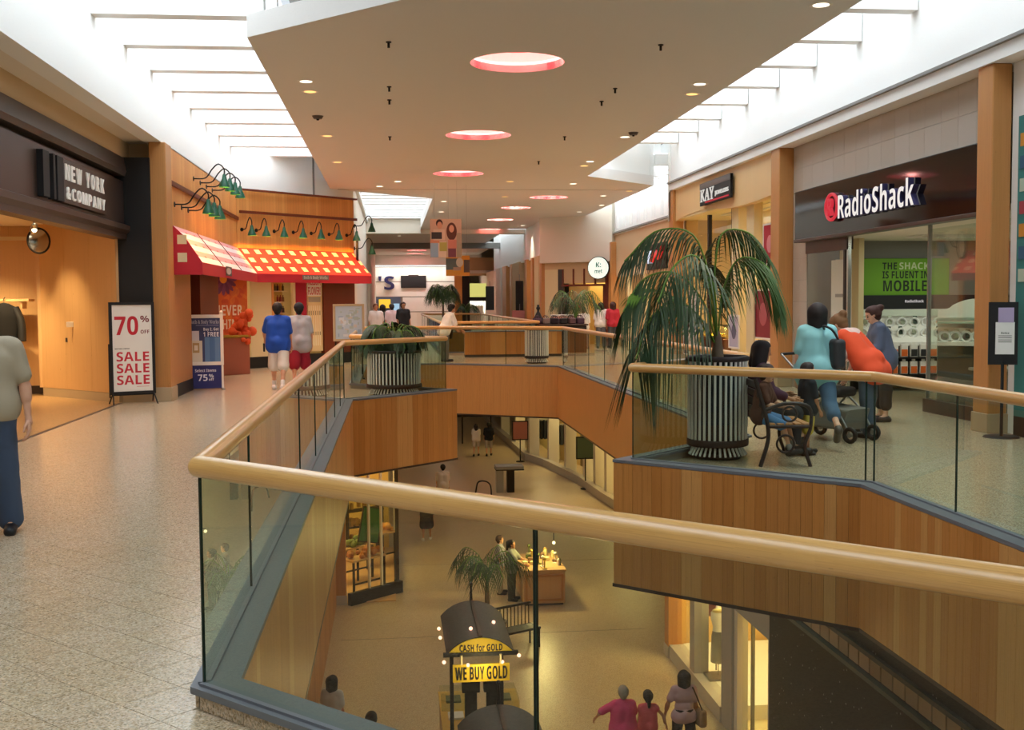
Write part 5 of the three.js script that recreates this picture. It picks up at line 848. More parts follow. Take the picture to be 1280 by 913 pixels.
// craft counter with lamps and goods, lattice fence, far planter stalls
{
  const c = thing('craft_counter', 'wooden kiosk counter with pale moulded front heaped with goods', 'counter', [3.85, LOW, -29.5]);
  add(c, 'cabinet', rbox(1.1, 0.85, 1.9, 0.015, 0, 0.475, 0), M.maple); add(c, 'plinth', box(1.0, 0.08, 1.8, 0, 0.04, 0), M.black); add(c, 'front_frame', frameBoxes(1.0, 0.7, 0.06, 0.03).translate(0, 0.47, 0.96), M.column); add(c, 'top', rbox(1.16, 0.05, 1.96, 0.01, 0, 0.92, 0), M.maple);
  seed = 57; const pal = [0xe8dca0, 0xd8b858, 0x6a7a3a, 0xf0ead8, 0x8a6a4a].map((k) => std(k, 0.5));
  for (let i = 0; i < 26; i++) { const k = i % 3, p = [3.85 + rr(-0.48, 0.48), LOW + 0.945, -29.5 + rr(-0.85, 0.85)]; const geo = k === 0 ? rbox(0.14, 0.1, 0.14, 0.02, 0, 0.05, 0) : k === 1 ? merge([cyl(0.06, 0.05, 0.14, 0, 0.07, 0, 12), cyl(0.03, 0.05, 0.05, 0, 0.165, 0, 10)]) : merge([cyl(0.08, 0.08, 0.02, 0, 0.01, 0, 14), cyl(0.02, 0.02, 0.2, 0, 0.12, 0, 8), sph(0.05, 0, 0.25, 0, 10)]); one(['trinket_box', 'jar', 'ornament'][k], geo, pick(pal), ['small pale trinket box on the craft counter', 'small jar on the craft counter', 'small ornament on a stem on the craft counter'][k], ['box', 'jar', 'ornament'][k], p, rnd() * 6, 'goods on the craft counter'); }
  const ls = thing('lamp_stand', 'dark lamp frame with small bulbs above the craft counter', 'lamp', [3.75, LOW + 0.945, -29.6]); add(ls, 'frame', merge([rod([0, 0, 0], [0, 1.3, 0], 0.03), rod([-0.5, 1.1, 0], [0, 1.3, 0], 0.015), rod([0.5, 1.1, 0], [0, 1.3, 0], 0.015), rod([0.5, 1.1, 0], [0.5, 0.5, 0], 0.012)]), M.darkMetal); for (const [x, y] of [[-0.5, 1.06], [-0.12, 1.0], [0.2, 0.95], [0.5, 0.48]]) add(ls, 'bulb', sph(0.045, x, y, 0.03, 10), glow(0xffe0a8, 5));
  const l = new THREE.PointLight(0xffdc90, 14, 0, 2); l.position.set(3.9, LOW + 2.0, -29.2); l.castShadow = true; l.shadow.radius = 6; scene.add(l);
  const fe = thing('lattice_bench', 'dark spindle backed bench beside the lower floor plant', 'bench', [2.62, LOW, -25.2], 0.5);
  add(fe, 'top_rail', rod([-0.55, 0.95, 0], [0.55, 0.95, 0], 0.03), M.darkMetal); add(fe, 'seat', box(1.1, 0.05, 0.42, 0, 0.45, 0.2), M.darkMetal); for (let i = 0; i < 11; i++) add(fe, 'spindle', rod([-0.5 + i * 0.1, 0.45, 0], [-0.5 + i * 0.1, 0.95, 0], 0.012, 6), M.darkMetal); for (const x of [-0.52, 0.52]) for (const z of [0.02, 0.38]) add(fe, 'leg', rod([x, 0, z], [x, 0.45, z], 0.025), M.darkMetal);
}
// bridge and far upper walk furniture
{
  const pb = thing('wood_parapet', 'low oak clad box along the far side of the crosswalk bridge', 'partition', [3.75, 0, -34.9]);
  seed = 59; const pg = [0, 1].map((i) => uvm(new THREE.BoxGeometry(0.155, 0.7, 0.03).translate(0.08, 0.43, 0), i * 0.3, i)); for (let i = 0; i < 19; i++) add(pb, 'plank', pick(pg), pick(oaks), [-1.52 + i * 0.16, 0, 0.2]); add(pb, 'core', box(3.04, 0.7, 0.36, 0, 0.43, 0), M.oak); add(pb, 'base', box(3.04, 0.08, 0.4, 0, 0.04, 0), M.bronze); add(pb, 'cap', box(3.1, 0.03, 0.46, 0, 0.795, 0.02), M.slate);
  const ck = thing('goods_kiosk', 'dark kiosk heaped with handbags on the far right walk', 'kiosk', [4.95, 0, -37.2]); 
  ck.position.set(5.6, 0, -37.4); add(ck, 'cabinet', rbox(1.7, 0.9, 1.0, 0.02, 0, 0.45, 0), M.black); add(ck, 'top', rbox(1.8, 0.05, 1.1, 0.01, 0, 0.93, 0), M.bronze); seed = 61;
  for (let i = 0; i < 12; i++) one('handbag', merge([rbox(0.26, 0.2, 0.12, 0.04, 0, 0.1, 0), new THREE.TorusGeometry(0.08, 0.012, 6, 14, Math.PI).translate(0, 0.2, 0)]), std(pick([0x2a2430, 0x4a3048, 0x201c22, 0x6a4a50, 0x8a7a78]), 0.6), 'dark handbag heaped on the kiosk of the far right walk', 'handbag', [4.85 + (i % 6) * 0.29, 0.955, -37.6 + Math.floor(i / 6) * 0.36], rr(-0.5, 0.5), 'handbags on the kiosk');
  const dm = thing('display_tower', 'black drape display tower on the handbag kiosk', 'display', [5.0, 0, -38.3]); add(dm, 'post', rod([0, 0, 0], [0, 1.6, 0], 0.04), M.black); add(dm, 'head', sph(0.07, 0, 1.48, 0), M.black); add(dm, 'drape', new THREE.ConeGeometry(0.3, 0.6, 16).translate(0, 1.15, 0), M.black);
  const pc = thing('pink_cabinet', 'pale pink cabinet with a red lamp by the far column', 'cabinet', [6.2, 0, -40.2]); add(pc, 'body', rbox(0.9, 1.15, 0.6, 0.02, 0, 0.6, 0), std(0xd8a098, 0.6)); add(pc, 'top', rbox(0.95, 0.06, 0.65, 0.01, 0, 1.2, 0), M.paper); add(pc, 'lamp_globe', sph(0.14, 0.5, 1.55, 0), glow(0xf04818, 1.0)); add(pc, 'sign', box(0.5, 0.22, 0.04, -0.1, 1.75, 0), std(0x8a2820, 0.6)); add(pc, 'post', rod([-0.1, 1.2, 0], [-0.1, 1.65, 0], 0.015), M.steel);
}

// ---------------------------------------------------------------- planters, palms, bench, pushchair
function planter(label, x, z, r, h, n, y0 = 0) {                    // white bars round a dark pot, dark rings
  const t = thing('striped_planter', label, 'planter', [x, y0, z]);
  add(t, 'pot', new THREE.LatheGeometry([[0.001, 0.06], [r * 0.72, 0.06], [r * 0.9, 0.2], [r * 0.95, 0.24], [r * 0.95, h - 0.02], [r * 0.84, h - 0.02], [r * 0.82, h - 0.1], [0.001, h - 0.1]].map((p) => new THREE.Vector2(...p)), 36), M.black);
  const w = 2 * Math.PI * r / n * 0.44, g = rbox(w, h - 0.2, 0.02, 0.006, 0, (h + 0.16) / 2, r * 0.975), g2 = rbox(w * 0.85, 0.14, 0.018, 0.005, 0, 0, 0).rotateX(-0.55).translate(0, 0.1, r * 0.86);
  for (let i = 0; i < n; i++) { add(t, 'bar', g, barMat, null, i / n * 2 * Math.PI); add(t, 'foot_bar', g2, barMat, null, i / n * 2 * Math.PI); }
  add(t, 'lower_ring', new THREE.LatheGeometry([[r, 0.14], [r * 1.04, 0.15], [r * 1.04, 0.21], [r, 0.22]].map((p) => new THREE.Vector2(...p)), 36), ringMat);
  add(t, 'base_ring', new THREE.LatheGeometry([[0.001, 0.0], [r * 0.76, 0.0], [r * 0.82, 0.02], [r * 0.8, 0.06], [0.001, 0.06]].map((p) => new THREE.Vector2(...p)), 36), ringMat);
  add(t, 'rim', new THREE.TorusGeometry(r * 0.98, 0.03, 10, 40).rotateX(Math.PI / 2).translate(0, h, 0), ringMat);
  add(t, 'soil', cyl(r * 0.82, r * 0.82, 0.04, 0, h - 0.1, 0, 30), std(0x2c241c, 0.95));
  return t;
}
const barMat = std(0xf2eeea, 0.4), ringMat = std(0x2e2226, 0.5);
const leafMats = [0x38532e, 0x30492c, 0x446334, 0x628e34].map((c) => new THREE.MeshPhysicalMaterial({ color: c, roughness: 0.5, side: THREE.DoubleSide }));
// a frond: curved rib with paired narrow leaflets that droop
function frondGeo(pts, leaf, n, droop, seedN, width = 0.023) {
  seed = seedN; const curve = new THREE.CatmullRomCurve3(pts.map((p) => V(...p))), pos = [], up = V(0, 1, 0);
  for (let i = 0; i < n; i++) {
    const t = 0.2 + 0.79 * i / (n - 1), o = curve.getPoint(t), T = curve.getTangent(t), S = V().crossVectors(T, up).normalize();
    const L = leaf * (0.55 + 0.75 * Math.sin(Math.PI * Math.min(1, 0.15 + t * 0.85))) * rr(0.88, 1.1);
    for (const s of [-1, 1]) {
      const dir = S.clone().multiplyScalar(s * 0.75).add(T.clone().multiplyScalar(0.62)).add(up.clone().multiplyScalar(0.12)).normalize();
      let p = o.clone(), w = width, prev = null; const W = V().crossVectors(dir, up).normalize();
      for (let k = 0; k <= 4; k++) {
        const ww = w * [0.5, 1, 0.9, 0.6, 0.04][k], a = p.clone().addScaledVector(W, ww / 2), b = p.clone().addScaledVector(W, -ww / 2).addScaledVector(up, -ww * 0.25);
        if (prev) pos.push(...prev[0].toArray(), ...prev[1].toArray(), ...a.toArray(), ...prev[1].toArray(), ...b.toArray(), ...a.toArray());
        prev = [a, b]; p = p.clone().addScaledVector(dir, L / 4); p.y -= droop * L * (k + 1) * 0.13; p.addScaledVector(V(rr(-1, 1), rr(-0.4, 0.4), rr(-1, 1)), L * 0.018);
      }
    }
  }
  const g = new THREE.BufferGeometry(); g.setAttribute('position', new THREE.Float32BufferAttribute(pos, 3)); g.setAttribute('uv', new THREE.Float32BufferAttribute(new Float32Array(pos.length / 3 * 2), 2)); g.computeVertexNormals(); return g;
}
function palm(name, label, x, y, z, specs, trunk) {
  const t = thing(name, label, 'plant', [x, y, z]);
  specs.forEach(([pts, leaf, n, droop, m, w], i) => { const f = add(t, 'frond', frondGeo(pts, leaf, n, droop, 300 + i * 7, w), leafMats[m]); add(f, 'rib', tube(pts, 0.011, 24, 6), leafMats[3]); });
  if (trunk) add(t, 'trunk', new THREE.LatheGeometry(trunk.map((p) => new THREE.Vector2(...p)), 14), std(0x8a7866, 0.9));
  return t;
}
planter('tall striped planter holding the drooping palm, behind glass beside the bench', 3.56, -12.02, 0.325, 1.1, 34);
palm('palm_plant', 'tall drooping palm growing from the striped planter on the right platform', 3.56, 1.02, -12.02, [
  [[[0, 0.2, 0], [-0.18, 0.72, 0.02], [-0.5, 1.02, 0.06], [-0.85, 0.95, 0.1], [-1.08, 0.6, 0.12]], 0.5, 36, 1.15, 0],
  [[[0, 0.2, 0], [-0.1, 1.05, -0.05], [-0.28, 1.46, -0.1], [-0.66, 1.48, -0.1], [-1.02, 1.15, -0.1]], 0.42, 32, 1.0, 1],
  [[[0, 0.2, 0], [-0.25, 0.55, 0.12], [-0.55, 0.72, 0.25], [-0.85, 0.5, 0.35], [-1.0, 0.1, 0.4]], 0.55, 38, 1.25, 1],
  [[[0, 0.2, 0], [-0.2, 0.46, 0.05], [-0.5, 0.74, 0.08], [-0.8, 0.84, 0.1], [-1.0, 0.78, 0.12]], 0.3, 30, 0.5, 3],
  [[[0, 0.2, 0], [0.06, 0.85, 0.02], [0.25, 1.18, 0.02], [0.52, 1.1, 0.05], [0.68, 0.75, 0.08]], 0.42, 42, 1.1, 2],
  [[[0, 0.2, 0], [0.0, 1.1, -0.1], [0.12, 1.48, -0.16], [0.42, 1.46, -0.2], [0.68, 1.15, -0.24]], 0.36, 36, 1.0, 0],
  [[[0, 0.2, 0], [-0.1, 0.9, 0.14], [-0.35, 1.2, 0.3], [-0.62, 1.06, 0.45], [-0.8, 0.7, 0.55]], 0.45, 26, 1.2, 0],
  [[[0, 0.2, 0], [-0.02, 0.8, -0.25], [0.02, 1.15, -0.55], [0.05, 1.1, -0.8]], 0.36, 32, 1.0, 1],
  [[[0, 0.2, 0], [-0.22, 0.5, -0.02], [-0.45, 0.66, -0.06], [-0.72, 0.55, -0.1]], 0.34, 26, 0.8, 3],
], [[0.001, 0], [0.075, 0], [0.06, 0.18], [0.045, 0.3], [0.03, 0.36], [0.001, 0.4]]);
planter('wide low striped planter holding the leafy fern, in the left bay', 0.02, -21.05, 0.5, 0.82, 44);
{
  const sp = []; seed = 81; for (let i = 0; i < 34; i++) { const a = i / 34 * 6.28 + rr(-0.2, 0.2), r = rr(0.25, 0.62), h = rr(0.25, 0.62); sp.push([[[0, 0, 0], [Math.cos(a) * r * 0.4, h, Math.sin(a) * r * 0.4], [Math.cos(a) * r * 0.8, h * 0.95, Math.sin(a) * r * 0.8], [Math.cos(a) * r, h * 0.45, Math.sin(a) * r]], 0.22, 13, 0.8, [0, 1, 1][i % 3], 0.03]); }
  palm('fern_plant', 'bushy dark green fern growing in the wide low planter', 0.02, 0.76, -21.05, sp);
}
planter('striped bin on the crosswalk bridge beyond the far balustrade', 4.0, -31, 0.33, 0.95, 34);
// palms in the distance
function smallPalm(label, x, y, z, R, H, n, sd, leaf = 0.3) {
  seed = sd; const sp = []; for (let i = 0; i < n; i++) { const a = i / n * 6.28 + rr(-0.3, 0.3), r = R * rr(0.7, 1.1), h = H * rr(0.6, 1.1); sp.push([[[0, 0, 0], [Math.cos(a) * r * 0.25, h * 0.8, Math.sin(a) * r * 0.25], [Math.cos(a) * r * 0.65, h, Math.sin(a) * r * 0.65], [Math.cos(a) * r, h * 0.62, Math.sin(a) * r]], leaf, 14, 1.0, i % 3]); }
  return palm('potted_palm', label, x, y, z, sp, [[0.001, -0.5], [0.06, -0.5], [0.04, 0.1], [0.001, 0.15]]);
}
const pot = (x, z, label, y = 0, s = 1) => { const t = thing('plant_pot', label, 'planter', [x, y, z]); add(t, 'pot', new THREE.LatheGeometry([[0.001, 0], [0.26 * s, 0], [0.32 * s, 0.5 * s], [0.28 * s, 0.5 * s], [0.001, 0.46 * s]].map((p) => new THREE.Vector2(...p)), 20), M.bronze); add(t, 'soil', cyl(0.27 * s, 0.27 * s, 0.03, 0, 0.47 * s, 0), std(0x2c241c, 0.95)); };
pot(6.35, -38.6, 'dark pot of the pale palm before the recessed shop'); smallPalm('pale feathery palm before the recessed shop with the round sign', 6.35, 1.0, -38.6, 1.0, 1.1, 13, 91, 0.42);
pot(2.35, -52, 'dark pot of the bushy plant before the far white wall', 0, 1.6); smallPalm('dark bushy palm before the far white wall', 2.35, 1.5, -52, 0.75, 0.95, 26, 92, 0.5);
pot(4.1, -62, 'dark pot of the far green plant by the end shop'); smallPalm('bright green plant far along by the end shop', 4.1, 0.9, -62, 0.7, 0.7, 9, 93);
pot(2.25, -25.6, 'dark pot of the tall lower floor plant', LOW); smallPalm('tall drooping plant with thin stems on the lower floor', 2.1, LOW + 1.4, -25.5, 0.95, 0.75, 12, 94, 0.4);
{ // wooden bench with scrolled iron ends
  const t = thing('bench', 'wooden slatted bench with scrolled dark iron ends on the right platform', 'bench', [3.93, 0, -11.85], 1.45);
  for (let i = 0; i < 5; i++) add(t, 'seat_slat', rbox(1.2, 0.03, 0.075, 0.01, 0, 0.44, 0.06 + i * 0.09), M.column); for (let i = 0; i < 4; i++) add(t, 'back_slat', rbox(1.2, 0.075, 0.025, 0.01, 0, 0.55 + i * 0.1, -0.02 - i * 0.022), ringMat);
  for (const x of [-0.6, 0.6]) { add(t, 'iron_end', merge([tube([[x, 0, 0.46], [x, 0.22, 0.4], [x, 0.42, 0.46], [x, 0.62, 0.44], [x, 0.66, 0.2], [x, 0.6, 0.0]], 0.02), tube([[x, 0, -0.06], [x, 0.3, 0.02], [x, 0.5, 0.0], [x, 0.92, -0.12]], 0.022), new THREE.TorusGeometry(0.075, 0.012, 6, 20).rotateY(Math.PI / 2).translate(x, 0.55, 0.24), new THREE.TorusGeometry(0.09, 0.012, 6, 20).rotateY(Math.PI / 2).translate(x, 0.24, 0.2), rod([x, 0.42, 0], [x, 0.42, 0.45], 0.018)]), ringMat); }
}
{ // pushchair
  const t = thing('pushchair', 'grey pushchair between the woman in turquoise and the woman in red', 'pushchair', [5.42, 0, -13.35], -1.0), cloth = std(0x77756f, 0.85);
  const s = new THREE.Shape([[-0.3, 0.32], [0.3, 0.3], [0.36, 0.5], [-0.34, 0.56]].map((p) => new THREE.Vector2(...p))); add(t, 'storage_basket', new THREE.ExtrudeGeometry(s, { depth: 0.4, bevelEnabled: true, bevelSize: 0.03, bevelThickness: 0.03, bevelSegments: 3 }).translate(0, -0.12, -0.2), cloth);
  add(t, 'seat', rbox(0.42, 0.12, 0.4, 0.05, 0.02, 0.6, 0), M.black); add(t, 'back_rest', rbox(0.1, 0.5, 0.4, 0.04, -0.24, 0.78, 0).rotateZ(0.15), M.black); add(t, 'canopy', new THREE.SphereGeometry(0.34, 18, 10, 0, 6.3, 0, 1.2).scale(1, 0.9, 0.75).rotateZ(0.5).translate(-0.12, 0.72, 0), cloth);
  for (const z of [-0.24, 0.24]) { add(t, 'frame_tube', tube([[0.42, 0.12, z], [0.2, 0.42, z], [-0.25, 0.75, z], [-0.6, 1.05, z]], 0.014), M.steel); add(t, 'frame_tube', rod([-0.35, 0.12, z], [0.05, 0.55, z], 0.013), M.steel); for (const x of [-0.35, 0.42]) { const w = add(t, 'wheel', new THREE.TorusGeometry(0.075, 0.028, 8, 18).translate(x, 0.105, z), M.black); add(w, 'hub', cyl(0.03, 0.03, 0.04, 0, 0, 0, 12).rotateX(Math.PI / 2).translate(x, 0.105, z), M.steel); } }
  add(t, 'handle', rod([-0.6, 1.05, -0.24], [-0.6, 1.05, 0.24], 0.018), M.black);
}

// ---------------------------------------------------------------- people: one continuous skin each, clothes, hair and shoes as children
function iso(f, lo, hi, c) {                                       // surface nets over a signed distance
  const nx = Math.ceil((hi[0] - lo[0]) / c) + 1, ny = Math.ceil((hi[1] - lo[1]) / c) + 1, nz = Math.ceil((hi[2] - lo[2]) / c) + 1;
  const v = new Float32Array(nx * ny * nz), id = (i, j, k) => (k * ny + j) * nx + i;
  for (let k = 0; k < nz; k++) for (let j = 0; j < ny; j++) for (let i = 0; i < nx; i++) v[id(i, j, k)] = f(lo[0] + i * c, lo[1] + j * c, lo[2] + k * c);
  const map = new Int32Array(nx * ny * nz).fill(-1), pos = [], idx = [];
  const E = [[0, 1], [2, 3], [4, 5], [6, 7], [0, 2], [1, 3], [4, 6], [5, 7], [0, 4], [1, 5], [2, 6], [3, 7]];
  for (let k = 0; k < nz - 1; k++) for (let j = 0; j < ny - 1; j++) for (let i = 0; i < nx - 1; i++) {
    const q = []; let m = 0; for (let n = 0; n < 8; n++) { const x = v[id(i + (n & 1), j + ((n >> 1) & 1), k + (n >> 2))]; q.push(x); if (x < 0) m |= 1 << n; }
    if (m === 0 || m === 255) continue;
    let x = 0, y = 0, z = 0, s = 0;
    for (const [a, b] of E) if ((q[a] < 0) !== (q[b] < 0)) { const t = q[a] / (q[a] - q[b]); x += (a & 1) + ((b & 1) - (a & 1)) * t; y += ((a >> 1) & 1) + (((b >> 1) & 1) - ((a >> 1) & 1)) * t; z += (a >> 2) + ((b >> 2) - (a >> 2)) * t; s++; }
    map[id(i, j, k)] = pos.length / 3; pos.push(lo[0] + (i + x / s) * c, lo[1] + (j + y / s) * c, lo[2] + (k + z / s) * c);
  }
  const quad = (a, b, d, e, flip) => { if (a < 0 || b < 0 || d < 0 || e < 0) return; flip ? idx.push(a, d, b, a, e, d) : idx.push(a, b, d, a, d, e); };
  for (let k = 1; k < nz - 1; k++) for (let j = 1; j < ny - 1; j++) for (let i = 1; i < nx - 1; i++) {
    const s = v[id(i, j, k)] < 0;
    if (s !== (v[id(i + 1, j, k)] < 0)) quad(map[id(i, j - 1, k - 1)], map[id(i, j, k - 1)], map[id(i, j, k)], map[id(i, j - 1, k)], !s);
    if (s !== (v[id(i, j + 1, k)] < 0)) quad(map[id(i - 1, j, k - 1)], map[id(i - 1, j, k)], map[id(i, j, k)], map[id(i, j, k - 1)], !s);
    if (s !== (v[id(i, j, k + 1)] < 0)) quad(map[id(i - 1, j - 1, k)], map[id(i, j - 1, k)], map[id(i, j, k)], map[id(i - 1, j, k)], !s);
  }
  const nor = new Float32Array(pos.length), e = c * 0.5;
  for (let i = 0; i < pos.length; i += 3) { const [x, y, z] = [pos[i], pos[i + 1], pos[i + 2]]; const a = f(x + e, y, z) - f(x - e, y, z), b = f(x, y + e, z) - f(x, y - e, z), d = f(x, y, z + e) - f(x, y, z - e), l = Math.hypot(a, b, d) || 1; nor[i] = a / l; nor[i + 1] = b / l; nor[i + 2] = d / l; }
  const g = new THREE.BufferGeometry(); g.setAttribute('position', new THREE.Float32BufferAttribute(pos, 3)); g.setAttribute('normal', new THREE.BufferAttribute(nor, 3)); g.setAttribute('uv', new THREE.BufferAttribute(new Float32Array(pos.length / 3 * 2), 2)); g.setIndex(idx); return g;
}
const cap = (a, b, ra, rb, tag) => ({ a, b, ra, rb, tag });
function field(ps, k, infl = 0, fold = 0) {                        // smooth union of tapered capsules
  const P = ps.map((p) => { const d = [p.b[0] - p.a[0], p.b[1] - p.a[1], p.b[2] - p.a[2]]; return [...p.a, ...d, 1 / (d[0] * d[0] + d[1] * d[1] + d[2] * d[2] + 1e-9), p.ra + infl, p.rb - p.ra]; });
  return (x, y, z) => {
    let s = 9;
    for (const p of P) {
      const qx = x - p[0], qy = y - p[1], qz = z - p[2]; let t = (qx * p[3] + qy * p[4] + qz * p[5]) * p[6]; t = t < 0 ? 0 : t > 1 ? 1 : t;
      const ux = qx - p[3] * t, uy = qy - p[4] * t, uz = qz - p[5] * t, d = Math.sqrt(ux * ux + uy * uy + uz * uz) - p[7] - p[8] * t;
      const h = k - Math.abs(s - d); s = Math.min(s, d); if (h > 0) s -= h * h / (4 * k);
    }
    return fold ? s + fold * Math.sin(31 * y + 11 * x + 5 * z) * Math.sin(17 * x - 9 * y + 13 * z) : s;
  };
}
function bounds(ps, pad) { const lo = [9, 9, 9], hi = [-9, -9, -9]; for (const p of ps) for (const q of [[p.a, p.ra], [p.b, p.rb]]) for (let i = 0; i < 3; i++) { lo[i] = Math.min(lo[i], q[0][i] - q[1] - pad); hi[i] = Math.max(hi[i], q[0][i] + q[1] + pad); } return [lo, hi]; }
function shell(ps, k, infl, cell, fold) { const [lo, hi] = bounds(ps, infl + 2.2 * cell); return iso(field(ps, k, infl, fold), lo, hi, cell); }
// a relaxed left hand: wrist at the origin, fingers along -y, thumb on +x, palm towards +z
function handGeo(cell) {
  const ps = [cap([0, 0.01, 0], [0, -0.03, 0], 0.024, 0.026), cap([0.022, -0.03, 0], [0.024, -0.085, 0.002], 0.016, 0.013), cap([0, -0.03, 0], [0, -0.088, 0.002], 0.017, 0.013), cap([-0.022, -0.03, 0], [-0.024, -0.08, 0.002], 0.015, 0.012)];
  [[0.03, 0.038, 0.022, 0.02, 0.05], [0.011, 0.043, 0.026, 0.021, 0.0], [-0.009, 0.04, 0.024, 0.02, -0.04], [-0.028, 0.03, 0.018, 0.017, -0.12]].forEach(([x, l1, l2, l3, sp], i) => {
    let p = [x, -0.086 + (i === 3 ? 0.008 : 0), 0.002], a = 0.25 + i * 0.05; let r = i === 3 ? 0.0075 : 0.0088;
    for (const l of [l1, l2, l3]) { const q = [p[0] + sp * l, p[1] - Math.cos(a) * l, p[2] + Math.sin(a) * l]; ps.push(cap(p, q, r, r * 0.9)); p = q; r *= 0.9; a += 0.42; }
  });
  ps.push(cap([0.024, -0.025, 0.006], [0.046, -0.062, 0.02], 0.0135, 0.0105), cap([0.046, -0.062, 0.02], [0.05, -0.094, 0.03], 0.0102, 0.0085));
  return shell(ps, 0.006, 0, cell, 0);
}
const hands = { fine: handGeo(0.0035), mid: handGeo(0.005), far: handGeo(0.008) };
const vadd = (a, b, s = 1) => [a[0] + b[0] * s, a[1] + b[1] * s, a[2] + b[2] * s], lerp3 = (a, b, t) => [a[0] + (b[0] - a[0]) * t, a[1] + (b[1] - a[1]) * t, a[2] + (b[2] - a[2]) * t];
const SK = { light: 0xd8a384, tan: 0xb98260, pale: 0xe2b49a };
function person(o) {
  const k = o.h / 1.75, fem = o.fem || 0, G = (o.g || 1), c = o.cell, rad = Math.PI / 180;
  const t = thing('person', o.label, 'person', [o.x, o.y || 0, o.z], o.yaw * rad, o.group);
  const L = (o.lean || 0) * rad, sl = (o.side || 0) * rad, tw = (o.twist || 0) * rad;
  const U = [Math.sin(sl), Math.cos(L) * Math.cos(sl), Math.sin(L)], F = [Math.sin(tw), -Math.sin(L), Math.cos(L) * Math.cos(tw)], X = [Math.cos(tw), 0, -Math.sin(tw)];
  const kids = o.child ? 0.9 : 1, W = (fem ? 0.88 : 1) * (o.broad || 1);
  const legs = o.legs || [{}, {}], arms = o.arms || [{}, {}];
  const P0 = [0, 0, 0], hipW = (fem ? 0.1 : 0.092) * k, prims = [], leg = [];
  for (const [i, s] of [[0, -1], [1, 1]]) {
    const l = legs[i], a = (l.sw || 0) * rad, b = a - (l.kn || 0) * rad, ab = (l.ab || 2) * rad * s;
    const H = [s * hipW, -0.02 * k, 0], K = [H[0] + Math.sin(ab) * 0.42 * k, H[1] - Math.cos(a) * 0.42 * k, H[2] + Math.sin(a) * 0.42 * k], A = [K[0] + Math.sin(ab) * 0.2 * k, K[1] - Math.cos(b) * 0.41 * k, K[2] + Math.sin(b) * 0.41 * k];
    const ft = b * 0.5 + (l.toe || 0) * rad, T = [A[0] + s * 0.02 * k, A[1] - 0.045 * k + Math.sin(ft) * 0.16 * k, A[2] + 0.16 * k * Math.cos(ft)], Hl = [A[0], A[1] - 0.045 * k, A[2] - 0.035 * k];
    leg.push({ H, K, A, T, Hl });
  }
  let low = Math.min(...leg.map((l) => Math.min(l.A[1] - 0.085 * k, l.T[1] - 0.03 * k))), up = o.seat !== undefined ? o.seat + 0.1 * k : -low;
  const sh = (p) => [p[0], p[1] + up, p[2]];
  for (const l of leg) for (const q of Object.keys(l)) l[q] = sh(l[q]);
  const P = [0, up, 0], at = (u, x, f = 0) => [P[0] + U[0] * u * k + X[0] * x * k + F[0] * f * k, P[1] + U[1] * u * k + X[1] * x * k + F[1] * f * k, P[2] + U[2] * u * k + X[2] * x * k + F[2] * f * k];
  const torso = [cap(at(0.0, -0.07), at(0.0, 0.07), 0.105 * k * G * (fem ? 1.06 : 1), 0.105 * k * G * (fem ? 1.06 : 1)), cap(at(0.02, 0, -0.02), at(0.02, 0, -0.05), 0.1 * k * G, 0.1 * k * G), cap(at(0.17, -0.055), at(0.17, 0.055), 0.1 * k * G * W, 0.1 * k * G * W), cap(at(0.34, -0.085), at(0.34, 0.085), 0.108 * k * Math.sqrt(G) * W, 0.108 * k * Math.sqrt(G) * W), cap(at(0.46, -0.14 * W), at(0.46, 0.14 * W), 0.062 * k, 0.062 * k), cap(at(0.4, -0.05), at(0.48, 0), 0.09 * k, 0.06 * k), cap(at(0.4, 0.05), at(0.48, 0), 0.09 * k, 0.06 * k)];
  if (fem) torso.push(cap(at(0.32, -0.07, 0.06), at(0.32, 0.07, 0.06), 0.06 * k, 0.06 * k));
  if (o.belly) torso.push(cap(at(0.12, -0.05, 0.07), at(0.12, 0.05, 0.07), 0.1 * k * o.belly, 0.1 * k * o.belly));
  const nod = (o.nod || 0) * rad, hy = (o.headYaw || 0) * rad, hu = [U[0] * 0.4, Math.cos(L * 0.6 + nod), Math.sin(L * 0.6 + nod)], hf = [Math.sin(hy) * Math.cos(L * 0.6 + nod), -Math.sin(L * 0.6 + nod), Math.cos(hy) * Math.cos(L * 0.6 + nod)], hx = [Math.cos(hy), 0, -Math.sin(hy)];
  const N = at(0.52, 0, 0.0), hs = o.child ? k * 1.2 : k, HC = vadd(vadd(N, hu, 0.145 * hs), hf, 0.015 * hs), hd = (u, x, f) => vadd(vadd(vadd(HC, hu, u * hs), hx, x * hs), hf, f * hs);
  const neck = [cap(at(0.46, 0), hd(-0.07, 0, -0.01), 0.06 * k, 0.05 * k)];
  const head = [cap(hd(0.025, 0, -0.03), hd(0.02, 0, 0.015), 0.086 * hs, 0.082 * hs), cap(hd(-0.05, 0, 0.035), hd(-0.085, 0, 0.05), 0.055 * hs, 0.04 * hs), cap(hd(-0.005, 0, 0.09), hd(-0.03, 0, 0.108), 0.011 * hs, 0.016 * hs), cap(hd(-0.005, -0.08, -0.005), hd(-0.03, -0.082, 0), 0.016 * hs, 0.012 * hs), cap(hd(-0.005, 0.08, -0.005), hd(-0.03, 0.082, 0), 0.016 * hs, 0.012 * hs)];
  const limb = [], A2 = [];
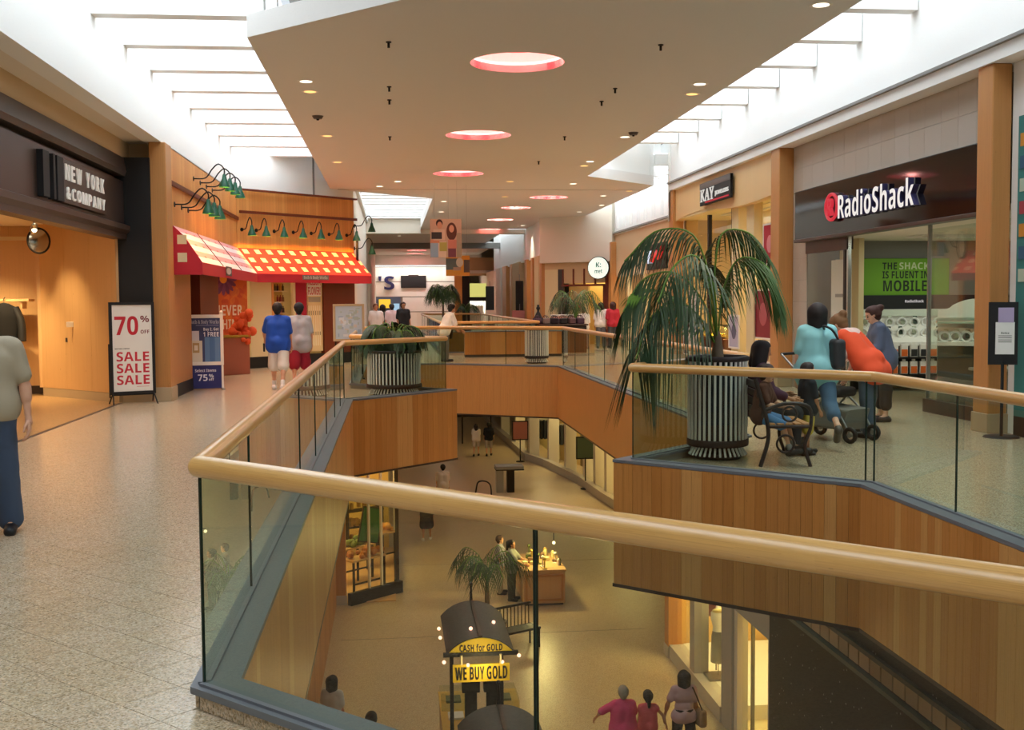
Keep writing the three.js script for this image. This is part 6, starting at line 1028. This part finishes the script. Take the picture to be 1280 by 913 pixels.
  for (const [i, s] of [[0, -1], [1, 1]]) {
    const m = arms[i], a = (m.sw || 0) * rad, e = a + (m.el ?? 12) * rad, ab = (m.ab ?? 8) * rad, inn = (m.in || 0) * rad;
    const S = at(0.455, s * 0.185 * W), dir = (an, b) => { const r = [0, 0, 0]; for (let q = 0; q < 3; q++) r[q] = (-U[q] * Math.cos(an) + F[q] * Math.sin(an)) * Math.cos(b) + X[q] * s * Math.sin(b); return r; };
    const E = vadd(S, dir(a, ab), 0.29 * k), Dw = dir(e, ab * 0.4 - inn), Wr = vadd(E, Dw, 0.25 * k); A2.push({ S, E, Wr, Dw, s });
    limb.push(cap(S, E, 0.046 * k * Math.pow(G, 0.35) * (fem ? 0.94 : 1), 0.038 * k, 'arm'), cap(E, Wr, 0.04 * k, 0.026 * k, 'arm'), cap(lerp3(E, Wr, 0.15), lerp3(E, Wr, 0.35), 0.043 * k, 0.04 * k, 'arm'));
  }
  const legP = []; for (const l of leg) legP.push(cap(l.H, l.K, 0.083 * k * Math.sqrt(G), 0.054 * k), cap(l.K, l.A, 0.052 * k, 0.036 * k), cap(vadd(lerp3(l.K, l.A, 0.2), [0, 0, -0.012 * k]), vadd(lerp3(l.K, l.A, 0.42), [0, 0, -0.014 * k]), 0.052 * k, 0.048 * k), cap(l.A, l.Hl, 0.036 * k, 0.034 * k), cap(l.A, l.T, 0.034 * k, 0.026 * k));
  const all = [...torso, ...neck, ...head, ...limb, ...legP];
  const geos = [shell(all, 0.025 * k, -0.004 * k, c, 0)], hg = hands[c < 0.012 ? 'fine' : c < 0.017 ? 'mid' : 'far'];
  for (const m of A2) {
    const d = V(...m.Dw).normalize(), Y = d.clone().negate(); let Xv = V(...F).addScaledVector(d, -V(...F).dot(d)); if (Xv.length() < 0.4) Xv = V(...U).addScaledVector(d, -V(...U).dot(d)); Xv.normalize();
    const Z = V().crossVectors(Xv, Y), g = hg.clone(); if (m.s < 0) { g.scale(1, 1, -1); const ix = g.index.array; for (let q = 0; q < ix.length; q += 3) { const w = ix[q]; ix[q] = ix[q + 1]; ix[q + 1] = w; } }
    const hk = k * (o.child ? 0.95 : 1); g.applyMatrix4(new THREE.Matrix4().makeBasis(Xv.multiplyScalar(hk), Y.multiplyScalar(hk), Z.multiplyScalar(hk)).setPosition(...m.Wr)); geos.push(g);
  }
  const skin = std(o.skin || SK.light, 0.6);
  add(t, 'body', merge(geos), skin);
  const pad = 0.35 * c;
  const cut = (a, b, ra, rb, f) => cap(a, lerp3(a, b, f), ra, ra + (rb - ra) * f);
  const garment = (name, ps, inf, color, fold = 0.0025, map) => add(t, name, shell(ps, 0.03 * k, inf * k + pad, c, fold), map || std(color, 0.85));
  if (o.shirt) {
    const s = o.shirt, ps = torso.slice(1).map((p) => p); ps.push(cap(at(s.hem ?? -0.02, -0.08 * (s.wide || 1)), at(s.hem ?? -0.02, 0.08 * (s.wide || 1)), 0.128 * k * G, 0.128 * k * G)); if ((s.hem ?? 0) < -0.015) ps.push(cap(at(0.03, -0.078 * (s.wide || 1)), at(0.03, 0.078 * (s.wide || 1)), 0.13 * k * G, 0.13 * k * G), cap(at(0.02, 0, -0.02), at(0.02, 0, -0.06), 0.12 * k * G, 0.12 * k * G));
    if (s.straight !== 0 && (s.hem ?? -0.02) < -0.015) for (const q of [-1, 1]) ps.push(cap(at(0.36, q * 0.085 * W), at(s.hem ?? -0.02, q * 0.085 * (s.wide || 1)), 0.116 * k * Math.sqrt(G), 0.122 * k * G)); else if (!fem) for (const q of [-1, 1]) ps.push(cap(at(0.36, q * 0.085 * W), at(0.08, q * 0.075), 0.1 * k * Math.sqrt(G), 0.108 * k * G)); const f = s.sleeve ?? 0.6; for (const m of A2) { ps.push(cut(m.S, m.E, 0.052 * k * Math.pow(G, 0.3), 0.05 * k, Math.min(1, f))); if (f > 1) ps.push(cut(m.E, m.Wr, 0.045 * k, 0.036 * k, f - 1)); }
    if (s.cape) for (const m of A2) ps.push(cap(m.S, at(0.02, m.s * 0.12), 0.08 * k, 0.11 * k));
    garment(s.name || 'shirt', ps, 0.014, s.c, 0.0025, s.mat);
    if (s.yoke) { const y = [cap(at(0.46, -0.16 * W), at(0.46, 0.16 * W), 0.07 * k, 0.07 * k), cap(at(0.42, -0.06), at(0.42, 0.06), 0.1 * k, 0.1 * k)]; for (const m of A2) y.push(cut(m.S, m.E, 0.06 * k, 0.058 * k, 0.75)); garment('lace_yoke', y, 0.024, 0, 0.004, s.yoke); }
  }
  if (o.pants) {
    const p = o.pants, tuck = !o.shirt || (o.shirt.hem ?? -0.02) >= -0.015, ps = tuck ? [torso[0], torso[1], cap(at(0.06, -0.06), at(0.06, 0.06), 0.1 * k * G, 0.1 * k * G)] : [cap(at(-0.02, -0.07), at(-0.02, 0.07), 0.1 * k * G, 0.1 * k * G)], f = p.len ?? 2, lo2 = 0.012, xl = Math.max(0, (p.loose || 0.014) - 0.012) * k;
    for (const l of leg) { ps.push(cut(l.H, l.K, 0.088 * k * Math.sqrt(G), 0.062 * k + xl * 1.6, Math.min(1, f))); if (f > 1) ps.push(cut(l.K, l.A, 0.06 * k + xl * 1.6, (p.hem || 0.05) * k + xl, f - 1)); }
    garment(p.name || 'trousers', ps, lo2, p.c, 0.003, p.mat);
  }
  if (o.skirt) { const ps = [torso[0]]; for (const l of leg) ps.push(cap(l.H, lerp3(l.H, l.K, o.skirt.len), 0.1 * k, 0.12 * k)); ps.push(cap(P, lerp3(lerp3(leg[0].H, leg[1].H, 0.5), lerp3(leg[0].K, leg[1].K, 0.5), o.skirt.len), 0.1 * k, 0.12 * k)); garment('skirt', ps, 0.012, o.skirt.c); }
  if (o.belt) add(t, 'belt', shell([cap(at(0.065, -0.062), at(0.065, 0.062), 0.104 * k * G, 0.104 * k * G)], 0.02, 0.016 * k + pad, c, 0).applyMatrix4(new THREE.Matrix4().makeTranslation(0, 0, 0)), std(o.belt, 0.5)).scale.set(1, 1, 1);
  for (const l of leg) { add(t, o.shoeName || 'shoe', shell([cap(vadd(l.Hl, [0, -0.004, 0]), vadd(l.T, [0, -0.002, 0.012]), 0.04 * k, 0.036 * k), cap(l.A, l.Hl, (o.boot || 0.03) * k, 0.036 * k)], 0.02, 0.006 * k + pad * 0.5, Math.min(c, 0.016), 0), std(o.shoes ?? 0x1c1a1a, 0.5)); if (o.socks) add(t, 'sock', shell([cap(l.A, lerp3(l.A, l.K, 0.18), 0.04 * k, 0.042 * k)], 0.01, 0.004, Math.min(c, 0.016), 0), std(o.socks, 0.8)); }
  const hm = std(o.hair ?? 0x2a1e18, 0.7);
  if (o.hairStyle !== 'none') {
    const hp = [cap(hd(0.035, 0, -0.04), hd(0.045, 0, 0.0), 0.096 * hs, 0.088 * hs), cap(hd(-0.02, 0, -0.055), hd(-0.05, 0, -0.05), 0.078 * hs, 0.06 * hs)];
    if (o.hairStyle === 'bob') for (const s of [-1, 1]) hp.push(cap(hd(0.02, s * 0.05, -0.03), hd(-0.12, s * 0.06, -0.035), 0.068 * hs, 0.052 * hs)); if (o.hairStyle === 'bob') hp.push(cap(hd(0, 0, -0.06), hd(-0.13, 0, -0.06), 0.08 * hs, 0.06 * hs));
    if (o.hairStyle === 'long') hp.push(cap(hd(0, -0.04, -0.05), hd(-0.3, -0.03, -0.08), 0.075 * hs, 0.045 * hs), cap(hd(0, 0.04, -0.05), hd(-0.3, 0.03, -0.08), 0.075 * hs, 0.045 * hs));
    if (o.hairStyle === 'bun') hp.push(cap(hd(0.06, 0, -0.14), hd(0.06, 0.01, -0.145), 0.05 * hs, 0.05 * hs));
    if (o.hairStyle === 'tail') hp.push(cap(hd(0.05, 0, -0.12), hd(-0.16, 0, -0.14), 0.045 * hs, 0.025 * hs));
    if (o.hairStyle === 'big') hp.push(cap(hd(0.02, -0.06, -0.03), hd(-0.16, -0.09, -0.04), 0.1 * hs, 0.085 * hs), cap(hd(0.02, 0.06, -0.03), hd(-0.16, 0.09, -0.04), 0.1 * hs, 0.085 * hs));
    const hf0 = field(hp, 0.03, pad * 0.6), [lo, hi] = bounds(hp, 3 * c), fx = hd(0, 0, 0);
    add(t, 'hair', iso((x, y, z) => { const dx = x - fx[0], dy = y - fx[1], dz = z - fx[2], f = dx * hf[0] + dy * hf[1] + dz * hf[2], u = dx * hu[0] + dy * hu[1] + dz * hu[2]; return Math.max(hf0(x, y, z), f - 0.045 * hs - Math.max(0, u - 0.055 * hs) * 2); }, lo, hi, Math.min(c, 0.014)), hm);
  }
  if (o.cap !== undefined) { const hp = [cap(hd(0.04, 0, -0.035), hd(0.05, 0, 0.01), 0.1 * hs, 0.096 * hs)], f0 = field(hp, 0.03, pad), [lo, hi] = bounds(hp, 3 * c), fx = hd(0.015, 0, 0); const cm = std(o.cap, 0.8); const cp = add(t, 'cap', iso((x, y, z) => Math.max(f0(x, y, z), -((x - fx[0]) * hu[0] + (y - fx[1]) * hu[1] + (z - fx[2]) * hu[2])), lo, hi, Math.min(c, 0.014)), cm); add(cp, 'brim', shell([cap(hd(0.02, -0.045, 0.09), hd(0.015, -0.03, 0.15), 0.012, 0.01), cap(hd(0.02, 0.045, 0.09), hd(0.015, 0.03, 0.15), 0.012, 0.01), cap(hd(0.022, 0, 0.09), hd(0.015, 0, 0.165), 0.014, 0.01)], 0.03, 0.004, 0.012, 0), cm); }
  if (o.face) { for (const s of [-1, 1]) { add(t, 'eye', sph(0.012 * hs, ...hd(0.0, s * 0.032, 0.082), 10), std(0x2a2220, 0.3)); add(t, 'eyebrow', shell([cap(hd(0.022, s * 0.018, 0.09), hd(0.024, s * 0.048, 0.08), 0.004, 0.004)], 0.004, 0.002, 0.005, 0), hm); } add(t, 'mouth', shell([cap(hd(-0.072, -0.02, 0.088), hd(-0.072, 0.02, 0.088), 0.006, 0.006)], 0.004, 0.001, 0.005, 0), std(0x9a5a50, 0.6)); }
  t.userData.hand = undefined; delete t.userData.hand;
  return { t, A: A2, at, hd };
}
const toWorld = (p, q) => { const v = V(...q).applyAxisAngle(V(0, 1, 0), p.t.rotation.y).add(p.t.position); return [v.x, v.y, v.z]; };
const denim = std(0x3d526e, 0.85, { map: canvasTex(128, 128, (c) => { seed = 83; c.fillStyle = '#e8eaf0'; c.fillRect(0, 0, 128, 128); }) });
const jean = (hex) => std(hex, 0.88);
const laceTex = new THREE.MeshStandardMaterial({ color: 0xe2c4ba, roughness: 0.9 });
// upper floor
person({ label: 'man in a tan polo shirt and blue jeans walking at the left edge', x: -3.04, z: -8.75, yaw: 8, h: 1.8, broad: 1.06, cell: 0.011, skin: SK.light, face: 1, shirt: { c: 0xb0a48c, sleeve: 0.72, hem: 0.04, wide: 1.05 }, pants: { c: 0x42526c, loose: 0.02, hem: 0.066 }, belt: 0x2a2320, g: 1.12, shoes: 0x14161c, hair: 0x3a2c22, arms: [{ sw: 14, el: 16, ab: 8 }, { sw: -2, el: 14, ab: 14 }], legs: [{ sw: 16, kn: 4 }, { sw: -8, kn: 6 }] });
const blue = person({ label: 'young man in a blue shirt and white shorts walking away', x: -2.27, z: -22.7, yaw: 176, h: 1.78, cell: 0.017, skin: SK.light, shirt: { c: 0x1c50b8, sleeve: 0.8, hem: -0.06, wide: 1.15 }, pants: { c: 0xe4dfd6, len: 1.08, loose: 0.03, name: 'shorts' }, shoes: 0xe8e4e0, socks: 0xe8e4e0, hair: 0x181414, arms: [{ sw: 4, el: 16, ab: 8 }, { sw: 22, el: 22, ab: 18 }], legs: [{ sw: -10, kn: 14 }, { sw: 12, kn: 4 }] });
one('phone', rbox(0.03, 0.17, 0.07, 0.008), M.black, 'dark phone held by the young man in the blue shirt', 'phone', (() => { const p = toWorld(blue, blue.A[1].Wr); return [p[0] - 0.02, p[1] - 0.12, p[2]]; })(), 0.3);
const grey = person({ label: 'young man in a grey shirt, red shorts and dark cap walking away', x: -1.93, z: -23.7, yaw: 184, h: 1.76, cell: 0.017, skin: SK.light, shirt: { c: 0xaeb2ba, sleeve: 0.85, hem: -0.1, wide: 1.2 }, pants: { c: 0x9c1c34, len: 1.15, loose: 0.034, name: 'shorts' }, shoes: 0xd8d4d0, hair: 0x1c1614, cap: 0x1a1c26, arms: [{ sw: 2, el: 10, ab: 9 }, { sw: 6, el: 24, ab: 9 }], legs: [{ sw: 12, kn: 4 }, { sw: -8, kn: 12 }] });
one('paper_bag', rbox(0.07, 0.3, 0.3, 0.01), std(0xd8d0da, 0.8), 'white paper bag held low by the young man in the grey shirt', 'bag', (() => { const p = toWorld(grey, grey.A[1].Wr); return [p[0] - 0.02, p[1] - 0.2, p[2]]; })(), 0.2);
const teal = person({ label: 'woman in a turquoise top and denim capris seen from behind with a dark shoulder bag', x: 4.98, z: -12.75, yaw: 172, h: 1.74, fem: 1, g: 1.28, cell: 0.013, skin: SK.pale, shirt: { c: 0x8ccad2, sleeve: 0.78, hem: -0.05, wide: 1.1 }, pants: { c: 0x4e6c8e, len: 1.5, loose: 0.016, hem: 0.062 }, shoes: 0x4a4642, hair: 0x1e1618, hairStyle: 'bob', headYaw: -10, arms: [{ sw: 20, el: 60, ab: 14 }, { sw: -6, el: 14, ab: 12 }], legs: [{ sw: -24, kn: 34, toe: -20 }, { sw: 14, kn: 4 }] });
{ const b = thing('shoulder_bag', 'dark shoulder bag hanging at the side of the woman in turquoise', 'bag', [5.14, 1.1, -12.62], 0.25); add(b, 'body', rbox(0.17, 0.36, 0.28, 0.06, 0, 0, 0), std(0x2a2c30, 0.6)); add(b, 'strap', tube([[0, 0.14, -0.1], [-0.1, 0.29, -0.06], [-0.15, 0.33, 0], [-0.1, 0.29, 0.08], [0, 0.14, 0.1]], 0.014), std(0x22242a, 0.6)); }
person({ label: 'woman in a red-orange wrap with white lace shoulders bending over the pushchair', x: 5.98, z: -13.55, yaw: 222, h: 1.72, fem: 1, g: 1.15, cell: 0.013, skin: SK.pale, lean: 38, nod: 20, face: 1, shirt: { c: 0xe8542c, sleeve: 0.4, hem: -0.12, wide: 1.25, cape: 1, name: 'wrap', yoke: laceTex }, pants: { c: 0x4c5a6c, loose: 0.018, hem: 0.066 }, shoes: 0x241e1e, hair: 0x7a5634, hairStyle: 'bun', arms: [{ sw: 42, el: 20, ab: 10 }, { sw: 36, el: 24, ab: 10 }], legs: [{ sw: 8, kn: 2, ab: 6 }, { sw: -4, kn: 4, ab: 6 }] });
person({ label: 'woman in a slate blue top with a dark hair bun behind the woman in red', x: 6.92, z: -15.2, yaw: 262, h: 1.68, fem: 1, g: 1.12, cell: 0.015, skin: SK.pale, lean: 12, nod: 14, face: 1, shirt: { c: 0x5c6880, sleeve: 1.3, hem: -0.04, wide: 1.1 }, pants: { c: 0x2c2a2e, len: 1.6, loose: 0.02, hem: 0.06 }, shoes: 0x3a3030, hair: 0x4a2c24, hairStyle: 'bun', arms: [{ sw: 30, el: 40, ab: 6 }, { sw: 20, el: 60, ab: 6 }] });
// bench group
person({ label: 'woman with big dark hair and a purple top seated on the bench', x: 4.08, z: -12.15, yaw: 84, h: 1.62, fem: 1, g: 1.1, cell: 0.013, skin: SK.tan, seat: 0.46, shirt: { c: 0x4a2440, sleeve: 1.6, hem: -0.02 }, pants: { c: 0x26282e, loose: 0.016 }, shoes: 0x221c1c, hair: 0x1c1014, hairStyle: 'big', arms: [{ sw: 20, el: 50, ab: 8 }, { sw: 24, el: 50, ab: 8 }], legs: [{ sw: 82, kn: 84 }, { sw: 82, kn: 80 }], nod: 10 });
person({ label: 'child in a brown shirt and blue shorts seated on the bench end', x: 3.88, z: -11.5, yaw: 56, h: 1.12, child: 1, cell: 0.012, skin: SK.light, seat: 0.46, lean: 8, face: 1, shirt: { c: 0x5a3428, sleeve: 0.8, hem: -0.02 }, pants: { c: 0x5a8cc4, len: 0.95, loose: 0.02, name: 'shorts' }, shoes: 0x2c2a2c, socks: 0x8a8a8a, hair: 0x2a1a18, hairStyle: 'short', arms: [{ sw: 30, el: 60, ab: 6, in: 20 }, { sw: 30, el: 60, ab: 6, in: 20 }], legs: [{ sw: 70, kn: 52, toe: 8 }, { sw: 76, kn: 60, toe: 10 }] });
person({ label: 'child in a navy shirt and yellow shorts standing by the bench end', x: 4.62, z: -12.1, yaw: 100, h: 1.02, child: 1, cell: 0.012, skin: SK.tan, shirt: { c: 0x1c2430, sleeve: 0.85, hem: -0.06, wide: 1.1 }, pants: { c: 0xd0b848, len: 1.05, loose: 0.024, name: 'shorts' }, shoes: 0x1c1c20, hair: 0x241a16, arms: [{ sw: 8, el: 12, ab: 8 }, { sw: 4, el: 14, ab: 8 }], legs: [{ sw: -6, kn: 4 }, { sw: 8, kn: 4 }] });
// far upper walk
person({ label: 'man in a black shirt standing far off beyond the fern', x: 0.4, z: -41, yaw: 20, h: 1.75, cell: 0.026, skin: SK.tan, face: 1, shirt: { c: 0x16161a, sleeve: 0.8 }, pants: { c: 0x26262c }, hair: 0x3a281c, arms: [{ el: 30 }, { el: 30 }] });
person({ label: 'man in a white shirt leaning far off on the bridge handrail', x: 1.5, z: -32.4, yaw: 110, h: 1.72, cell: 0.022, skin: SK.tan, lean: 22, shirt: { c: 0xece8e4, sleeve: 0.9, hem: -0.06, wide: 1.1 }, pants: { c: 0x6a6660 }, hair: 0x1c1614, arms: [{ sw: 40, el: 30 }, { sw: 44, el: 30 }] });
person({ label: 'person in white walking far off on the left walk, nearest there', x: -0.55, z: -38.5, yaw: 10, h: 1.7, cell: 0.026, skin: SK.tan, shirt: { c: 0xe8dcd8, sleeve: 0.8 }, pants: { c: 0x8a7a88 }, hair: 0x6a3a24 });
person({ label: 'person in a dark patterned top far off between two in pale shirts', x: -0.36, z: -43, yaw: 190, h: 1.66, fem: 1, cell: 0.028, skin: SK.light, shirt: { c: 0x5a5a50, sleeve: 0.9 }, pants: { c: 0x2a2a30 }, hair: 0x1c1614, hairStyle: 'bob' });
person({ label: 'person in a pale pink shirt far off beside the man in black', x: -0.02, z: -42, yaw: 200, h: 1.68, cell: 0.028, skin: SK.light, shirt: { c: 0xe8c8cc, sleeve: 0.8 }, pants: { c: 0x3a3438 }, hair: 0x241c1a });
person({ label: 'person in white seen from behind at the far shop with the round sign', x: 7.55, z: -40.2, yaw: 170, h: 1.68, cell: 0.026, skin: SK.tan, shirt: { c: 0xf0ecea, sleeve: 0.9, wide: 1.2 }, pants: { c: 0x6a6a74 }, hair: 0x1c1414, hairStyle: 'bob' });
person({ label: 'person in a red top beside the one in white at the far shop', x: 7.95, z: -40.0, yaw: 190, h: 1.7, cell: 0.026, skin: SK.tan, shirt: { c: 0xb8283c, sleeve: 0.9 }, pants: { c: 0x4a4a50 }, hair: 0x3a1a1c, hairStyle: 'bob' });
person({ label: 'short person in white behind the pale palm at the far shop', x: 6.85, z: -39.8, yaw: 150, h: 1.5, cell: 0.026, skin: SK.light, shirt: { c: 0xece8e4, sleeve: 0.9 }, pants: { c: 0x8a8a90 }, hair: 0x6a4a38 });
// lower floor
person({ label: 'older woman in a bright pink shirt walking on the lower floor', x: 3.72, y: LOW, z: -17.9, yaw: 176, h: 1.6, fem: 1, g: 1.2, cell: 0.017, skin: SK.light, shirt: { c: 0xd84880, sleeve: 0.95, hem: -0.05, wide: 1.1 }, pants: { c: 0xe2ded8, loose: 0.018 }, shoes: 0xd8d4d0, hair: 0x9a968e, arms: [{ sw: 40, el: 60, ab: 12 }, { sw: 26, el: 16, ab: 52 }], legs: [{ sw: 10, kn: 4 }, { sw: -8, kn: 10 }] });
person({ label: 'girl in a pink dress holding the hand of the woman beside her', x: 4.24, y: LOW, z: -18.35, yaw: 178, h: 1.3, child: 1, fem: 1, cell: 0.016, skin: SK.tan, shirt: { c: 0xd86070, sleeve: 0.2, hem: -0.02 }, skirt: { c: 0xd03058, len: 0.8 }, shoes: 0xd8a0a8, hair: 0x1a1416, hairStyle: 'tail', arms: [{ sw: -4, el: 6, ab: 42 }, { sw: 4, el: 10, ab: 8 }], legs: [{ sw: 10, kn: 4 }, { sw: -10, kn: 12 }] });
const mum = person({ label: 'woman in a lilac top and dark trousers beside the girl in pink', x: 4.84, y: LOW, z: -18.25, yaw: 178, h: 1.7, fem: 1, cell: 0.016, skin: SK.tan, shirt: { c: 0xc4a4b0, sleeve: 0.6, hem: -0.01 }, pants: { c: 0x2a2228, loose: 0.014 }, shoes: 0x2a2424, hair: 0x141012, hairStyle: 'bob', arms: [{ sw: 4, el: 14, ab: 10 }, { sw: 6, el: 8, ab: 24 }], legs: [{ sw: -10, kn: 12 }, { sw: 12, kn: 4 }] });
{ const b = thing('shoulder_bag', 'tan shoulder bag on the woman in lilac on the lower floor', 'bag', [5.12, LOW + 0.86, -18.2], 0.2); add(b, 'body', rbox(0.14, 0.3, 0.26, 0.05, 0, 0, 0), std(0x9a7a58, 0.7)); add(b, 'strap', tube([[0, 0.12, -0.08], [-0.14, 0.5, -0.02], [-0.16, 0.54, 0.02], [0, 0.12, 0.08]], 0.012), std(0x4a3428, 0.6)); }
person({ label: 'man in a pale shirt and grey shorts walking far off on the lower floor', x: 1.85, y: LOW, z: -42.6, yaw: 185, h: 1.74, cell: 0.028, skin: SK.light, shirt: { c: 0xccc8c8, sleeve: 0.85, hem: -0.05 }, pants: { c: 0x5a4c4c, len: 1.1, loose: 0.03, name: 'shorts' }, hair: 0x1c1614, legs: [{ sw: 8, kn: 4 }, { sw: -8, kn: 10 }] });
person({ label: 'woman in a dark skirt walking on the lower floor below the handrail', x: 1.05, y: LOW, z: -37, yaw: 178, h: 1.66, fem: 1, cell: 0.026, skin: SK.tan, shirt: { c: 0x4a4448, sleeve: 0.9 }, skirt: { c: 0x343038, len: 0.9 }, shoes: 0xd0ccc8, hair: 0x1c1414, hairStyle: 'bob', legs: [{ sw: 6, kn: 3 }, { sw: -6, kn: 6 }] });
person({ label: 'woman in a white top and shorts far along the lower floor, left of a pair', x: 4.2, y: LOW, z: -57, yaw: 175, h: 1.68, fem: 1, cell: 0.032, skin: SK.light, shirt: { c: 0xe8e0dc, sleeve: 0.6 }, pants: { c: 0xd0c4b8, len: 0.8, name: 'shorts' }, hair: 0x2a1c18, hairStyle: 'long', legs: [{ sw: 10, kn: 4 }, { sw: -10, kn: 10 }] });
person({ label: 'person in dark clothes far along the lower floor, right of a pair', x: 4.85, y: LOW, z: -57, yaw: 175, h: 1.74, cell: 0.032, skin: SK.light, shirt: { c: 0x1c1c22, sleeve: 0.9 }, pants: { c: 0xb0a498, len: 1.1, name: 'shorts' }, hair: 0x1a1412, legs: [{ sw: 10, kn: 4 }, { sw: -10, kn: 10 }] });
person({ label: 'woman in a grey top with a bag standing left at the craft counter', x: 2.82, y: LOW, z: -29.9, yaw: 80, h: 1.62, fem: 1, cell: 0.022, skin: SK.light, shirt: { c: 0xa8a8b0, sleeve: 0.6 }, pants: { c: 0xb0a490, loose: 0.02 }, hair: 0x4a3428, hairStyle: 'short' });
person({ label: 'woman in a grey-green top with dark hair standing nearest the craft counter', x: 3.06, y: LOW, z: -29.2, yaw: 70, h: 1.64, fem: 1, cell: 0.022, skin: SK.tan, shirt: { c: 0x8a8a80, sleeve: 0.9, hem: -0.04 }, pants: { c: 0x3a3c38, loose: 0.02 }, hair: 0x241818, hairStyle: 'tail', arms: [{ sw: 40, el: 30 }, { sw: 40, el: 30 }] });
person({ label: 'attendant in dark clothes behind the counters of the gold kiosk', x: 1.36, y: LOW, z: -15.6, yaw: 20, h: 1.6, cell: 0.02, skin: SK.tan, shirt: { c: 0x2a2428, sleeve: 0.9 }, pants: { c: 0x222228 }, hair: 0x141012, hairStyle: 'bob', arms: [{ sw: 40, el: 40 }, { sw: 40, el: 40 }] });
person({ label: 'person in white and black below the left kerb on the lower floor', x: -1.1, y: LOW, z: -19.0, yaw: 150, h: 1.6, fem: 1, cell: 0.02, skin: SK.tan, shirt: { c: 0xd0ccc8, sleeve: 0.6 }, pants: { c: 0x1c1c20 }, hair: 0x141012, hairStyle: 'bob' });
person({ label: 'person with short dark hair below the near handrail corner', x: -0.4, y: LOW, z: -17.0, yaw: 175, h: 1.68, cell: 0.018, skin: SK.tan, shirt: { c: 0x5a4a48, sleeve: 0.8 }, pants: { c: 0x2a2a30 }, hair: 0x181214 });

renderer.render(scene, camera);
